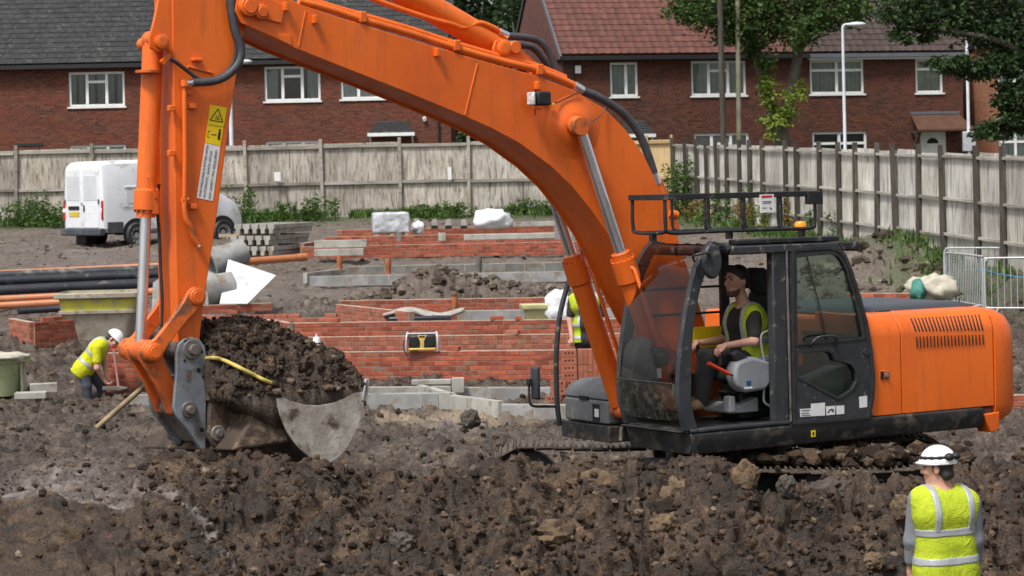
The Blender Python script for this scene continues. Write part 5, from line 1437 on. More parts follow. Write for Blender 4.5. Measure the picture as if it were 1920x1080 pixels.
# grille slots: two rows of dark recessed slots
for row, (ya, yb, x0, x1, xb0, xb1) in enumerate((((597, 590), (621, 619), 1707, 1834, 1717, 1842), ((631, 627), (652, 646), 1718, 1842, 1719, 1843))):
    n = 20
    for k in range(n):
        f = k / (n - 1)
        pts = []
        for g in (0, .34, .67, 1.0):
            yy = (ya[0] + (ya[1] - ya[0]) * f) * (1 - g) + (yb[0] + (yb[1] - yb[0]) * f) * g
            xx = (x0 + (x1 - x0) * f) * (1 - g) + (xb0 + (xb1 - xb0) * f) * g
            # solve the point on the rounded surface: start at the side plane and pull in near the top
            v = VP
            for _ in range(6):
                u, w = mp(xx, yy, v)
                h = w - (w_top - .208)
                v = VP - (0.16 * (1 - math.sqrt(max(0, 1 - min(1, h / .208) ** 2))) + .03 * min(1, h / .208) * .9 if h > 0 else 0)
            pts.append(Vector((u, v + .003, w)))
        MB().tube(pts, .0105, 6, True, .35).build('grille_slot', M['ink'], pan)
lock = MB().box(mp3(1658, 703, VP), (.11, .02, .085)).build('door_latch', M['orange_worn'], ex, bevel=.01)
MB().box(mp3(1653, 703, VP + .006), (.03, .02, .07)).build('latch_recess', M['ink'], lock)
MB().cyl(mp3(1661, 703, VP), mp3(1661, 703, VP) + Vector((0, .022, 0)), .018, 12).build('lock_barrel', M['chrome'], lock)
# counterweight: rounded block across the tail
cw_top = w_top + .0
ring_ = []
def cw_outline(sc_v, back, r=.3):
    pts = []
    for sgn in (1, -1):
        seq = range(9) if sgn == 1 else range(8, -1, -1)
        for k in seq:
            a = math.pi / 2 * k / 8
            pts.append((u_r + back + r * (1 - math.sin(a)) , sgn * (sc_v - r * .55 * (1 - math.cos(a)))))
    return pts
uw0 = u2_ - .006
rings = []
for (z, ins) in ((w_b + .04, .08), (w_b + .12, .02), (w_s, .0), (w_top - .34, .0), (w_top - .2, .012), (w_top - .1, .05), (w_top - .03, .12), (w_top, .22)):
    o_ = cw_outline(SVN - .02 - ins, ins)
    rings.append([(uw0, SVN - .02 - ins, z)] + [(a, b, z) for a, b in o_] + [(uw0, -(SVN - .02 - ins), z)])
cw = MB().loft(rings).build('counterweight', M['orange'], ex, smooth=40, bevel=.01)
MB().prism(poly([(1845, 777), (1874, 772), (1874, 806), (1857, 811)], SVN - .02), 'y', SVN - .2, SVN - .018).build('corner_trim', M['orange'], cw, bevel=.01)
# dark engine cover on top
e0, e1 = mu(1822, 580, .9), mu(1625, 580, .9)
rings = []
for (z, i_) in ((w_top - .02, 0.0), (w_top + .035, .03), (w_top + .06, .09), (w_top + .07, .2)):
    rings.append([(e0 + i_ * 1.6, .93 - i_, z), (e0 + i_ * 1.6, -.6 + i_, z), (e1 + .3 - i_, -.6 + i_, z), (e1 + .3 - i_, .93 - i_, z)])
eng = MB().loft(rings).build('engine_cover', M['hood'], ex, smooth=20, bevel=.03)
for px in (1655, 1785):
    MB().box(mp3(px, 584, .95), (.16, .05, .025)).build('hinge', M['black_paint'], eng, bevel=.008)

# cab ---------------------------------------------------------------------------
CV0, CV1 = .36, SVN
pil_out = [(1337, 452), (1319, 475), (1303, 511), (1291, 564), (1281, 626), (1274, 695), (1274, 756), (1286, 808)]
pil_in = [(1362, 458), (1344, 470), (1319, 524), (1307, 573), (1299, 634), (1297, 695), (1297, 756), (1309, 806)]
PO, PI_ = poly(pil_out, CV1), poly(pil_in, CV1)
POs = [(q.x, q.z) for q in spline([(a, 0, b) for a, b in PO], 5)]
PIs = [(q.x, q.z) for q in spline([(a, 0, b) for a, b in PI_], 5)]
cab = MB().prism(POs + PIs[::-1], 'y', CV1 - .07, CV1).build('cab', M['frame'], ex, smooth=40, bevel=.014, seg=3)
MB().prism(POs + PIs[::-1], 'y', CV0, CV0 + .06).build('front_pillar', M['frame'], cab, smooth=40, bevel=.014, seg=3)
u_cf = PO[-1][0]                      # front of cab at the floor
w_roof = mw(1450, 447)
w_rb = mw(1450, 474)
u_br = mu(1568, 450)                  # rear of roof
u_bp0, u_bp1 = mu(1452, 640), mu(1478, 640)   # B pillar
w_fl = mw(1310, 806)
u_rr = mu(1640, 760)
# roof: side rails, front header, rear header, skin
u_rf = PO[0][0] - .02
rf = MB().box2((u_br + .02, CV0, w_rb + .02), (u_rf - .02, CV1 - .02, w_roof - .05)).build('roof', M['black_paint'], cab, bevel=.03, seg=3)
MB().box2((u_br - .02, CV1 - .09, w_rb - .005), (mu(1372, 460), CV1 + .012, w_rb + .075)).build('roof_rail', M['frame'], cab, bevel=.014)
MB().box2((u_br - .06, CV1 - .16, w_rb + .085), (mu(1385, 450), CV1 - .02, w_roof - .0)).build('roof_gutter', M['black_paint'], cab, bevel=.012)
MB().box2((u_rf - .1, CV0 + .0, w_rb - .01), (u_rf + .05, CV1 - .08, w_roof - .06)).build('front_header', M['black_paint'], cab, bevel=.03, seg=3)
MB().box2((mu(1380, 450), CV0 + .1, w_roof - .048), (u_rf - .06, CV1 - .22, w_roof - .036)).build('roof_window', M['glass_roof'], cab)
MB().box2((u_rr + .05, CV0, w_rb - .02), (u_rr + .12, CV1 - .1, w_roof - .06)).build('rear_header', M['black_paint'], cab, bevel=.02)
# floor, rear wall, far side
MB().box2((u_rr + .04, CV0, w_s), (u_cf - .03, CV1 - .02, w_fl + .0)).build('floor', M['skirt'], cab, bevel=.006)
MB().box2((u_rr + .02, CV0, w_fl), (u_rr + .06, CV1 - .06, w_fl + .75)).build('rear_wall', M['black_paint'], cab)
MB().box2((u_rr + .06, CV0, w_fl), (mu(1300, 700), CV0 + .03, w_fl + .42)).build('far_side_panel', M['black_paint'], cab)
for pxq in (1330, 1478):
    uu = mu(pxq, 640)
    if pxq > 1400: MB().box2((uu - .05, CV0 + .002, w_fl), (uu + .05, CV0 + .05, w_rb + .02)).build('far_pillar', M['black_paint'], cab, bevel=.01)
for wz in (mw(1250, 541, CV0), mw(1250, 590, CV0)):
    MB().cyl((PO[3][0] - .04, CV0 + .03, wz), (u_rr + .1, CV0 + .03, wz), .012, 8).build('guard_bar', M['black_paint'], cab)
# B pillar and rear corner
MB().box2((u_bp1, CV1 - .1, w_fl - .02), (u_bp0, CV1 - .004, w_rb + .01)).build('centre_pillar', M['frame'], cab, bevel=.014)
MB().cyl(mp3(1475, 470, CV1 + .006), mp3(1483, 790, CV1 + .006), .012, 8).build('door_hinge_rod', M['steel'], cab)
# sill
MB().box2((u_rr + .02, CV1 - .1, w_s + .004), (u_cf - .05, CV1 + .004, w_fl + .012)).build('sill', M['frame'], cab, bevel=.012)
# rear door: frame with two openings, built as outline strips
do = [(1481, 462), (1520, 459), (1556, 458), (1574, 463), (1587, 476), (1599, 504), (1614, 552), (1628, 603), (1637, 655), (1642, 705), (1640, 748), (1632, 788), (1560, 795), (1483, 800)]
uw_ = [(1492, 482), (1525, 478), (1558, 475), (1570, 479), (1579, 490), (1588, 508), (1602, 554), (1611, 590), (1618, 622), (1620, 633), (1560, 639), (1494, 645)]
lw_ = [(1495, 661), (1530, 658), (1552, 658), (1561, 664), (1565, 675), (1582, 678), (1597, 683), (1605, 697), (1606, 714), (1598, 730), (1583, 740), (1570, 746), (1535, 727), (1495, 706)]
def plate_with_holes(outer_, holes, v0, v1, name, m, parent, bevel):
    bm = bmesh.new(); loops = []
    for P in [outer_] + holes:
        vs = [bm.verts.new((a, v1, b)) for a, b in P]
        loops += [bm.edges.new((vs[k], vs[(k + 1) % len(vs)])) for k in range(len(vs))]
    r = bmesh.ops.triangle_fill(bm, use_beauty=True, use_dissolve=False, edges=loops)
    fs = [f for f in r['geom'] if isinstance(f, bmesh.types.BMFace)]
    e = bmesh.ops.extrude_face_region(bm, geom=fs)
    bmesh.ops.translate(bm, verts=[q for q in e['geom'] if isinstance(q, bmesh.types.BMVert)], vec=(0, v0 - v1, 0))
    bmesh.ops.recalc_face_normals(bm, faces=bm.faces)
    me = bpy.data.meshes.new(name); bm.to_mesh(me); bm.free(); me.materials.append(m)
    o = link(name, me, parent)
    if bevel:
        md = o.modifiers.new('bevel', 'BEVEL'); md.width = bevel; md.segments = 2; md.limit_method = 'ANGLE'; md.angle_limit = math.radians(40)
    return o
DO, UWN, LWN = poly(do, CV1 + .004), poly(uw_, CV1 + .004), poly(lw_, CV1 + .004)
door = plate_with_holes(DO, [UWN, LWN], CV1 - .05, CV1 + .004, 'door', M['frame'], ex, .008)
plate_with_holes(inset(DO, .018), [inset(DO, .05)], CV1 + .003, CV1 + .016, 'door_seal', M['rubber'], door, .003)
plate_with_holes(inset(UWN, -.018), [inset(UWN, .008)], CV1 + .004, CV1 + .012, 'window_seal', M['rubber'], door, .003)
plate_with_holes(inset(LWN, -.018), [inset(LWN, .008)], CV1 + .004, CV1 + .012, 'window_seal', M['rubber'], door, .003)
for P in (UWN, LWN):
    MB().prism(inset(P, -.005), 'y', CV1 - .03, CV1 - .024).build('window_pane', M['glass_green'], door, smooth=None)
MB().tube(spline([mp3(1519, 649, CV1 + .01), mp3(1524, 642, CV1 + .05), mp3(1536, 632, CV1 + .06), mp3(1560, 630, CV1 + .06), mp3(1568, 634, CV1 + .05), mp3(1567, 650, CV1 + .01)], 5), .011, 8).build('grab_handle', M['frame'], door, smooth=60)
MB().tube([mp3(1513, 482, CV1 - .01), mp3(1552, 636, CV1 - .01)], .008, 6).build('wiper_arm', M['rubber'], door)
for q in ([(1500, 767), (1521, 766), (1521, 757), (1547, 755), (1547, 779), (1501, 782)], [(1549, 762), (1566, 761), (1566, 777), (1550, 779)], [(1568, 761), (1583, 760), (1583, 776), (1569, 777)], [(1611, 744), (1626, 742), (1626, 763), (1612, 765)]):
    lb = MB().prism(poly(q, CV1 + .007), 'y', CV1 + .0035, CV1 + .007).build('sticker', M['white'], door, smooth=None)
    xa, ya = q[0]; xb, yb = q[-1]
    if xa == 1549: ink(lb, [stroke((1552, 774), (1557, 768), 2), stroke((1557, 768), (1563, 768), 2.4), stroke((1560, 772), (1564, 770), 2)], CV1 + .0068)
    elif xa == 1500: ink(lb, [stroke((1503, 770), (1519, 769), 1), stroke((1503, 775), (1517, 774), 1), stroke((1503, 779), (1520, 778), 1)], CV1 + .0068)
MB().cyl(mp3(1622, 660, CV1), mp3(1622, 660, CV1) + Vector((0, .02, 0)), .03, 14).build('door_bump_stop', M['rubber'], door)
# windscreen: curved lower and upper pane between the two front pillars
def screen(k0, k1, name, m, fu=.012, parent=cab):
    pts = POs[k0:k1 + 1]
    mb_ = MB(); n_ = len(pts)
    vs = []
    for v in np.linspace(CV0 + .05, CV1 - .06, 7):
        bow = .05 * (1 - ((v - (CV0 + CV1) / 2) / .5) ** 2)
        vs += [(a - fu + bow, v, b) for a, b in pts]
    fs = [(i_ * n_ + j, i_ * n_ + j + 1, (i_ + 1) * n_ + j + 1, (i_ + 1) * n_ + j) for i_ in range(6) for j in range(n_ - 1)]
    mb_.add(vs, fs)
    return mb_.build(name, m, parent, smooth=60)
ks = [k for k, q in enumerate(POs) if q[1] > mw(1274, 722)]
ksp = max(ks)
screen(2, ksp, 'windscreen', M['glass_screen'])
def dirty_glass():
    t = NT('mud_splashed_glass')
    vec = t.coords(False)
    tr = t.n('ShaderNodeBsdfTransparent'); tr.inputs[0].default_value = (.55, .68, .62, 1)
    gl = t.n('ShaderNodeBsdfGlossy'); gl.inputs['Roughness'].default_value = .05
    m1 = t.n('ShaderNodeMixShader'); m1.inputs[0].default_value = .12
    t.l(tr.outputs[0], m1.inputs[1]); t.l(gl.outputs[0], m1.inputs[2])
    f = t.ramp(t.noise(vec, 13, 8, .75), [(.48, (.04, .04, .04)), (.7, (.6, .6, .6))])
    t.b.inputs['Base Color'].default_value = (.12, .115, .085, 1); t.b.inputs['Roughness'].default_value = .9
    m2 = t.n('ShaderNodeMixShader'); t.l(f, m2.inputs[0]); t.l(m1.outputs[0], m2.inputs[1]); t.l(t.b.outputs[0], m2.inputs[2])
    t.l(m2.outputs[0], t.out.inputs[0]); return t.m
M['glass_dirty'] = dirty_glass()
screen(ksp, len(POs) - 3, 'lower_windscreen', M['glass_dirty'])
MB().tube([(POs[ksp][0] + .03, CV0 + .05, POs[ksp][1]), (POs[ksp][0] + .04, (CV0 + CV1) / 2, POs[ksp][1]), (POs[ksp][0] + .03, CV1 - .06, POs[ksp][1])], .008, 6).build('glass_joint', M['rubber'], cab)
MB().box2((u_cf - .06, CV0, w_s + .01), (u_cf + .03, CV1 - .05, w_fl - .01)).build('front_sill', M['frame'], cab, bevel=.02)
MB().box(mp3(1266, 730, 1.0), (.006, .08, .1)).build('sticker', M['white'], cab)
# mirror on the near front pillar
mr = MB().prism([(mp(1338, 490, CV1 + .12)[0] + .1 * math.cos(a), mp(1338, 490, CV1 + .12)[1] + .16 * math.sin(a)) for a in [2 * math.pi * k / 20 for k in range(20)]], 'y', CV1 + .06, CV1 + .12).build('mirror', M['frame'], ex, bevel=.02, seg=3)
mr.rotation_euler = (0, 0, 0)
MB().tube(spline([mp3(1302, 490, CV1), mp3(1300, 480, CV1 + .08), mp3(1318, 475, CV1 + .14), mp3(1330, 476, CV1 + .13), mp3(1333, 490, CV1 + .12)], 5), .011, 8).build('mirror_arm', M['frame'], mr, smooth=60)
# door stay and handrail inside the opening
pipe([(1442, 620), (1428, 628), (1428, 650), (1435, 690), (1432, 740), (1434, 755), (1448, 765)], 1.2, .011, M['grey_plastic'], cab, 'door_stay')
# interior: seat, consoles, levers
su = mu(1425, 640, .85)
seat = MB().box2((su - .05, .6, w_fl + .36), (su + .42, 1.08, w_fl + .48)).build('operator_seat', M['seat'], ex, bevel=.05, seg=4)
bk = MB().prism(poly([(1428, 545), (1448, 545), (1452, 690), (1420, 690), (1424, 600)], .85), 'y', .62, 1.06).build('backrest', M['seat'], seat, bevel=.05, seg=4)
MB().prism(poly([(1408, 512), (1416, 500), (1426, 505), (1436, 540), (1434, 552), (1424, 552), (1414, 538)], .85), 'y', .72, .98).build('headrest', M['seat'], seat, bevel=.04, seg=4)
MB().box2((su + .0, .68, w_fl + .02), (su + .36, 1.0, w_fl + .34)).build('suspension', M['black_paint'], seat, bevel=.02)
for k in range(3): MB().box2((su - .02, .66, w_fl + .08 + k * .085), (su + .4, 1.02, w_fl + .10 + k * .085)).build('bellows_fold', M['rubber'], seat, bevel=.008)
MB().prism(poly([(1366, 770), (1422, 744), (1423, 772), (1368, 776)], 1.1), 'y', .6, 1.1).build('seat_base', M['grey_plastic'], seat, bevel=.012)
MB().prism(poly([(1366, 744), (1376, 742), (1378, 772), (1366, 774)], 1.12), 'y', 1.04, 1.14).build('seat_base_bracket', M['grey_plastic'], seat, bevel=.01)
con = MB().prism(poly([(1367, 690), (1372, 678), (1400, 668), (1434, 678), (1434, 718), (1424, 730), (1386, 736), (1372, 725), (1366, 708)], 1.14), 'y', 1.08, 1.24).build('side_console', M['grey_plastic'], ex, bevel=.03, seg=3)
MB().prism(poly([(1360, 662), (1372, 655), (1402, 676), (1396, 684), (1374, 684)], 1.1), 'y', 1.1, 1.2).build('armrest', M['rubber'], con, bevel=.02)
MB().box(mp3(1404, 719, 1.241), (.05, .004, .05)).build('label', mat('blue_label', (.02, .09, .2)), con)
MB().box(mp3(1403, 727, 1.241), (.09, .004, .018)).build('label', M['white'], con)
MB().cyl(mp3(1328, 681, 1.2), mp3(1367, 701, 1.2), .018, 10).build('safety_lever_grip', M['orange_red'], con)
MB().cyl(mp3(1365, 700, 1.2), mp3(1386, 710, 1.2), .009, 8).build('safety_lever', M['rubber'], con)
MB().prism(poly([(1366, 690), (1372, 678), (1400, 668), (1430, 680), (1430, 715), (1372, 720)], .5), 'y', .42, .58).build('far_console', M['grey_plastic'], con, bevel=.03)
dash = MB().prism(poly([(1184, 652), (1192, 640), (1200, 632), (1212, 632), (1217, 650), (1222, 680), (1232, 716), (1176, 718), (1180, 680)], .55), 'y', .42, .62).build('dashboard', M['grey_plastic'], ex, bevel=.03, seg=3)
MB().prism(poly([(1216, 652), (1236, 650), (1246, 672), (1240, 686), (1228, 682)], .6), 'y', .44, .7).build('monitor', M['frame'], dash, bevel=.015)
MB().box(mp3(1236, 700, .66), (.01, .06, .09)).build('label', M['white'], dash)
for dx in (0, 10):
    MB().tube([mp3(1252 + dx, 718, .75), mp3(1262 + dx, 690, .75), mp3(1272 + dx * .6, 660, .75)], .012, 8).build('travel_lever', M['frame'], dash)
MB().box(mp3(1325, 632, .42), (.34, .04, .2)).build('yellow_panel', M['yellow'], ex, bevel=.005)
MB().prism(poly([(1488, 692), (1500, 706), (1514, 714), (1550, 700), (1584, 684), (1584, 742), (1570, 752), (1490, 712)], 1.2), 'y', .95, 1.2).build('rear_cover', mat('pale_green_grey_cover', (.3, .36, .33), (.24, .29, .265), rough=.5), cab, bevel=.02)
# roof cage
CG = [.74, CV1 - .1]
cg_u0, cg_u1 = mu(1186, 372, CG[0]), mu(1530, 365, CG[1])
cu1 = mu(1245, 370, CG[1])
wt_, wl_ = mw(1250, 370, CG[1]), mw(1250, 437, CG[1])
cage = MB().beam((cu1, CG[1], wt_), (cg_u1, CG[1], wt_), .035, .05).beam((cu1, CG[0], wt_), (cg_u1, CG[0], wt_), .035, .05).beam((cu1, CG[0] - .02, wt_), (cu1, CG[1] + .02, wt_), .05, .05).beam((cg_u1, CG[0] - .02, wt_), (cg_u1, CG[1] + .02, wt_), .05, .05).build('roof_cage', M['black_paint'], ex, bevel=.004)
for v in CG:
    us_ = [cu1 - .01, cu1 - (cu1 - cg_u1) * .26, cu1 - (cu1 - cg_u1) * .5, cu1 - (cu1 - cg_u1) * .74, cg_u1 + .02]
    MB().tube(spline([(us_[0], v, wt_), (us_[0], v, wl_ + .07), (us_[0] - .06, v, wl_), (us_[0] - .5, v, wl_), (us_[-1] + .4, v, wl_), (us_[-1] + .06, v, wl_), (us_[-1], v, wl_ + .07), (us_[-1], v, wt_)], 5), .017, 8).build('guard_loop', M['black_paint'], cage, smooth=60)
    for u in us_[1:-1]: MB().tube(spline([(u, v, wt_), (u, v, wl_ + .06), (u - .03, v, wl_ + .01)], 4), .014, 8).build('upright', M['black_paint'], cage, smooth=60)
for u in (cu1 - .01, cg_u1 + .02, cu1 - (cu1 - cg_u1) * .5):
    MB().tube(spline([(u, CG[0], wt_ - .05), (u, CG[0], wl_ + .05), (u, CG[0] + .06, wl_), (u, CG[1] - .06, wl_), (u, CG[1], wl_ + .05), (u, CG[1], wt_ - .05)], 5), .015, 8).build('cross_loop', M['black_paint'], cage, smooth=60)
    if u != cu1: MB().box((u, CG[1] - .2, wl_ - .04), (.05, .05, .08)).build('foot', M['black_paint'], cage)
MB().box2((cg_u1 - .06, CG[1] - .02, wt_ - .1), (cg_u1 + .12, CG[1] + .03, wt_ + .02)).build('corner_plate', M['black_paint'], cage, bevel=.005)
nt = MB().prism(poly([(1425, 365), (1451, 364), (1451, 398), (1426, 399)], CG[1] + .03), 'y', CG[1] + .022, CG[1] + .03).build('notice', M['white'], cage, smooth=None)
mm = MB()
for q in ([(1428, 367), (1448, 366), (1448, 370), (1428, 371)],): mm.prism(poly(q, CG[1] + .032), 'y', CG[1] + .03, CG[1] + .032)
mm.build('notice_heading', M['red'], nt, smooth=None)
ink(nt, [stroke((1430, 378), (1446, 377), .9), stroke((1430, 381), (1446, 380), .9), stroke((1429, 390), (1438, 389.5), .9), stroke((1444, 389), (1447, 393), 2)], CG[1] + .03)
be_ = mp3(1501, 430, .95)
bcn = MB().lathe([(.0, .0), (.062, .0), (.062, .02), (.056, .022), (.056, .075), (.04, .095), (.0, .1)], be_ - Vector((0, 0, .02)), 20).build('beacon', M['amber'], ex, smooth=50)
MB().cyl(be_ - Vector((0, 0, .1)), be_ - Vector((0, 0, .02)), .03, 12).build('beacon_stem', M['black_paint'], bcn)
# right front: toolbox on a step, with mirror post
tv1 = -.5
tu0, tu1 = mp(1141, 770, tv1)[0], mp(1141, 770, tv1)[0] - .62
tz0, tzm, tz1 = mp(1141, 797, tv1)[1], mp(1141, 751, tv1)[1], mp(1130, 716, tv1)[1]
stp = MB().box2((tu1 - .3, -1.30, tz0 - .17), (tu0 + .03, tv1 + .06, tz0 - .01)).build('front_step', M['skirt'], ex, bevel=.01)
tbx = MB().box2((tu1, -1.28, tz0), (tu0, tv1, tzm - .008)).build('toolbox', M['toolbox'], ex, bevel=.025, seg=3)
lid = []
for (z, i_) in ((tzm, .0), (tzm + .06, .005), (tz1 - .06, .05), (tz1 - .01, .13), (tz1, .2)):
    lid.append([(tu0 - i_ * .9, -1.28 + i_ * 1.1, z), (tu0 - i_ * .9, tv1 - i_ * .5, z), (tu1, tv1 - i_ * .5, z), (tu1, -1.28 + i_ * 1.1, z)])
MB().loft(lid).build('lid', M['toolbox'], tbx, smooth=30, bevel=.02, seg=3)
MB().box2((tu0 - .005, -1.0, tzm - .02), (tu0 + .012, -.85, tzm + .02)).build('lid_catch', M['ink'], tbx)
lb_ = mpu(1118, 774, tu0)
MB().box((tu0 + .002, lb_[0], lb_[1]), (.006, .12, .17)).build('latch_recess', M['ink'], tbx)
MB().box((tu0 + .006, lb_[0] + .02, lb_[1]), (.01, .07, .08)).build('latch', M['white'], tbx)
mv = -1.32
pu = mp(1045, 700, mv)[0]
post = MB().tube(spline([mp3(1108, 438, mv + .2), mp3(1090, 470, mv + .1), mp3(1066, 530, mv), mp3(1050, 590, mv), mp3(1044, 650, mv), mp3(1043, 700, mv), mp3(1045, 760, mv), mp3(1050, 798, mv)], 6), .027, 10).build('handrail', M['frame'], ex, smooth=60)
MB().tube(spline([mp3(1046, 762, mv), mp3(1020, 762, mv), mp3(1000, 761, mv), mp3(993, 752, mv), mp3(992, 720, mv)], 5), .014, 8).build('mirror_arm', M['frame'], post, smooth=60)
mc = mp3(1004, 718, mv)
mr2 = MB().box(mc, (.06, .12, .33)).build('mirror', M['hood'], ex, bevel=.028, seg=4)
MB().box(mp3(992, 716, mv), (.05, .05, .07)).build('mirror_clamp', M['rubber'], mr2, bevel=.01)
MB().cyl(mp3(1166, 800, .2), mp3(1164, 826, .2), .02, 8).build('grease_nipple', M['steel'], ex)
# swing deck between the frames
MB().box2((.3, -.5, w_b + .05), (.9, .335, w_b + .28)).build('boom_foot_deck', M['skirt'], ex, bevel=.02)
for s in (-1, 1):
    MB().prism([(.75, w_b + .1), (.75, w_b + .35), (.35, 2.15), (.05, 2.2), (-.25, w_b + .6), (-.25, w_b + .1)], 'y', s * .36 - .03, s * .36 + .03).build('boom_foot_plate', M['orange_worn'], ex, bevel=.02)

# undercarriage ----------------------------------------------------------------
UC = Matrix.Rotation(-(math.pi + TH), 4, 'Z')       # parallel to the picture, whatever the upper structure's swing
ur = -(math.pi + TH)
car = MB().cyl((0, 0, .78), (0, 0, w_b + .03), .62, 32).box2((-1.0, -.75, .4), (1.0, .75, .78)).build('undercarriage', M['skirt'], ex, bevel=.02)
car.rotation_euler = (0, 0, ur)
TL, TR_, TZ = 1.98, .42, .47         # half distance between wheels, wheel radius, axle height
def track_pt(s):
    """point and tangent along the closed track loop"""
    per = 4 * TL + 2 * math.pi * TR_
    s %= per
    if s < 2 * TL:
        x = -TL + s; sag = -.035 * math.sin(math.pi * ((x + TL) / TL % 1.0)) ** 2
        return Vector((x, 0, TZ + TR_ + sag)), 0.0
    s -= 2 * TL
    if s < math.pi * TR_:
        a = s / TR_; return Vector((TL + TR_ * math.sin(a), 0, TZ + TR_ * math.cos(a))), a
    s -= math.pi * TR_
    if s < 2 * TL: return Vector((TL - s, 0, TZ - TR_)), math.pi
    s -= 2 * TL
    a = s / TR_; return Vector((-TL - TR_ * math.sin(a), 0, TZ - TR_ * math.cos(a))), math.pi + a
shoe_mb = MB()
shoe_mb.box((0, 0, 0), (.185, .6, .018))
for x in (-.07, 0, .07): shoe_mb.box((x, 0, .02), (.016, .58, .026))
shoe_mb.box((0, 0, -.03), (.17, .16, .045))
shoe = shoe_mb.mesh('track_shoe', M['track'], 30)
per = 4 * TL + 2 * math.pi * TR_
ns = int(per / .19)
for yv in (-1.195, 1.195):
    tk = MB()
    tk.box((0, yv, TZ), (2 * TL - .3, .3, .34)).cyl((-TL, yv - .16, TZ), (-TL, yv + .16, TZ), TR_ - .06, 28).cyl((TL, yv - .14, TZ), (TL, yv + .14, TZ), TR_ - .05, 22)
    for k in range(7): tk.cyl((-TL + .5 + k * (2 * TL - 1) / 6, yv - .2, .17), (-TL + .5 + k * (2 * TL - 1) / 6, yv + .2, .17), .1, 14)
    for x in (-.6, .65): tk.cyl((x, yv - .12, TZ + TR_ - .12), (x, yv + .12, TZ + TR_ - .12), .075, 12)
    to = tk.build('track_frame', M['skirt'], ex, bevel=.01)
    to.rotation_euler = (0, 0, ur)
    for k in range(ns):
        p_, a = track_pt(k * per / ns)
        o = link('track_shoe', shoe, to)
        o.location = (p_.x, yv, p_.z); o.rotation_euler = (0, a, 0)
# mud lying on the near track
pts = []
for k in range(420):
    x = RNG.choice((RNG.uniform(-.2, 2.0), RNG.uniform(-.6, 2.1)))
    pts.append((EX0.x + x, EX0.y - 1.195 + RNG.gauss(.12, .16), TZ + TR_ + .03 + RNG.uniform(-.02, .08)))
scatter('track_mud', np.array(pts), 0.025 + .075 * NPR.uniform(size=len(pts)) ** 2, ICO2, M['clod'], 'clods of mud lying on the near track', sink=.4)
# ------------------------------------------------------------------ van
M['van_white'] = mat('white_van_paint', (0.72, 0.74, 0.77), (0.64, 0.66, 0.7), rough=0.25, scale=1.2, spec=0.5, dirt=(0.4, 0.37, 0.33), dirt_amt=0.22, dscale=2)
M['van_panel'] = mat('pale_grey_blanked_window', (0.56, 0.58, 0.61), (0.5, 0.52, 0.55), rough=0.3, scale=2)
M['van_trim'] = mat('blue_grey_bumper', (0.045, 0.055, 0.07), (0.06, 0.068, 0.08), rough=0.5, dirt=(0.16, 0.14, 0.11), dirt_amt=0.25)
M['alloy'] = mat('silver_wheel', (0.48, 0.49, 0.5), (0.38, 0.39, 0.4), rough=0.35, metal=0.5, scale=8)
M['plate'] = mat('yellow_plate', (0.62, 0.45, 0.03), (0.5, 0.36, 0.03), rough=0.4)
VH = math.radians(44)
vb = WX(195, 64.0, 2.03)
vo = vb + Vector((-math.sin(VH), math.cos(VH), 0)) * 0.97
vo.z = gz(64.5) - .02
van = empty('van', vo, VH, 'white panel van parked by the back fence, seen from behind', 'van')
st_ = [(0.0, .82, .50, 2.20), (.05, .93, .46, 2.31), (.16, .975, .44, 2.365), (1.2, .985, .42, 2.39), (2.6, .985, .42, 2.39), (3.05, .98, .42, 2.37), (3.25, .975, .42, 2.28), (3.55, .97, .42, 1.95), (3.85, .965, .42, 1.55), (4.2, .95, .42, 1.38), (4.55, .9, .42, 1.2), (4.75, .8, .46, .98), (4.82, .68, .5, .8)]
def van_ring(x, hw, z0, z1):
    h = z1 - z0; pts = []
    prof = [(.90, 0), (1.0, .05), (1.0, .35), (.995, .5), (.965, .7), (.93, .86), (.88, .95), (.74, .992), (.35, 1.0)]
    for a, b in prof: pts.append((x, -hw * a, z0 + h * b))
    for a, b in prof[::-1]: pts.append((x, hw * a, z0 + h * b))
    return pts
MB().loft([van_ring(*s) for s in st_]).build('body', M['van_white'], van, smooth=32)
for s in (-1, 1):
    y0, y1 = (.03, .78) if s == 1 else (-.78, -.03)
    dr = MB().box2((-.018, y0, .56), (.03, y1, 2.16)).build('rear_door', M['van_white'], van, bevel=.025, seg=3)
    MB().box2((-.024, y0 + .07 * (1 if s == 1 else 1), 1.30), (.0, y1 - .07, 1.98)).build('blanked_window', M['van_panel'], dr, bevel=.02, seg=3)
    MB().box2((-.02, y0 + .06, .95), (-.0, y1 - .06, 1.2)).build('pressing', M['van_white'], dr, bevel=.02)
    MB().tube([(-.03, s * .79, 1.22), (-.03, s * .79, 1.34)], .02, 8).build('hinge', M['van_trim'], dr)
    if s == -1:
        MB().box2((-.04, -.14, 1.0), (-.01, -.08, 1.18)).build('door_handle', M['ink'], dr, bevel=.01)
    else:
        MB().box2((-.045, .12, 1.06), (-.01, .62, 1.16)).build('handle_bar', M['ink'], dr, bevel=.01)
        MB().box2((-.032, .12, .88), (-.01, .6, 1.0)).build('number_plate', M['plate'], dr)
    MB().box2((-.0, s * .86 - .06, .78), (.12, s * .9 + .045, 1.3)).build('tail_light', M['red'], van, bevel=.02, seg=3)
    MB().box2((-.006, s * .86 - .045, .98), (.09, s * .9 + .052, 1.1)).build('lamp_segment', M['white'], van, bevel=.015)
MB().box2((-.03, -.05, 1.2), (-.01, .05, 1.27)).build('badge', M['galv'], van, bevel=.01)
MB().box2((-.1, -.93, .36), (.1, .93, .56)).build('rear_bumper', M['van_trim'], van, bevel=.04, seg=3)
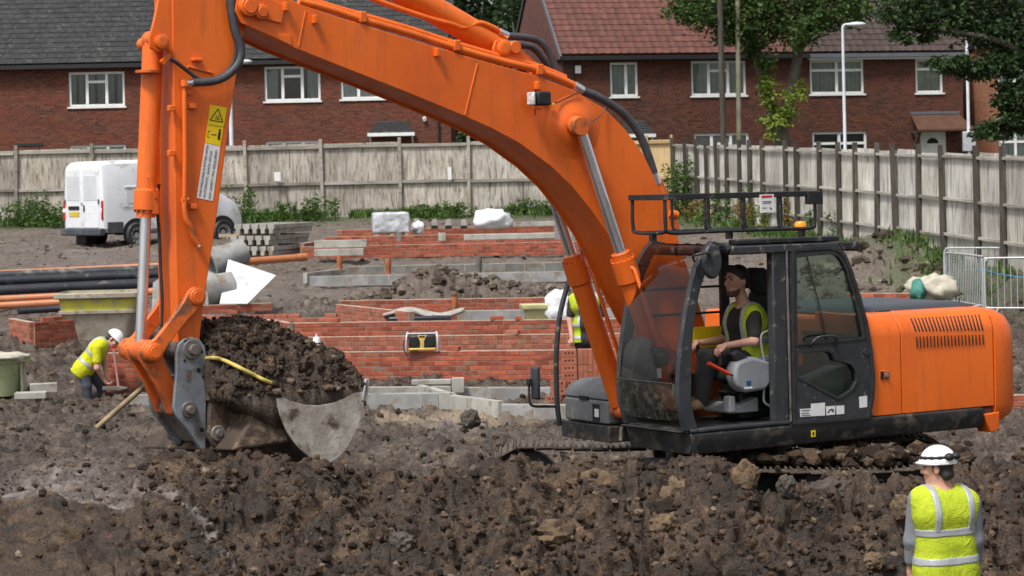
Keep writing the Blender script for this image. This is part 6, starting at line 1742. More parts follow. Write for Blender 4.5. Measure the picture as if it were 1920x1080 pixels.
for s in (-1, 1):
    MB().box2((.12, s * .985 - .02, .42), (.62, s * .985 + .012, .72)).build('bumper_corner', M['van_trim'], van, bevel=.012)
    MB().box2((1.5, s * .985 - .02, .38), (3.3, s * .985 + .01, .46)).build('sill_trim', M['van_trim'], van, bevel=.01)
    for (x0, x1, z0, z1) in ((.7, 1.9, 1.62, 1.68), (.75, 1.95, 1.22, 1.55), (.6, 2.0, 1.1, 1.15), (2.1, 3.0, 1.22, 1.55)):
        MB().box2((x0, s * .965 - .03, z0), (x1, s * (.985 - .03 * (z0 > 1.3)) + .004 * s, z1)).build('side_pressing', M['van_white'], van, bevel=.02, seg=3)
    for (xw, rr) in ((1.05, .35), (3.95, .35)):
        ar = [(xw + (rr + .1) * math.cos(a), .36 + (rr + .1) * math.sin(a)) for a in [math.pi * k / 16 for k in range(17)]]
        MB().prism(ar, 'y', s * .6, s * .992).build('wheel_arch', M['ink'], van, smooth=None)
        w_ = MB().lathe([(.2, -.02), (.22, -.1), (.31, -.11), (.35, -.07), (.35, .07), (.31, .11), (.22, .1), (.2, .02)], (xw, s * .95, .35), 28, Matrix.Rotation(math.radians(90), 3, 'X')).build('wheel', M['rubber'], van, smooth=50)
        MB().lathe([(0, .05), (.07, .05), (.08, .02), (.13, .01), (.15, .05), (.2, .06), (.215, .1), (.215, .0), (0, .0)], (xw, s * .955, .35), 24, Matrix.Rotation(math.radians(-90 * s), 3, 'X')).build('rim', M['alloy'], w_, smooth=40)
        for k in range(10):
            a = 2 * math.pi * k / 10
            MB().cyl((xw + .175 * math.cos(a), s * .99, .35 + .175 * math.sin(a)), (xw + .175 * math.cos(a), s * 1.02, .35 + .175 * math.sin(a)), .02, 8).build('rim_hole', M['ink'], w_)
    MB().box2((3.3, s * 1.0, 1.42), (3.42, s * 1.2, 1.72)).build('wing_mirror', M['ink'], van, bevel=.03, seg=3)
    MB().box2((3.2, s * .95 - .02, 1.4), (3.75, s * .955 + .012, 1.42)).build('window_trim', M['ink'], van)
    MB().prism([(2.75, 1.42), (3.6, 1.42), (3.22, 2.02), (2.8, 2.05)], 'y', s * .94, s * .975).build('side_window', M['dark_room'], van, smooth=None)
MB().prism([(3.32, 2.2), (3.86, 1.58), (3.9, 1.6), (3.36, 2.24)], 'y', -.78, .78).build('windscreen', M['dark_room'], van, smooth=None)
MB().box((.4, .45, .25), (.35, .5, .25)).build('spare_wheel_carrier', M['ink'], van, bevel=.03)

# ------------------------------------------------------------------ new brick and block walls
M['brick'] = mat('new_red_brick', (0.36, 0.088, 0.044), (0.23, 0.053, 0.03), rough=0.85, scale=9, bump=0.3, bscale=60, island=0.32, dirt=(0.2, 0.13, 0.09), dirt_amt=0.3, dscale=3.5)
M['brick_pale'] = mat('pale_red_brick', (0.37, 0.12, 0.07), (0.27, 0.08, 0.048), rough=0.85, scale=9, bump=0.3, bscale=60, island=0.28, dirt=(0.24, 0.17, 0.12), dirt_amt=0.3, dscale=3.5)
M['mortar'] = mat('mortar', (0.3, 0.21, 0.16), (0.2, 0.135, 0.105), rough=0.95, scale=12, bump=0.4, bscale=50)
M['mortar_bed'] = mat('pale_mortar_bed', (0.5, 0.36, 0.28), (0.36, 0.22, 0.16), rough=.95, scale=6)
M['block'] = mat('concrete_block', (0.3, 0.305, 0.305), (0.2, 0.2, 0.195), rough=0.9, scale=3, bump=0.3, bscale=70, island=0.12, dirt=(0.2, 0.16, 0.115), dirt_amt=0.34, dscale=4)
M['block_pale'] = mat('pale_concrete', (0.4, 0.39, 0.355), (0.3, 0.29, 0.26), rough=0.9, scale=3, bump=0.3, bscale=60, dirt=(0.2, 0.16, 0.115), dirt_amt=0.32, dscale=4)
M['block_dark'] = mat('damp_block', (0.2, 0.2, 0.185), (0.13, 0.13, 0.12), rough=0.9, scale=3, bump=0.3, bscale=60, island=0.12, dirt=(0.14, 0.11, 0.08), dirt_amt=0.3, dscale=4)
def unit_mesh(L, D, H, m, name):
    b = MB(); c = .004
    b.add([(-L / 2 + c, -D / 2, -H / 2 + c), (L / 2 - c, -D / 2, -H / 2 + c), (L / 2 - c, -D / 2, H / 2 - c), (-L / 2 + c, -D / 2, H / 2 - c),
           (-L / 2, -D / 2 + c, -H / 2), (L / 2, -D / 2 + c, -H / 2), (L / 2, -D / 2 + c, H / 2), (-L / 2, -D / 2 + c, H / 2),
           (-L / 2, D / 2, -H / 2), (L / 2, D / 2, -H / 2), (L / 2, D / 2, H / 2), (-L / 2, D / 2, H / 2)],
          [(0, 1, 2, 3), (0, 4, 5, 1), (1, 5, 6, 2), (2, 6, 7, 3), (3, 7, 4, 0), (4, 8, 9, 5), (5, 9, 10, 6), (6, 10, 11, 7), (7, 11, 8, 4), (8, 11, 10, 9)])
    return b.mesh(name, m)
UM = {}
def units(kind, m):
    k = (kind, m)
    if k not in UM:
        L, D, H = {'brick': (.215, .1025, .065), 'half': (.1025, .1025, .065), 'block': (.44, .1, .215), 'halfblock': (.215, .1, .215)}[kind]
        UM[k] = unit_mesh(L, D, H, M[m], 'brick' if 'br' in kind or kind == 'half' else 'block')
    return UM[k]
def masonry(label, p0, p1, z0, courses, m='brick', kind='brick', headers=0, loose=0, name=None, group='new walls of the house foundations', ragged=0):
    """a single-leaf wall of separate units in stretcher bond from p0 to p1 (world), resting at z0"""
    p0, p1 = Vector((p0.x, p0.y, 0)), Vector((p1.x, p1.y, 0))
    d = p1 - p0; L = d.length; a = math.atan2(d.y, d.x)
    name = name or ('brick_wall' if kind == 'brick' else 'block_wall')
    root = tag(empty(name, (p0.x, p0.y, z0), a, label, 'wall', group), kind='thing')
    ul, uh, hl_ = (.225, .075, 'half') if kind == 'brick' else (.45, .225, 'halfblock')
    xf = []
    for j in range(courses):
        x = 0.0; first = True; hd = j >= courses - headers
        while x < L - .02:
            if hd: w = ul / 2; k = 1
            elif first and j % 2: w = ul / 2; k = 1
            else: w = ul; k = 0
            if x + w > L + .02:
                if x + ul / 2 <= L + .03 and k == 0: w = ul / 2; k = 1
                else: break
            first = False
            if not (ragged and j >= courses - 1 and RNG.random() < ragged):
                xf.append((Matrix.Translation((x + w / 2, RNG.uniform(-.0025, .0025), uh * j + uh / 2)) @ Matrix.Rotation(RNG.uniform(-.006, .006), 4, 'Z'), k))
            x += w
    for k in range(loose):
        xf.append((Matrix.Translation((RNG.uniform(.2, L - .2), RNG.uniform(-.02, .02), uh * courses + uh / 2 + .004)) @ Matrix.Rotation(RNG.uniform(-.3, .3), 4, 'Z'), RNG.choice((0, 0, 1))))
    xf.sort(key=lambda q: -q[0].translation.z)
    pieces(root, 'brick' if kind == 'brick' else 'block', [units(kind, m), units(hl_, m)], xf)
    hh = courses - (1 if ragged else 0)
    MB().box2((.004, -.046, 0), (L - .004, .046, uh * hh + .003)).build('mortar', M['mortar'] if kind == 'brick' else M['block_pale'], root)
    if kind == 'brick' and not ragged:
        MB().box2((.0, -.053, uh * courses - .004), (L, .053, uh * courses + .008)).build('mortar_bed', M['mortar_bed'], root)
    return root
masonry('front brick wall with the radio standing on it', WX(556, 37.8, 0), WX(1195, 36.9, 0), .46, 7, loose=2)
masonry('second brick wall, just behind the one with the radio', WX(575, 39.1, 0), WX(1200, 38.4, 0), .54, 8, headers=3, loose=1, m='brick_pale')
masonry('third brick wall back, behind the wall with the radio', WX(545, 41.2, 0), WX(1200, 40.4, 0), .66, 8, loose=3)
masonry('stepped end of brick wall beside the white spray can', WX(525, 42.0, 0), WX(548, 41.1, 0), .66, 8)
masonry('brick return wall slanting in from the left behind the soil load', WX(472, 43.3, 0), WX(527, 41.9, 0), .66, 8, m='brick_pale')
masonry('brick wall running left behind the digger arm', WX(372, 43.7, 0), WX(640, 43.4, 0), .70, 8, loose=1, ragged=.15, m='brick_pale')
masonry('long back wall of the middle brick foundation', WX(640, 44.8, 0), WX(1200, 44.2, 0), .78, 9, loose=1)
masonry('slanting brick cross wall of the middle foundation', WX(637, 44.6, 0), WX(775, 41.4, 0), .72, 9, m='brick_pale')
masonry('short brick corner wall left of the big mortar tub, end face', WX(24, 44.4, 0), WX(63, 43.0, 0), .82, 6, m='brick_pale')
masonry('short brick corner wall left of the big mortar tub, long face', WX(64, 43.0, 0), WX(150, 43.8, 0), .82, 6, loose=3, ragged=.4)
masonry('brick wall behind the bending worker and the bucket link', WX(203, 36.6, 0), WX(330, 36.2, 0), .52, 8)
masonry('low single course of bricks left of the white board', WX(372, 45.8, 0), WX(512, 46.3, 0), 1.22, 2)
masonry('front wall of the far brick foundation', WX(570, 57.0, 0), WX(1190, 56.6, 0), 1.88, 4)
masonry('left return wall of the far brick foundation', WX(570, 57.2, 0), WX(640, 63.0, 0), 1.95, 4, m='brick_pale')
masonry('middle wall of the far brick foundation', WX(612, 60.0, 0), WX(1065, 59.8, 0), 1.96, 5)
masonry('rearmost wall of the far brick foundation', WX(636, 63.0, 0), WX(1065, 62.8, 0), 2.0, 6)
masonry('fragment of brick wall at the right edge behind the counterweight', WX(1896, 31.2, 0), WX(2010, 31.0, 0), .24, 6)
masonry('low brick wall seen past the rear of the cab', WX(1590, 47.2, 0), WX(1720, 46.6, 0), .98, 4)
g_ = 'grey block trench walls'
masonry('near grey block trench wall, straight left part', WX(676, 33.2, 0), WX(848, 33.0, 0), .49, 1, 'block', 'block', group=g_)
masonry('near grey block trench wall, slanting middle part', WX(850, 32.9, 0), WX(942, 31.8, 0), .47, 1, 'block_pale', 'block', group=g_)
masonry('near grey block trench wall, right part behind the toolbox', WX(944, 31.6, 0), WX(1210, 31.0, 0), .45, 1, 'block', 'block', group=g_)
masonry('rear grey block trench wall, left part under the pale lintel', WX(678, 35.0, 0), WX(846, 34.8, 0), .43, 1, 'block', 'block', group=g_)
masonry('rear grey block trench wall, right part behind the digger mirror', WX(866, 34.6, 0), WX(1060, 34.2, 0), .43, 1, 'block', 'block', group=g_)
masonry('slanting low block cross wall in the trench', WX(790, 34.8, 0), WX(852, 33.2, 0), .46, 1, 'block_pale', 'block', group=g_)
masonry('far low block footing behind the spoil heap', WX(650, 54.2, 0), WX(1190, 54.0, 0), 1.56, 1, 'block_dark', 'block', group=g_)
masonry('near low block footing behind the spoil heap', WX(577, 52.4, 0), WX(1190, 52.2, 0), 1.42, 1, 'block', 'block', group=g_)
masonry('slanting end of the low block footing left of the orange pipes', WX(575, 52.3, 0), WX(640, 54.3, 0), 1.5, 1, 'block_pale', 'block', group=g_)
masonry('grey block course on the inner wall under the yellow tub', WX(860, 43.2, 0), WX(1200, 42.9, 0), .86, 2, 'block', 'block', group=g_)

# single blocks, lintels and stacks
def box_thing(name, px, py, wpx, hpx, Y, dep, m, label, cat, group=None, rz_=0.0, bevel=.008, tilt=0.0):
    s = Y / FPX; c = W(px, py, Y)
    o = MB().box((0, 0, 0), (wpx * s, dep, hpx * s)).build(name, M[m], None, bevel=bevel, loc=c)
    o.rotation_euler = (0, tilt, rz_)
    return tag(o, label, cat, group)
gl_ = 'loose concrete blocks and lintels'
box_thing('lintel', 809, 716, 74, 9, 35.6, .15, 'block_pale', 'pale concrete lintel lying in front of the radio wall', 'lintel', gl_)
box_thing('concrete_block', 859, 722, 23, 28, 34.4, .15, 'block_pale', 'pale concrete block standing on end beside the lintel', 'block', gl_)
box_thing('lintel', 639, 457, 98, 14, 56.2, .25, 'block_pale', 'upper of two white lintels against the far foundation', 'lintel', gl_)
box_thing('lintel', 636, 473, 92, 13, 56.0, .25, 'block_pale', 'lower of two white lintels against the far foundation', 'lintel', gl_)
box_thing('concrete_block', 829, 444, 14, 15, 59.6, .2, 'block_pale', 'single pale block on the middle wall of the far foundation', 'block', gl_)
box_thing('concrete_block', 748, 444, 8, 18, 59.2, .12, 'block_dark', 'narrow dark grey block in front of the wrapped pallet', 'block', gl_)
box_thing('concrete_block', 82, 727, 50, 17, 35.2, .22, 'block_pale', 'pale block lying on the mud left of the bending worker, back one', 'block', gl_, .25)
box_thing('concrete_block', 58, 741, 58, 12, 34.3, .25, 'block_pale', 'pale flat block lying on the mud left of the bending worker, front one', 'block', gl_, .1)
box_thing('concrete_block', 265, 752, 42, 24, 34.6, .15, 'block', 'grey block half behind the bucket link at the foot of the brick wall', 'block', gl_)
box_thing('board_stack', 965, 443, 190, 10, 58.6, .5, 'block_pale', 'long pale boards lying on the far foundation right of the white bag', 'boards')
box_thing('plank', 1000, 420, 90, 9, 62.2, .1, 'block_pale', 'pale plank lying on the rear wall right of the white bag', 'plank')
bs = empty('block_stack', W(1040, 450, 58.4), 0, 'stack of pale grey concrete blocks behind the boom cylinders', 'block stack')
for j in range(3):
    for i_ in range(2):
        for k in range(2):
            MB().box((.22 + i_ * .445, k * .23, .115 + j * .222), (.438, .215, .215)).build('block', M['block'], bs, bevel=.006)
for k, (px, h) in enumerate(((781, 19), (815, 18), (841, 18), (870, 17))):
    r_ = empty('concrete_post', W(px, 429, 62.4), 0, ('leftmost, leaning', 'second', 'third', 'rightmost')[k] + ' of four short white posts on the far foundation', 'post', 'short white posts on the far foundation')
    MB().prism([(-.09, .08), (.09, .08), (.06, h * .0139), (-.05, h * .0139)], 'y', -.06, .06).build('post', M['block_pale'], r_, bevel=.01)
    MB().box((0, -.005, .04), (.17, .13, .08)).build('base', M['ink'], r_)

# brick pack with perforated bricks
bpk = empty('brick_pack', WX(1054, 33.6, .50), 0, 'stack of new perforated red bricks behind the toolbox', 'brick stack')
M['brick_or'] = mat('orange_brick', (0.34, 0.12, 0.068), (0.27, 0.085, 0.05), rough=0.85, scale=12, bump=0.2, bscale=60, island=0.12)
pb_ = unit_mesh(.215, .065, .1025, M['brick_or'], 'brick'); hb_ = unit_mesh(.066, .215, .1025, M['brick_or'], 'brick')
for j in range(7):
    o = link('brick', pb_, bpk, (.108, .0, .052 + j * .1045))
    for x in (-.05, 0, .05):
        MB().cyl((x, -.0345, .01), (x, -.0315, .01), .014, 10).build('hole', M['ink'], o)
    for i_ in range(9):
        link('brick', hb_, bpk, (.27 + i_ * .0685, .1 + RNG.uniform(-.004, .004), .052 + j * .1045))
for (x, z, n_) in ((-.13, .052, 3), (-.05, .157, 2), (-.05, .262, 2)):
    o = link('brick', pb_, bpk, (x - .0, -.06, z))
    for xx in (-.05, 0, .05): MB().cyl((xx, -.0345, .01), (xx, -.0315, .01), .014, 10).build('hole', M['ink'], o)

# ------------------------------------------------------------------ pipes
M['pipe_black'] = mat('black_plastic_pipe', (0.016, 0.018, 0.026), (0.026, 0.028, 0.038), rough=0.35, scale=3, dirt=(0.12, 0.11, 0.1), dirt_amt=0.12)
M['pipe_grey'] = mat('dusty_black_pipe', (0.055, 0.06, 0.066), (0.04, 0.043, 0.05), rough=0.6, scale=3, dirt=(0.2, 0.18, 0.15), dirt_amt=0.3)
M['pipe_orange'] = mat('terracotta_plastic_pipe', (0.46, 0.17, 0.07), (0.38, 0.135, 0.058), rough=0.45, scale=3, dirt=(0.3, 0.2, 0.13), dirt_amt=0.2)
def pipe_thing(a, b, r, m, label, group):
    a, b = Vector(a), Vector(b); d = b - a
    L = d.length; mb_ = MB(); X = d.normalized(); Yq = X.orthogonal().normalized(); Zq = X.cross(Yq)
    def ringp(t_, rad): return [X * t_ + (Yq * math.cos(2 * math.pi * k / 20) + Zq * math.sin(2 * math.pi * k / 20)) * rad for k in range(20)]
    rings = [ringp(0.0, r * .9), ringp(0.0, r), ringp(L - .2, r), ringp(L - .19, r * 1.1), ringp(L, r * 1.1), ringp(L, r * .92), ringp(L - .3, r * .9), ringp(.3, r * .9)]
    mb_.loft(rings, False, True)
    return tag(mb_.build('pipe', M[m], None, smooth=40, loc=a), label, 'pipe', group)
gp = 'stacked drainage pipes at the left'
pipe_thing(W(-160, 518, 50.6), W(318, 496, 52.0), .05, 'pipe_orange', 'thin orange pipe along the top of the pipe stack', gp)
pipe_thing(W(-160, 522, 50.3), W(318, 503, 51.6), .085, 'pipe_grey', 'dusty dark pipe, topmost thick one of the stack', gp)
pipe_thing(W(-160, 534, 49.9), W(318, 514, 51.2), .105, 'pipe_black', 'black pipe, upper of the two glossy ones', gp)
pipe_thing(W(-160, 553, 49.5), W(318, 530, 50.8), .115, 'pipe_black', 'black pipe, lower of the two glossy ones', gp)
pipe_thing(W(-160, 569, 49.0), W(300, 546, 50.2), .075, 'pipe_orange', 'orange pipe under the black pipes, upper one', gp)
pipe_thing(W(-160, 582, 48.6), W(200, 562, 49.6), .075, 'pipe_orange', 'orange pipe under the black pipes, lower one', gp)
pipe_thing(W(34, 584, 48.2), W(200, 572, 48.8), .065, 'pipe_black', 'short black pipe lying lowest beside the mortar tub', gp)
pipe_thing(W(430, 493, 53.6), W(573, 482, 54.8), .085, 'pipe_orange', 'long orange pipe lying right of the white board', None)
for (px, y0, y1, Y, m, lab) in ((637, 479, 510, 54.6, 'pipe_orange', 'upright orange pipe under the white lintels'), (728, 485, 514, 53.0, 'pipe_orange', 'upright orange pipe at the left of the spoil heap'), (853, 557, 582, 43.9, 'pipe_orange', 'upright orange pipe stub inside the middle foundation'), (898, 481, 515, 52.6, 'block_dark', 'upright grey stub right of the spoil heap peak')):
    pipe_thing(W(px, y1, Y), W(px, y0, Y), 5.2 * Y / FPX, m, lab, 'upright pipe stubs')
# concrete pipes and board
def ring_thing(px, py, Y, r, L, ax, label):
    c = W(px, py, Y); d = Vector(ax).normalized(); Yq = d.orthogonal().normalized(); Zq = d.cross(Yq); mb_ = MB()
    def rp(t_, rad): return [d * t_ + (Yq * math.cos(2 * math.pi * k / 28) + Zq * math.sin(2 * math.pi * k / 28)) * rad for k in range(28)]
    mb_.loft([rp(0, r * .8), rp(0, r), rp(L * .25, r), rp(L * .45, r * .8), rp(L, r * .8), rp(L, r * .62), rp(L * .3, r * .62), rp(L * .24, r * .8)], False, True)
    return tag(mb_.build('concrete_pipe', M['block'], None, smooth=40, loc=c), label, 'pipe', 'concrete pipe sections')
ring_thing(392, 497, 47.2, .32, .8, (.75, .5, .3), 'upper grey concrete pipe section leaning behind the arm')
ring_thing(384, 545, 46.4, .36, .56, (.9, .25, .12), 'lower grey concrete pipe section beside the white board')
def quad_thing(name, pts, th, m, label, cat):
    P = [W(*q) for q in pts]; c = sum(P, Vector()) / len(P)
    nrm = (P[1] - P[0]).cross(P[2] - P[0]).normalized() * th
    n_ = len(P); mb_ = MB(); mb_.add([q - c for q in P] + [q - c + nrm for q in P], [tuple(range(n_)), tuple(range(2 * n_ - 1, n_ - 1, -1))] + [(i_, i_ + n_, (i_ + 1) % n_ + n_, (i_ + 1) % n_) for i_ in range(n_)])
    return tag(mb_.build(name, M[m], None, smooth=None, loc=c), label, cat)
M['board_white'] = mat('white_board', (0.62, 0.63, 0.64), (0.54, 0.55, 0.56), rough=0.5, scale=2, dirt=(0.42, 0.38, 0.33), dirt_amt=0.25, dscale=3, bump=.3, bscale=6)
quad_thing('board', [(428, 486, 46.9), (518, 516, 46.9), (464, 569, 46.0), (412, 569, 46.0)], .03, 'board_white', 'big white board leaning against the concrete pipes', 'board')
quad_thing('concrete_slab', [(287, 530, 47.5), (302, 520, 47.5), (302, 585, 46.8), (284, 585, 46.8)], .1, 'block', 'grey concrete slab leaning behind the digger arm', 'slab')
M['timber'] = mat('pale_timber', (0.42, 0.33, 0.22), (0.33, 0.25, 0.16), rough=0.85, scale=4, bump=0.3)
# stack of precast beams
gb = 'precast concrete beams in the stack right of the van'
beam_mesh = MB().prism([(-.045, 0), (.045, 0), (.05, .1), (.085, .12), (.085, .215), (-.085, .215), (-.085, .12), (-.05, .1)], 'y', 0, 2.6).mesh('concrete_beam', M['block_pale'], 20)
rows_ = (('top', 431, 5, 0), ('middle', 452, 5, -8), ('bottom', 472, 6, -16))
ordn = ('first', 'second', 'third', 'fourth', 'fifth', 'sixth')
for nm, py, n_, ox in rows_:
    for k in range(n_):
        o = link('concrete_beam', beam_mesh, None, W(446 + ox + k * 15.5, py + 7, 56.6), (0, 0, math.radians(-16)))
        tag(o, ordn[k] + ' concrete beam from the left in the ' + nm + ' layer of the stack', 'beam', gb)
for k, py in enumerate((440, 461, 481)):
    tag(MB().box((0, 0, 0), (1.45, .1, .075)).build('timber_bearer', M['timber'], None, bevel=.005, loc=W(468 - k * 4, py + 1, 56.9)), ('upper', 'middle', 'lowest')[k] + ' timber bearer in the stack of concrete beams', 'timber', 'timber bearers under the beams')
tag(MB().beam(W(498, 427, 66) - W(530, 425, 66), W(562, 423, 66) - W(530, 425, 66), .15, .06).build('plank', M['timber'], None, loc=W(530, 425, 66)), 'long thin timber plank on the ground below the back fence', 'plank')
# tubs
M['tub'] = mat('muddy_grey_plastic_tub', (0.36, 0.33, 0.27), (0.27, 0.24, 0.19), rough=0.75, scale=3, bump=0.2, dirt=(0.2, 0.16, 0.11), dirt_amt=0.35)
M['tub_yellow'] = mat('yellow_tub_band', (0.55, 0.52, 0.06), (0.42, 0.41, 0.07), rough=0.6, scale=5, dirt=(0.36, 0.33, 0.24), dirt_amt=0.35)
M['tub_pale'] = mat('pale_yellow_tub', (0.56, 0.53, 0.25), (0.48, 0.46, 0.22), rough=0.6, scale=5, dirt=(0.4, 0.37, 0.28), dirt_amt=0.25)
def rrect(hx, hy, z, r=.12, n=5):
    pts = []
    for cx, cy, a0 in ((hx - r, hy - r, 0), (-hx + r, hy - r, 90), (-hx + r, -hy + r, 180), (hx - r, -hy + r, 270)):
        for k in range(n + 1):
            a = math.radians(a0 + 90 * k / n); pts.append((cx + r * math.cos(a), cy + r * math.sin(a), z))
    return pts
tu = empty('mortar_tub', WX(190, 44.2, gz(44) - .02), .06, 'large muddy mortar tub with a faded yellow band', 'tub')
MB().loft([rrect(.5, .42, 0), rrect(.66, .55, .66)]).build('body', M['tub'], tu, smooth=40)
MB().loft([rrect(.67, .56, .66), rrect(.71, .6, .67), rrect(.71, .6, .72), rrect(.68, .57, .73)]).build('ledge', M['tub'], tu, smooth=40)
MB().loft([rrect(.675, .565, .73), rrect(.70, .59, .94)]).build('yellow_band', M['tub_yellow'], tu, smooth=40)
MB().loft([rrect(.76, .65, .94), rrect(.78, .67, .96), rrect(.78, .67, 1.03), rrect(.7, .6, 1.05), rrect(.68, .58, .9)], False).build('rim', M['tub'], tu, smooth=40)
MB().loft([rrect(.66, .56, .86), rrect(.66, .56, .9)]).build('mortar_fill', M['block_pale'], tu)
t2 = empty('small_tub', WX(1014, 42.4, 1.1), .1, 'small pale yellow tub inside the middle foundation', 'tub')
MB().loft([rrect(.24, .2, 0, .07), rrect(.3, .26, .26, .07)]).build('body', M['tub_pale'], t2, smooth=40)
MB().loft([rrect(.34, .3, .26, .08), rrect(.35, .31, .28, .08), rrect(.35, .31, .34, .08), rrect(.28, .25, .34, .08)]).build('rim', M['tub_pale'], t2, smooth=40)
M['cloth'] = mat('pale_sackcloth', (0.5, 0.47, 0.38), (0.38, 0.36, 0.29), rough=0.95, scale=5, bump=0.4, bscale=30, bdist=.02, dirt=(0.3, 0.24, 0.17), dirt_amt=0.2)
M['bag_white'] = mat('white_plastic_bag', (0.75, 0.76, 0.78), (0.66, 0.67, 0.7), rough=0.4, scale=4, bump=0.5, bscale=14, bdist=.03)
M['wrap'] = mat('clear_plastic_wrap', (0.55, 0.57, 0.6), (0.42, 0.44, 0.47), rough=0.22, scale=6, bump=0.7, bscale=10, bdist=.04, spec=.6)
M['bag_green'] = mat('green_sack', (0.06, 0.22, 0.17), (0.04, 0.16, 0.13), rough=0.7, bump=0.3)
t3 = empty('sack_tub', WX(0, 36.0, gz(36) + .1), 0, 'round pale green tub draped with sackcloth at the left edge', 'tub')
MB().lathe([(0, 0), (.3, 0), (.4, .5), (.43, .5), (.43, .54), (.36, .54), (.33, .4), (0, .4)], (0, 0, 0), 28).build('body', mat('pale_green_tub', (.36, .4, .22), (.3, .34, .19), rough=.6, dirt=(.25, .21, .14), dirt_amt=.3), t3, smooth=40)
def cloth_lump(name, c, rad, seed, m, parent=None, amp=.3, freq=1.4, flat=None, sub=ICO3):
    v = lump(sub, seed, amp, freq, (1, 1, 1), .22, .3) * np.array(rad, np.float32)
    if flat is not None: v[:, 2] = np.maximum(v[:, 2], flat)
    return link(name, np_mesh(name, v, sub[1], M[m]), parent, c)
cloth_lump('sackcloth', (.02, -.05, .55), (.42, .4, .1), 5, 'cloth', t3)
dm = MB(); ns_ = 10
vs = [(.36 + .05 * math.sin(i_ * 1.3) * (j / 8), -.2 + i_ * .045, .56 - j * .065 - .02 * math.sin(i_)) for j in range(9) for i_ in range(ns_)]
dm.add(vs, [(j * ns_ + i_, j * ns_ + i_ + 1, (j + 1) * ns_ + i_ + 1, (j + 1) * ns_ + i_) for j in range(8) for i_ in range(ns_ - 1)])
dmo = dm.build('hanging_cloth', M['cloth'], t3, smooth=80); dmo.modifiers.new('solid', 'SOLIDIFY').thickness = .012
tag(cloth_lump('white_bag', W(922, 414, 62.0), (.48, .4, .3), 9, 'bag_white', None, .34, 1.5, -.2), 'bulging white builders bag on the far foundation', 'bag')
tag(cloth_lump('white_bag', W(784, 428, 61.6), (.16, .16, .18), 12, 'bag_white', None, .3, 1.5, -.15), 'small white bag against the wrapped pallet', 'bag')
tag(cloth_lump('white_bag', W(1046, 578, 42.2), (.24, .2, .32), 15, 'bag_white', None, .3, 1.2, -.26), 'white sack standing beside the small yellow tub', 'bag')
tag(cloth_lump('white_sack', W(1752, 543, 45.6), (.42, .3, .26), 21, 'cloth', None, .5, 2.2, -.2), 'dirty white sack slumped behind the engine cover', 'sack')
tag(cloth_lump('green_sack', W(1722, 546, 45.4), (.15, .22, .2), 25, 'bag_green', None, .25, 1.3, -.18), 'green plastic sack tucked beside the dirty white sack', 'sack')
wp_ = empty('wrapped_pallet', W(733, 443, 61.0), .1, 'plastic wrapped pallet of materials on the far foundation', 'pallet')
pm_ = MB().box((0, 0, .34), (.92, .8, .52)).build('load', M['wrap'], wp_, bevel=.05, seg=4)
sd_ = pm_.modifiers.new('sub', 'SUBSURF'); sd_.subdivision_type = 'SIMPLE'; sd_.levels = 4; sd_.render_levels = 4
tx = bpy.data.textures.new('crumple', 'CLOUDS'); tx.noise_scale = .3
dp = pm_.modifiers.new('disp', 'DISPLACE'); dp.texture = tx; dp.strength = .09
for x in (-.38, 0, .38): MB().box((x, 0, .03), (.1, .8, .09)).build('pallet_bearer', M['timber'], wp_)
# crumpled sheet over black plastic inside the foundation
sh_ = empty('plastic_sheet', W(796, 598, 42.2), 0, 'warped grey sheet lying over black plastic inside the middle foundation', 'sheet')
mm = MB(); ns_ = 24
vs = []
for j in range(5):
    for i_ in range(ns_):
        x = (i_ / (ns_ - 1) - .5) * 1.42; vs.append((x, (j - 2) * .13, .08 + .05 * math.sin(i_ * .35 - .8) + .03 * math.cos(j * 1.3 + i_ * .2)))
mm.add(vs, [(j * ns_ + i_, j * ns_ + i_ + 1, (j + 1) * ns_ + i_ + 1, (j + 1) * ns_ + i_) for j in range(4) for i_ in range(ns_ - 1)])
so = mm.build('grey_sheet', M['block_pale'], sh_, smooth=80); so.modifiers.new('solid', 'SOLIDIFY').thickness = .05
MB().box((-.08, -.2, .0), (1.1, .3, .14)).build('black_plastic', M['pipe_black'], sh_, bevel=.04, seg=3)

# radio and spray can on the front wall
ra = empty('site_radio', WX(792, 37.45, .995), 0, 'yellow and black site radio on the front brick wall', 'radio')
M['radio_yellow'] = mat('radio_yellow', (0.66, 0.46, 0.1), (0.58, 0.4, 0.09), rough=0.45, dirt=(.35, .28, .18), dirt_amt=.15)
MB().box((0, 0, .145), (.42, .2, .22)).build('case', M['black_paint'], ra, bevel=.03, seg=3)
MB().prism([(-.07, .25), (.08, .25), (.035, .16), (.035, .05), (-.03, .05), (-.03, .16)], 'y', -.115, -.1).build('front_panel', M['radio_yellow'], ra, bevel=.006)
MB().box((0, -.1, .035), (.42, .05, .035)).build('lower_bar', M['radio_yellow'], ra, bevel=.01)
for x in (-.13, .13):
    MB().cyl((x, -.1, .15), (x, -.112, .15), .075, 24).build('speaker', M['ink'], ra, bevel=.004)
MB().box((.0, -.118, .232), (.09, .008, .02)).build('display', M['ink'], ra)
for x in (-.245, .245):
    MB().tube(spline([(x, -.1, .0), (x, -.11, .14), (x * .95, -.06, .27), (x * .9, .06, .28), (x, .1, .15), (x, .09, .0)], 5), .016, 8).build('roll_bar', M['galv'], ra, smooth=60)
MB().tube([(-.24, -.06, .275), (.24, -.06, .275)], .014, 8).build('carry_handle', M['galv'], ra)
MB().tube(spline([(-.24, 0, .2), (-.29, -.06, .12), (-.27, -.09, .0), (-.23, -.1, -.06), (-.2, -.09, -.02)], 6), .008, 6).build('power_lead', M['ink'], ra)
sc2 = empty('spray_can', WX(594, 37.7, .99), 0, 'white spray can standing on the end of the front brick wall', 'spray can')
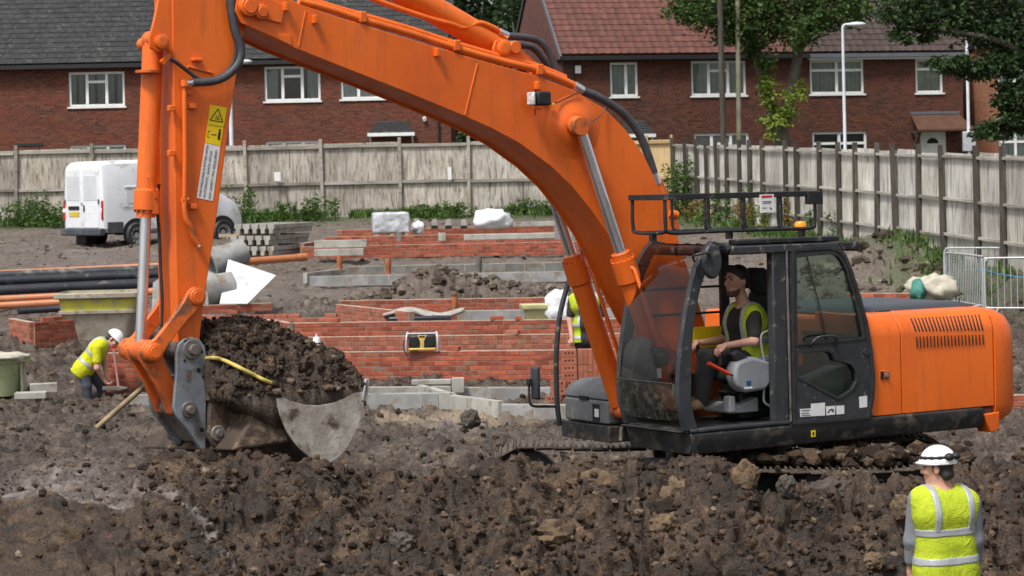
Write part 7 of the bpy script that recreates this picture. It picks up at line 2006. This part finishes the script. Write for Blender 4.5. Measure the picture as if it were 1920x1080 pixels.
MB().lathe([(0, 0), (.055, 0), (.058, .01), (.058, .2), (.05, .225), (.03, .245), (.0, .245)], (0, 0, 0), 20).build('body', M['bag_white'], sc2, smooth=40)
MB().lathe([(0, .245), (.014, .245), (.014, .285), (.0, .29)], (0, 0, 0), 12).build('nozzle', M['white'], sc2)

# ------------------------------------------------------------------ steel barriers and rope
def barrier(a, b, z, label):
    a, b = Vector((a.x, a.y, z)), Vector((b.x, b.y, z)); d = b - a; L = d.length; H = 1.08
    root = empty('steel_barrier', a, math.atan2(d.y, d.x), label, 'barrier', 'galvanised crowd barriers at the right edge')
    MB().tube(spline([(0, 0, .12), (0, 0, H - .16), (.04, 0, H - .04), (.16, 0, H), (L - .16, 0, H), (L - .04, 0, H - .04), (L, 0, H - .16), (L, 0, .12)], 5), .019, 8).tube([(0, 0, .15), (L, 0, .15)], .017, 8).build('frame', M['galv'], root, smooth=60)
    n_ = int(L / .115)
    bar = MB().cyl((0, 0, .15), (0, 0, H), .0075, 6).mesh('bar', M['galv'], 60)
    for k in range(1, n_): link('bar', bar, root, (L * k / n_, 0, 0))
    for x in (.25, L - .25):
        MB().tube(spline([(x, -.3, .0), (x, -.2, .1), (x, 0, .14), (x, .2, .1), (x, .3, .0)], 5), .015, 8).build('foot', M['galv'], root, smooth=60)
barrier(WX(1776, 47.6, 0), WX(1846, 45.0, 0), .95, 'steel barrier at the left, seen nearly end on')
barrier(WX(1850, 44.8, 0), WX(2060, 44.0, 0), .92, 'steel barrier nearest the camera, running out of the right edge')
barrier(WX(1774, 48.2, 0), WX(1896, 47.4, 0), 1.02, 'steel barrier at the back, behind the other two')
M['blue_rope'] = mat('blue_rope', (0.05, 0.22, 0.42), (0.04, 0.17, 0.34), rough=0.7)
tag(MB().tube(spline([W(1735, 493, 51) , W(1765, 496, 50), W(1800, 503, 48.5), W(1830, 506, 47.5), W(1850, 508, 45.2), W(1870, 514, 45), W(1895, 517, 45), W(1925, 521, 44.8), W(1980, 519, 44.5)], 6), .014, 6).build('rope', M['blue_rope'], None, smooth=60), 'thin blue rope strung along the fence and barriers', 'rope')

# ------------------------------------------------------------------ stake and yellow cable at the bucket
M['stake'] = mat('weathered_stake', (0.33, 0.26, 0.15), (0.19, 0.145, 0.095), rough=0.9, scale=6, bump=0.4, bscale=30)
a_, b_ = W(179, 804, 20.0), W(326, 680, 21.0)
tag(MB().tube([Vector((0, 0, 0)), (b_ - a_) * .5 + Vector((0, 0, .01)), b_ - a_], [.022, .024, .022], 8).build('wooden_stake', M['stake'], None, loc=a_, smooth=50), 'weathered wooden stake jutting out from behind the quick hitch', 'stake')
M['cable'] = mat('yellow_cable', (0.58, 0.46, 0.1), (0.46, 0.36, 0.09), rough=0.6, dirt=(.25, .2, .12), dirt_amt=.3)
from mathutils.bvhtree import BVHTree
_bv = BVHTree.FromPolygons([MX @ Vector(q_) for q_ in Vt.tolist()], Fq.tolist())
cp = []
for a_, b_ in ((386, 672), (400, 671), (416, 674), (432, 681), (448, 689), (464, 697), (480, 705), (494, 712), (508, 718)):
    h_ = _bv.ray_cast(Vector((0, 0, CAMZ)), ray(a_, b_).normalized())[0]
    cp.append((h_ if h_ is not None else W(a_, b_, 20.2)) - ray(a_, b_).normalized() * .035)
tag(MB().tube(spline([q - cp[0] for q in cp], 6), .018, 8).build('yellow_cable', M['cable'], None, loc=cp[0], smooth=60), 'yellow plastic tape lying over the soil in the bucket', 'cable')
# ------------------------------------------------------------------ people: smooth implicit bodies turned into meshes
def surface_nets(D, org, vox):
    s = D < 0
    nx, ny, nz = D.shape
    c = s[:-1, :-1, :-1].astype(np.int8)
    cnt = sum(s[i:nx - 1 + i, j:ny - 1 + j, k:nz - 1 + k].astype(np.int8) for i in (0, 1) for j in (0, 1) for k in (0, 1))
    cells = np.argwhere((cnt > 0) & (cnt < 8))
    if len(cells) == 0: return np.zeros((0, 3)), np.zeros((0, 4), np.int32)
    idx = -np.ones((nx - 1, ny - 1, nz - 1), np.int32); idx[tuple(cells.T)] = np.arange(len(cells))
    cor = [(i, j, k) for i in (0, 1) for j in (0, 1) for k in (0, 1)]
    val = np.stack([D[cells[:, 0] + i, cells[:, 1] + j, cells[:, 2] + k] for i, j, k in cor], 1)
    acc = np.zeros((len(cells), 3), np.float32); n = np.zeros(len(cells), np.float32)
    for a in range(8):
        for b in range(a + 1, 8):
            if sum(abs(cor[a][q] - cor[b][q]) for q in range(3)) != 1: continue
            va, vb_ = val[:, a], val[:, b]; m = (va < 0) != (vb_ < 0)
            t = np.where(m, va / (va - vb_ + 1e-12), 0)[:, None]
            p = np.array(cor[a]) * (1 - t) + np.array(cor[b]) * t
            acc += np.where(m[:, None], p, 0); n += m
    V = (cells + acc / n[:, None]) * vox + org
    F = []
    for ax in range(3):
        o1, o2 = [(1, 2), (2, 0), (0, 1)][ax]
        sl0 = [slice(1, -1)] * 3; sl1 = [slice(1, -1)] * 3
        sl0[ax] = slice(0, -1); sl1[ax] = slice(1, None)
        A, Bq = s[tuple(sl0)], s[tuple(sl1)]
        e = np.argwhere(A != Bq)
        if len(e) == 0: continue
        base = e.copy()
        for q in range(3):
            if q != ax: base[:, q] += 1
        flip = A[tuple(e.T)]
        def cell(d1, d2):
            c2 = base.copy(); c2[:, o1] -= d1; c2[:, o2] -= d2
            return idx[tuple(c2.T)]
        q = np.stack([cell(0, 0), cell(1, 0), cell(1, 1), cell(0, 1)], 1)
        q[~flip] = q[~flip][:, ::-1]
        F.append(q)
    F = np.concatenate(F); F = F[(F >= 0).all(1)]
    return V, F

class Sdf:
    def __init__(s): s.p = []; s.cut = []; s.sub = []
    def cap(s, a, b, ra, rb=None, k=.03): s.p.append(('c', np.array(a, np.float32), np.array(b, np.float32), ra, ra if rb is None else rb, k)); return s
    def ell(s, c, r, R=None, k=.03): s.p.append(('e', np.array(c, np.float32), np.array(r, np.float32), np.eye(3) if R is None else np.array(R), k)); return s
    def keep(s, p, n): s.cut.append((np.array(p), np.array(n) / np.linalg.norm(n))); return s       # keep the side the normal points to
    def minus(s, a, b, r): s.sub.append((np.array(a), np.array(b), r)); return s
    @staticmethod
    def dist(q, P):
        if q[0] == 'c':
            _, a, b, ra, rb, k = q
            ab = b - a; h = np.clip(((P - a) @ ab) / max(float(ab @ ab), 1e-9), 0, 1)
            return np.linalg.norm(P - a - h[..., None] * ab, axis=-1) - (ra + (rb - ra) * h)
        _, c, r, R, k = q
        L = (P - c) @ R
        k0 = np.linalg.norm(L / r, axis=-1); k1 = np.linalg.norm(L / (r * r), axis=-1)
        return k0 * (k0 - 1) / np.maximum(k1, 1e-6)
    def mesh(s, name, material, vox=.008, grow=0.0, slabs=None):
        lo = np.full(3, 1e9); hi = -lo; bx_ = []
        for q in s.p:
            if q[0] == 'c': m0 = np.minimum(q[1] - q[3], q[2] - q[4]); m1 = np.maximum(q[1] + q[3], q[2] + q[4])
            else: rr = q[2].max(); m0 = q[1] - rr; m1 = q[1] + rr
            bx_.append((m0, m1)); lo = np.minimum(lo, m0); hi = np.maximum(hi, m1)
        pad = .03 + grow + 2 * vox; lo -= pad; hi += pad
        n = np.ceil((hi - lo) / vox).astype(int) + 1
        D = np.full(n, 1.0, np.float32)
        for q, (m0, m1) in zip(s.p, bx_):
            k = q[-1]; e = k + .03 + grow
            i0 = np.maximum(((m0 - e - lo) / vox).astype(int), 0); i1 = np.minimum(((m1 + e - lo) / vox).astype(int) + 2, n)
            ax = [lo[i] + vox * np.arange(i0[i], i1[i]) for i in range(3)]
            P = np.stack(np.meshgrid(*ax, indexing='ij'), -1).astype(np.float32)
            d = s.dist(q, P).astype(np.float32)
            sl = tuple(slice(i0[i], i1[i]) for i in range(3)); o = D[sl]
            h = np.clip(.5 + .5 * (o - d) / k, 0, 1)
            D[sl] = o * (1 - h) + d * h - k * h * (1 - h)
        D -= grow
        if s.cut or s.sub or slabs:
            P = np.stack(np.meshgrid(*[lo[i] + vox * np.arange(n[i]) for i in range(3)], indexing='ij'), -1).astype(np.float32)
            for p, nn in s.cut: D = np.maximum(D, -((P - p) @ nn))
            for a, b, r in s.sub: D = np.maximum(D, -s.dist(('c', a, b, r, r, 0), P))
            if slabs:
                S = np.full(n, 9.0, np.float32)
                for p, nn, hw in slabs:
                    nn = np.array(nn) / np.linalg.norm(nn); S = np.minimum(S, np.abs((P - np.array(p)) @ nn) - hw)
                D = np.maximum(D, S)
        D[0], D[-1] = 1, 1; D[:, 0], D[:, -1] = 1, 1; D[:, :, 0], D[:, :, -1] = 1, 1
        V, F = surface_nets(D, lo, vox)
        return np_mesh(name, V, F, material)

M['skin'] = mat('skin', (0.58, 0.33, 0.24), (0.5, 0.26, 0.185), rough=0.5, scale=12, spec=.35)
def hivis_mat(name, c1, c2):
    t = NT(name); vec = t.coords()
    n1 = t.noise(vec, 4, 5, .6); n2 = t.noise(vec, 9, 5, .7, 1.2)
    col = t.ramp(n1, [(.35, c1), (.65, c2)])
    col = t.mix(t.ramp(t.noise(vec, 7, 6, .7), [(.64, (0, 0, 0)), (.72, (.6, .6, .6))]), col, (.2, .2, .05))
    t.l(col, t.b.inputs['Base Color']); t.b.inputs['Roughness'].default_value = .75; t.b.inputs['Specular IOR Level'].default_value = .25
    t.bump(n2, .8, .03); return t.m
M['hivis'] = hivis_mat('hivis_yellow', (0.46, 0.54, 0.03), (0.36, 0.46, 0.02))
M['hivis_bright'] = hivis_mat('hivis_lemon', (0.6, 0.6, 0.02), (0.5, 0.52, 0.015))
M['reflect'] = mat('reflective_tape', (0.4, 0.42, 0.44), (0.33, 0.35, 0.37), rough=0.4, scale=14, metal=.2)
M['shirt_black'] = mat('black_polo', (0.022, 0.02, 0.02), (0.035, 0.032, 0.031), rough=.9, bump=.5, bscale=9, bdist=.02)
M['sweat_grey'] = mat('grey_sweatshirt', (0.2, 0.215, 0.235), (0.16, 0.17, 0.19), rough=.95, bump=.6, bscale=9, bdist=.025)
M['trouser_black'] = mat('black_trousers', (0.014, 0.014, 0.016), (0.026, 0.026, 0.028), rough=.9, bump=.6, bscale=7, bdist=.025)
M['trouser_navy'] = mat('navy_work_trousers', (0.035, 0.045, 0.062), (0.06, 0.068, 0.08), rough=.9, bump=.6, bscale=7, bdist=.025)
M['hat'] = mat('white_hard_hat', (0.78, 0.78, 0.79), (0.7, 0.7, 0.71), rough=.3, spec=.5, dirt=(.4, .36, .3), dirt_amt=.06)
M['hair'] = mat('dark_hair', (0.012, 0.01, 0.009), (0.025, 0.02, 0.018), rough=.6, scale=40, bump=.5, bscale=120)
M['stubble'] = mat('dark_stubble', (0.09, 0.05, 0.036), (0.13, 0.072, 0.052), rough=.8, scale=60)
M['boot'] = mat('tan_boot', (0.3, 0.19, 0.09), (0.2, 0.13, 0.07), rough=.8, dirt=(.12, .09, .06), dirt_amt=.4)
M['eye'] = mat('dark_eye', (0.02, 0.016, 0.014), rough=.2)
M['lip'] = mat('lip', (0.36, 0.14, 0.11), rough=.5)
M['glove'] = mat('pale_glove', (0.5, 0.46, 0.38), (0.4, 0.36, 0.29), rough=.9)

def unit(v): v = np.array(v, float); return v / np.linalg.norm(v)
def person(label, J, wear, group=None):
    """J: joints in world space; wear: clothing. The body is one skin mesh, clothes are children."""
    org = np.array(J['origin'], float)
    root = empty('person', org, 0, label, 'person', group)
    def L(k): return np.array(J[k], float) - org
    f, up = unit(J['face']), unit(J['up']); r = unit(np.cross(f, up)); up = unit(np.cross(r, f))     # r: the person's right
    hd = L('head'); Rh = np.stack([r, f, up], 1)
    hs_ = wear.get('head', 1.0)
    def hp(x, y, z): return hd + (r * x + f * y + up * z) * hs_
    def E3(*a): return tuple(q_ * hs_ for q_ in a)
    b = Sdf()
    b.ell(hp(0, -.012, .025), E3(.076, .096, .098), Rh, .02); b.ell(hp(0, .028, -.055), E3(.056, .062, .068), Rh, .03)
    b.cap(hp(0, .06, -.1), hp(0, .062, -.095), .024, .024, .025)
    b.cap(hp(0, .088, .02), hp(0, .108, -.024), .009, .0145, .012); b.cap(hp(-.014, .096, -.03), hp(.014, .096, -.03), .009, .009, .01)
    b.cap(hp(-.035, .083, .034), hp(.035, .083, .034), .011, .011, .012)
    b.cap(hp(-.018, .086, -.058), hp(.018, .086, -.058), .009, .009, .012)
    for s in (-1, 1):
        b.ell(hp(s * .078, -.012, -.005), (.012, .022, .034), Rh, .008); b.ell(hp(s * .04, .062, -.02), (.026, .03, .028), Rh, .02)
    nk, ch, pv = L('neck'), L('chest'), L('pelvis')
    b.cap(hp(0, -.02, -.07), nk, .055, .062, .03)
    cr, prr = unit(J['cr']), unit(J['pr'])
    wst_ = ch * .45 + pv * .55
    sz = wear.get('bulk', 1.0)
    def torso(S, g):
        S.cap(ch - cr * .095 * sz, ch + cr * .095 * sz, .125 * sz + g, None, .07)
        S.cap(wst_ - cr * .075 * sz, wst_ + cr * .075 * sz, .118 * sz + g, None, .09)
        S.cap(pv - prr * .08 * sz, pv + prr * .08 * sz, .122 * sz + g, None, .09)
        S.cap((ch + nk) / 2 + (nk - ch) * .1 - cr * .1, (ch + nk) / 2 + (nk - ch) * .1 + cr * .1, .075 + g, None, .07)
        return S
    torso(b, 0)
    arms = {}
    for s, t in ((-1, 'l'), (1, 'r')):
        sh_, el_, wr_ = L('sh_' + t), L('el_' + t), L('wr_' + t)
        b.cap(sh_, el_, .058, .043, .04); b.cap(el_, wr_, .043, .029, .025)
        hd_ = unit(J.get('hand_' + t, wr_ - el_)); hu = unit(J.get('palm_' + t, (0, 0, -1))); hu = unit(hu - hd_ * (hu @ hd_)); hs = np.cross(hd_, hu)
        pc = wr_ + hd_ * .05
        b.cap(wr_, pc + hd_ * .03, .028, .03, .015)
        for k in range(4):
            a0 = pc + hd_ * .035 + hs * (k - 1.5) * .021
            ln = (.034, .04, .038, .03)[k]; cu = J.get('curl', .7)
            d1 = unit(hd_ + hu * cu); d2 = unit(hd_ * .35 + hu * cu * 1.6); d3 = unit(-hd_ * .5 * cu + hu)
            a1 = a0 + d1 * ln; a2 = a1 + d2 * ln * .8; a3 = a2 + d3 * ln * .55
            b.cap(a0, a1, .0105, .0095, .006); b.cap(a1, a2, .0095, .0085, .004); b.cap(a2, a3, .0085, .0075, .004)
        ts = hs * (-1 if (s == 1) else 1)
        ts = ts * J.get('thumb_' + t, 1)
        b.cap(pc - hd_ * .015 + ts * .025, pc + hd_ * .025 + ts * .05 + hu * .012, .0125, .011, .01); b.cap(pc + hd_ * .025 + ts * .05 + hu * .012, pc + hd_ * .055 + ts * .042 + hu * .03, .011, .009, .005)
        arms[t] = (sh_, el_, wr_)
    legs = {}
    for s, t in ((-1, 'l'), (1, 'r')):
        hi_, kn, an, to = L('hip_' + t), L('kn_' + t), L('an_' + t), L('toe_' + t)
        b.cap(hi_, kn, .085, .057, .05); b.cap(kn, an, .056, .04, .03); b.cap(an, to, .038, .032, .03)
        legs[t] = (hi_, kn, an, to)
    body = link('body', b.mesh('body', M['skin'], .0065), root)
    for s in (-1, 1):
        e = Sdf().ell(hp(s * .034, .078, .014), (.013, .008, .0075), Rh).mesh('eye', M['eye'], .003); link('eye', e, body)
        link('eyebrow', Sdf().cap(hp(s * .018, .094, .036), hp(s * .05, .08, .038), .0055, .004).mesh('eyebrow', M['hair'], .003), body)
    link('mouth', Sdf().cap(hp(-.02, .093, -.055), hp(.02, .093, -.055), .0055).mesh('mouth', M['lip'], .003), body)
    # clothes
    tr = Sdf()
    tr.cap(pv - prr * .085 * sz, pv + prr * .085 * sz, .134 * sz, None, .07)
    for t in 'lr':
        hi_, kn, an, to = legs[t]
        cut = wear.get('leg', 1.0); en = kn + (an - kn) * cut
        tr.cap(hi_, kn, .102, .078, .05); tr.cap(kn, en, .078, .066, .03)
    link('trousers', tr.mesh('trousers', M[wear['trousers']], .01), root)
    bo = Sdf()
    for t in 'lr':
        hi_, kn, an, to = legs[t]
        bo.cap(an + unit(kn - an) * .12, an, .056, .056, .02); bo.cap(an + unit(an - kn) * .02, to, .05, .042, .03)
        link('boot', bo.mesh('boot', M['boot'], .009), root); bo = Sdf()
    sw = Sdf(); torso(sw, .012)
    fr = wear.get('sleeve', .6)
    for t in 'lr':
        sh_, el_, wr_ = arms[t]
        if fr <= 1: sw.cap(sh_, sh_ + (el_ - sh_) * fr, .075, .066, .04)
        else: sw.cap(sh_, el_, .078, .064, .04); sw.cap(el_, el_ + (wr_ - el_) * (fr - 1), .064, .052, .03)
    sw.cap(nk - unit(nk - ch) * .02, nk + unit(hd - nk) * .0, .068, .066, .02)
    link('shirt', sw.mesh('shirt', M[wear['shirt']], .009), root)
    # vest: torso shell, cut at hem and neck
    ve = Sdf(); torso(ve, .026)
    for t in 'lr':
        sh_ = arms[t][0]; ve.cap((ch + nk) / 2, sh_ * .9 + nk * .1, .078, .086, .05)
    ax = unit(nk - pv)
    hem = pv - ax * wear.get('hem', .08)
    ve.cap(pv - prr * .085, pv - prr * .085 - ax * .12, .13 * sz, .14 * sz, .08); ve.cap(pv + prr * .085, pv + prr * .085 - ax * .12, .13 * sz, .14 * sz, .08)
    ve.keep(hem, ax); ve.minus(nk - ax * .02, nk + ax * .3, .078)
    ff = unit(np.cross(ax, cr)); ff = -ff if ff @ np.array(J['body_f']) < 0 else ff
    if wear.get('open'):
        ve.minus(nk + ff * .16 - ax * .0, pv + ff * .2 - ax * .3, wear['open'])
    vest = link('vest', ve.mesh('vest', M[wear['vest']], .009), root)
    bands = [(pv + ax * wear.get('b1', .02), ax, .026), (pv + ax * wear.get('b2', .2), ax, .026)]
    link('reflective_band', ve.mesh('reflective_band', M['reflect'], .007, .005, bands), vest)
    vb_ = Sdf(); vb_.p = ve.p; vb_.cut = ve.cut + [(pv + ax * wear.get('b2', .2), ax)]; vb_.sub = ve.sub
    link('reflective_band', vb_.mesh('reflective_band', M['reflect'], .007, .005, [(ch - cr * .13, cr, .024), (ch + cr * .13, cr, .024)]), vest)
    # head wear
    if wear.get('hat'):
        h = Sdf().ell(hp(0, -.012, .04), (.108, .134, .126), Rh, .02).ell(hp(0, .03, .044), (.098, .125, .012), Rh, .03)
        h.keep(hp(0, 0, .03), up)
        ht = link('hard_hat', h.mesh('hard_hat', M['hat'], .006), root)
        if wear.get('goggles'):
            g = Sdf()
            for k in range(13):
                a = math.radians(-150 + 300 * k / 12 + 180)
                a2 = math.radians(-150 + 300 * (k + 1) / 12 + 180)
                g.cap(hp(.101 * math.sin(a), -.012 + .126 * math.cos(a), .082), hp(.101 * math.sin(a2), -.012 + .126 * math.cos(a2), .082), .011, None, .01)
            link('goggle_strap', g.mesh('goggle_strap', M['ink'], .005), ht)
            s = wear['goggles']
            for an in (175, 138):
                a = math.radians(an) * s
                link('goggle_lens', Sdf().ell(hp(.104 * math.sin(a), -.012 + .128 * math.cos(a), .084), (.036, .036, .028), Rh).mesh('goggle_lens', M['ink'], .004), ht)
    ha = Sdf().ell(hp(0, -.02, .03), E3(.084, .1, .104), Rh, .02)
    if wear.get('hat'): ha.keep(hp(0, .02, .0), -f); ha.keep(hp(0, 0, .05), -up); ha.cap(hp(-.04, -.075, -.05), hp(.04, -.075, -.05), .036, None, .03)
    else:
        ha.cap(hp(-.03, .05, .105), hp(.03, .05, .105), .03, None, .03); ha.cap(hp(-.045, -.085, -.035), hp(.045, -.085, -.035), .03, None, .03)
        ha.keep(hp(0, .03, .03), unit(-f + up * 1.15)); 
    link('hair', ha.mesh('hair', M['hair'], .006), root)
    if wear.get('beard'):
        bd_ = Sdf().ell(hp(0, .028, -.055), E3(.059, .065, .071), Rh, .02).cap(hp(0, .06, -.1), hp(0, .062, -.095), .0285 * hs_, None, .02)
        bd_.keep(hp(0, .05, -.066), unit(-up * 1.0 - f * .35)); link('beard', bd_.mesh('beard', M['stubble'], .005), root)
    return root

# operator in the cab (machine coordinates -> world)
MXW = Matrix.Translation(EX0) @ Matrix.Rotation(math.pi + TH, 4, 'Z')
def mw3(px, py, v): return np.array(MXW @ mp3(px, py, v))
fw = np.array(EU); lf = np.array(EV)
def norm(v): return v / np.linalg.norm(v)
op = dict(origin=np.array(MXW @ Vector((mu(1380, 660, .85), .85, w_fl))), head=mw3(1381, 527, .88), neck=mw3(1396, 574, .86), chest=mw3(1398, 606, .86), pelvis=mw3(1404, 676, .86),
          face=norm(fw + lf * .02), up=norm(np.array((0, 0, 1.0)) - fw * .02), cr=-lf, pr=-lf, body_f=fw,
          sh_l=mw3(1413, 592, 1.06), el_l=mw3(1414, 640, 1.13), wr_l=mw3(1362, 648, 1.12), sh_r=mw3(1384, 592, .66), el_r=mw3(1358, 636, .56), wr_r=mw3(1318, 642, .6),
          hip_l=mw3(1396, 676, .97), kn_l=mw3(1328, 672, 1.0), an_l=mw3(1316, 752, .98), toe_l=mw3(1298, 762, .98), hip_r=mw3(1396, 676, .75), kn_r=mw3(1322, 668, .7), an_r=mw3(1310, 748, .7), toe_r=mw3(1292, 757, .7),
          hand_l=norm(fw - np.array((0, 0, .2))), palm_l=(0, 0, -1), hand_r=norm(fw), palm_r=(0, 0, -1), curl=.75)
person('operator in a black polo and yellow hi-vis vest sitting in the excavator cab', op, dict(trousers='trouser_black', shirt='shirt_black', vest='hivis', sleeve=.72, open=.11, hem=.06, b1=.03, b2=.2, head=1.17, bulk=1.06, beard=True))
for t, (px, py, v) in (('l', (1350, 656, 1.12)), ('r', (1308, 650, .6))):
    p0 = mp3(px, py, v)
    MB().tube([p0 + Vector((0, 0, -.14)), p0 + Vector((0, 0, .03))], [.016, .022], 10).build('control_lever', M['rubber'], con)

# foreground worker, seen from behind
FY = 17.0
def wp(px, py, Y=FY): return np.array(W(px, py, Y))
fo = np.array(WX(1768, FY, -.16))
bf = unit((-.35, 1.0, 0)); br = unit(np.cross(bf, (0, 0, 1)))          # looking away, turned a little to the left
hips = wp(1772, 1082); hips = wp(1772, 1086)
fwk = dict(origin=fo, head=wp(1757, 878), neck=wp(1767, 918), chest=wp(1772, 962), pelvis=wp(1774, 1068), face=unit((-.93, .38, -.05)), up=(.02, 0, 1), cr=br, pr=br, body_f=bf,
           sh_l=wp(1722, 937), el_l=wp(1712, 1012, FY + .03), wr_l=wp(1708, 1072, FY + .1), sh_r=wp(1820, 945), el_r=wp(1828, 1012, FY + .03), wr_r=wp(1826, 1066, FY + .1),
           hip_l=wp(1752, 1084), hip_r=wp(1796, 1084), kn_l=np.array(WX(1750, FY + .05, .33)), kn_r=np.array(WX(1798, FY - .03, .33)), an_l=np.array(WX(1748, FY, -.07)), an_r=np.array(WX(1802, FY, -.07)),
           toe_l=np.array(WX(1744, FY + .16, -.12)), toe_r=np.array(WX(1800, FY + .16, -.12)), hand_l=(0, .1, -1), palm_l=(1, 0, 0), hand_r=(0, .1, -1), palm_r=(-1, 0, 0), curl=.35)
person('worker in a white hard hat with goggles and grey sleeves, standing in the right foreground', fwk, dict(trousers='trouser_black', shirt='sweat_grey', vest='hivis', sleeve=1.62, hat=True, goggles=-1, hem=.06, b1=.08, b2=.28, bulk=1.04))

# bending worker with a spade
BY = 36.0
def q(px, py, Y=BY): return np.array(W(px, py, Y))
bo_ = np.array(WX(172, BY, gz(BY) - .02))
bw = dict(origin=bo_, head=q(213, 637, BY - .05), neck=q(197, 640), chest=q(184, 654), pelvis=q(158, 690), face=unit((.72, -.25, -.75)), up=unit((.72, 0, .62)), cr=unit((.1, -1, 0)) , pr=unit((.05, -1, 0)), body_f=(.8, 0, -.6),
          sh_l=q(186, 648, BY + .2), el_l=q(196, 682, BY + .16), wr_l=q(200, 706, BY + .05), sh_r=q(182, 652, BY - .22), el_r=q(182, 690, BY - .25), wr_r=q(194, 711, BY - .1),
          hip_l=q(160, 692, BY + .1), hip_r=q(156, 692, BY - .1), kn_l=q(190, 722, BY + .12), kn_r=q(162, 724, BY - .14), an_l=q(192, 752, BY + .14), an_r=q(166, 762, BY - .14),
          toe_l=q(203, 757, BY + .1), toe_r=q(180, 767, BY - .2), hand_l=unit((.4, 0, -.7)), palm_l=(1, 0, 0), hand_r=unit((.5, 0, -.6)), palm_r=(1, 0, 0), curl=.9)
person('worker in a lemon hi-vis vest and white hard hat bending over a spade', bw, dict(trousers='trouser_navy', shirt='hivis_bright', vest='hivis_bright', sleeve=.65, hat=True, hem=.13, b1=.1, b2=.26, leg=.7))
spd = empty('spade', q(214, 728, BY - .1), 0, 'long-handled spade with a pink handle held by the bending worker', 'spade')
s0 = Vector(q(214, 728, BY - .1))
MB().tube([Vector(q(222, 724, BY - .12)) - s0, Vector(q(213, 655, BY - .12)) - s0], .019, 8).build('handle', mat('pink_handle', (.5, .24, .22), (.42, .2, .18), rough=.6), spd)
MB().beam(Vector(q(206, 655, BY - .12)) - s0, Vector(q(220, 655, BY - .12)) - s0, .025, .025).build('grip', M['orange_red'], spd)
MB().prism([(-.16, -.02), (.1, -.025), (.2, .0), (.1, .03), (-.16, .035)], 'y', -.11, .11).build('blade', M['steel'], spd, bevel=.006)

# worker behind the boom cylinder
CY_ = 36.2
def c3(px, py, Y=CY_): return np.array(W(px, py, Y))
co = np.array(WX(1100, CY_, gz(CY_)))
cf = unit((.25, -1, 0)); crr = unit(np.cross(cf, (0, 0, 1)))
an_z = gz(CY_) + .08
cw_ = dict(origin=co, head=c3(1092, 528), neck=c3(1096, 552), chest=c3(1098, 572), pelvis=c3(1102, 638), face=unit((-.3, -.9, -.1)), up=(0, 0, 1), cr=crr, pr=crr, body_f=cf,
           sh_l=c3(1122, 562), el_l=c3(1130, 600), wr_l=c3(1122, 634, CY_ - .1), sh_r=c3(1074, 562), el_r=c3(1068, 600), wr_r=c3(1072, 632, CY_ - .1),
           hip_l=c3(1112, 648), hip_r=c3(1092, 648), kn_l=np.array(WX(1113, CY_ - .05, gz(CY_) + .48)), kn_r=np.array(WX(1091, CY_ - .05, gz(CY_) + .48)), an_l=np.array(WX(1114, CY_, an_z)), an_r=np.array(WX(1090, CY_, an_z)),
           toe_l=np.array(WX(1116, CY_ - .17, an_z - .04)), toe_r=np.array(WX(1088, CY_ - .17, an_z - .04)), hand_l=(0, -.3, -1), palm_l=(0, 1, 0), hand_r=(0, -.3, -1), palm_r=(0, 1, 0), curl=.5)
person('worker in an open hi-vis vest over black clothes, half hidden by the boom cylinder', cw_, dict(trousers='trouser_black', shirt='shirt_black', vest='hivis', sleeve=.7, hat=True, open=.15, hem=.02, b1=.06, b2=.24))
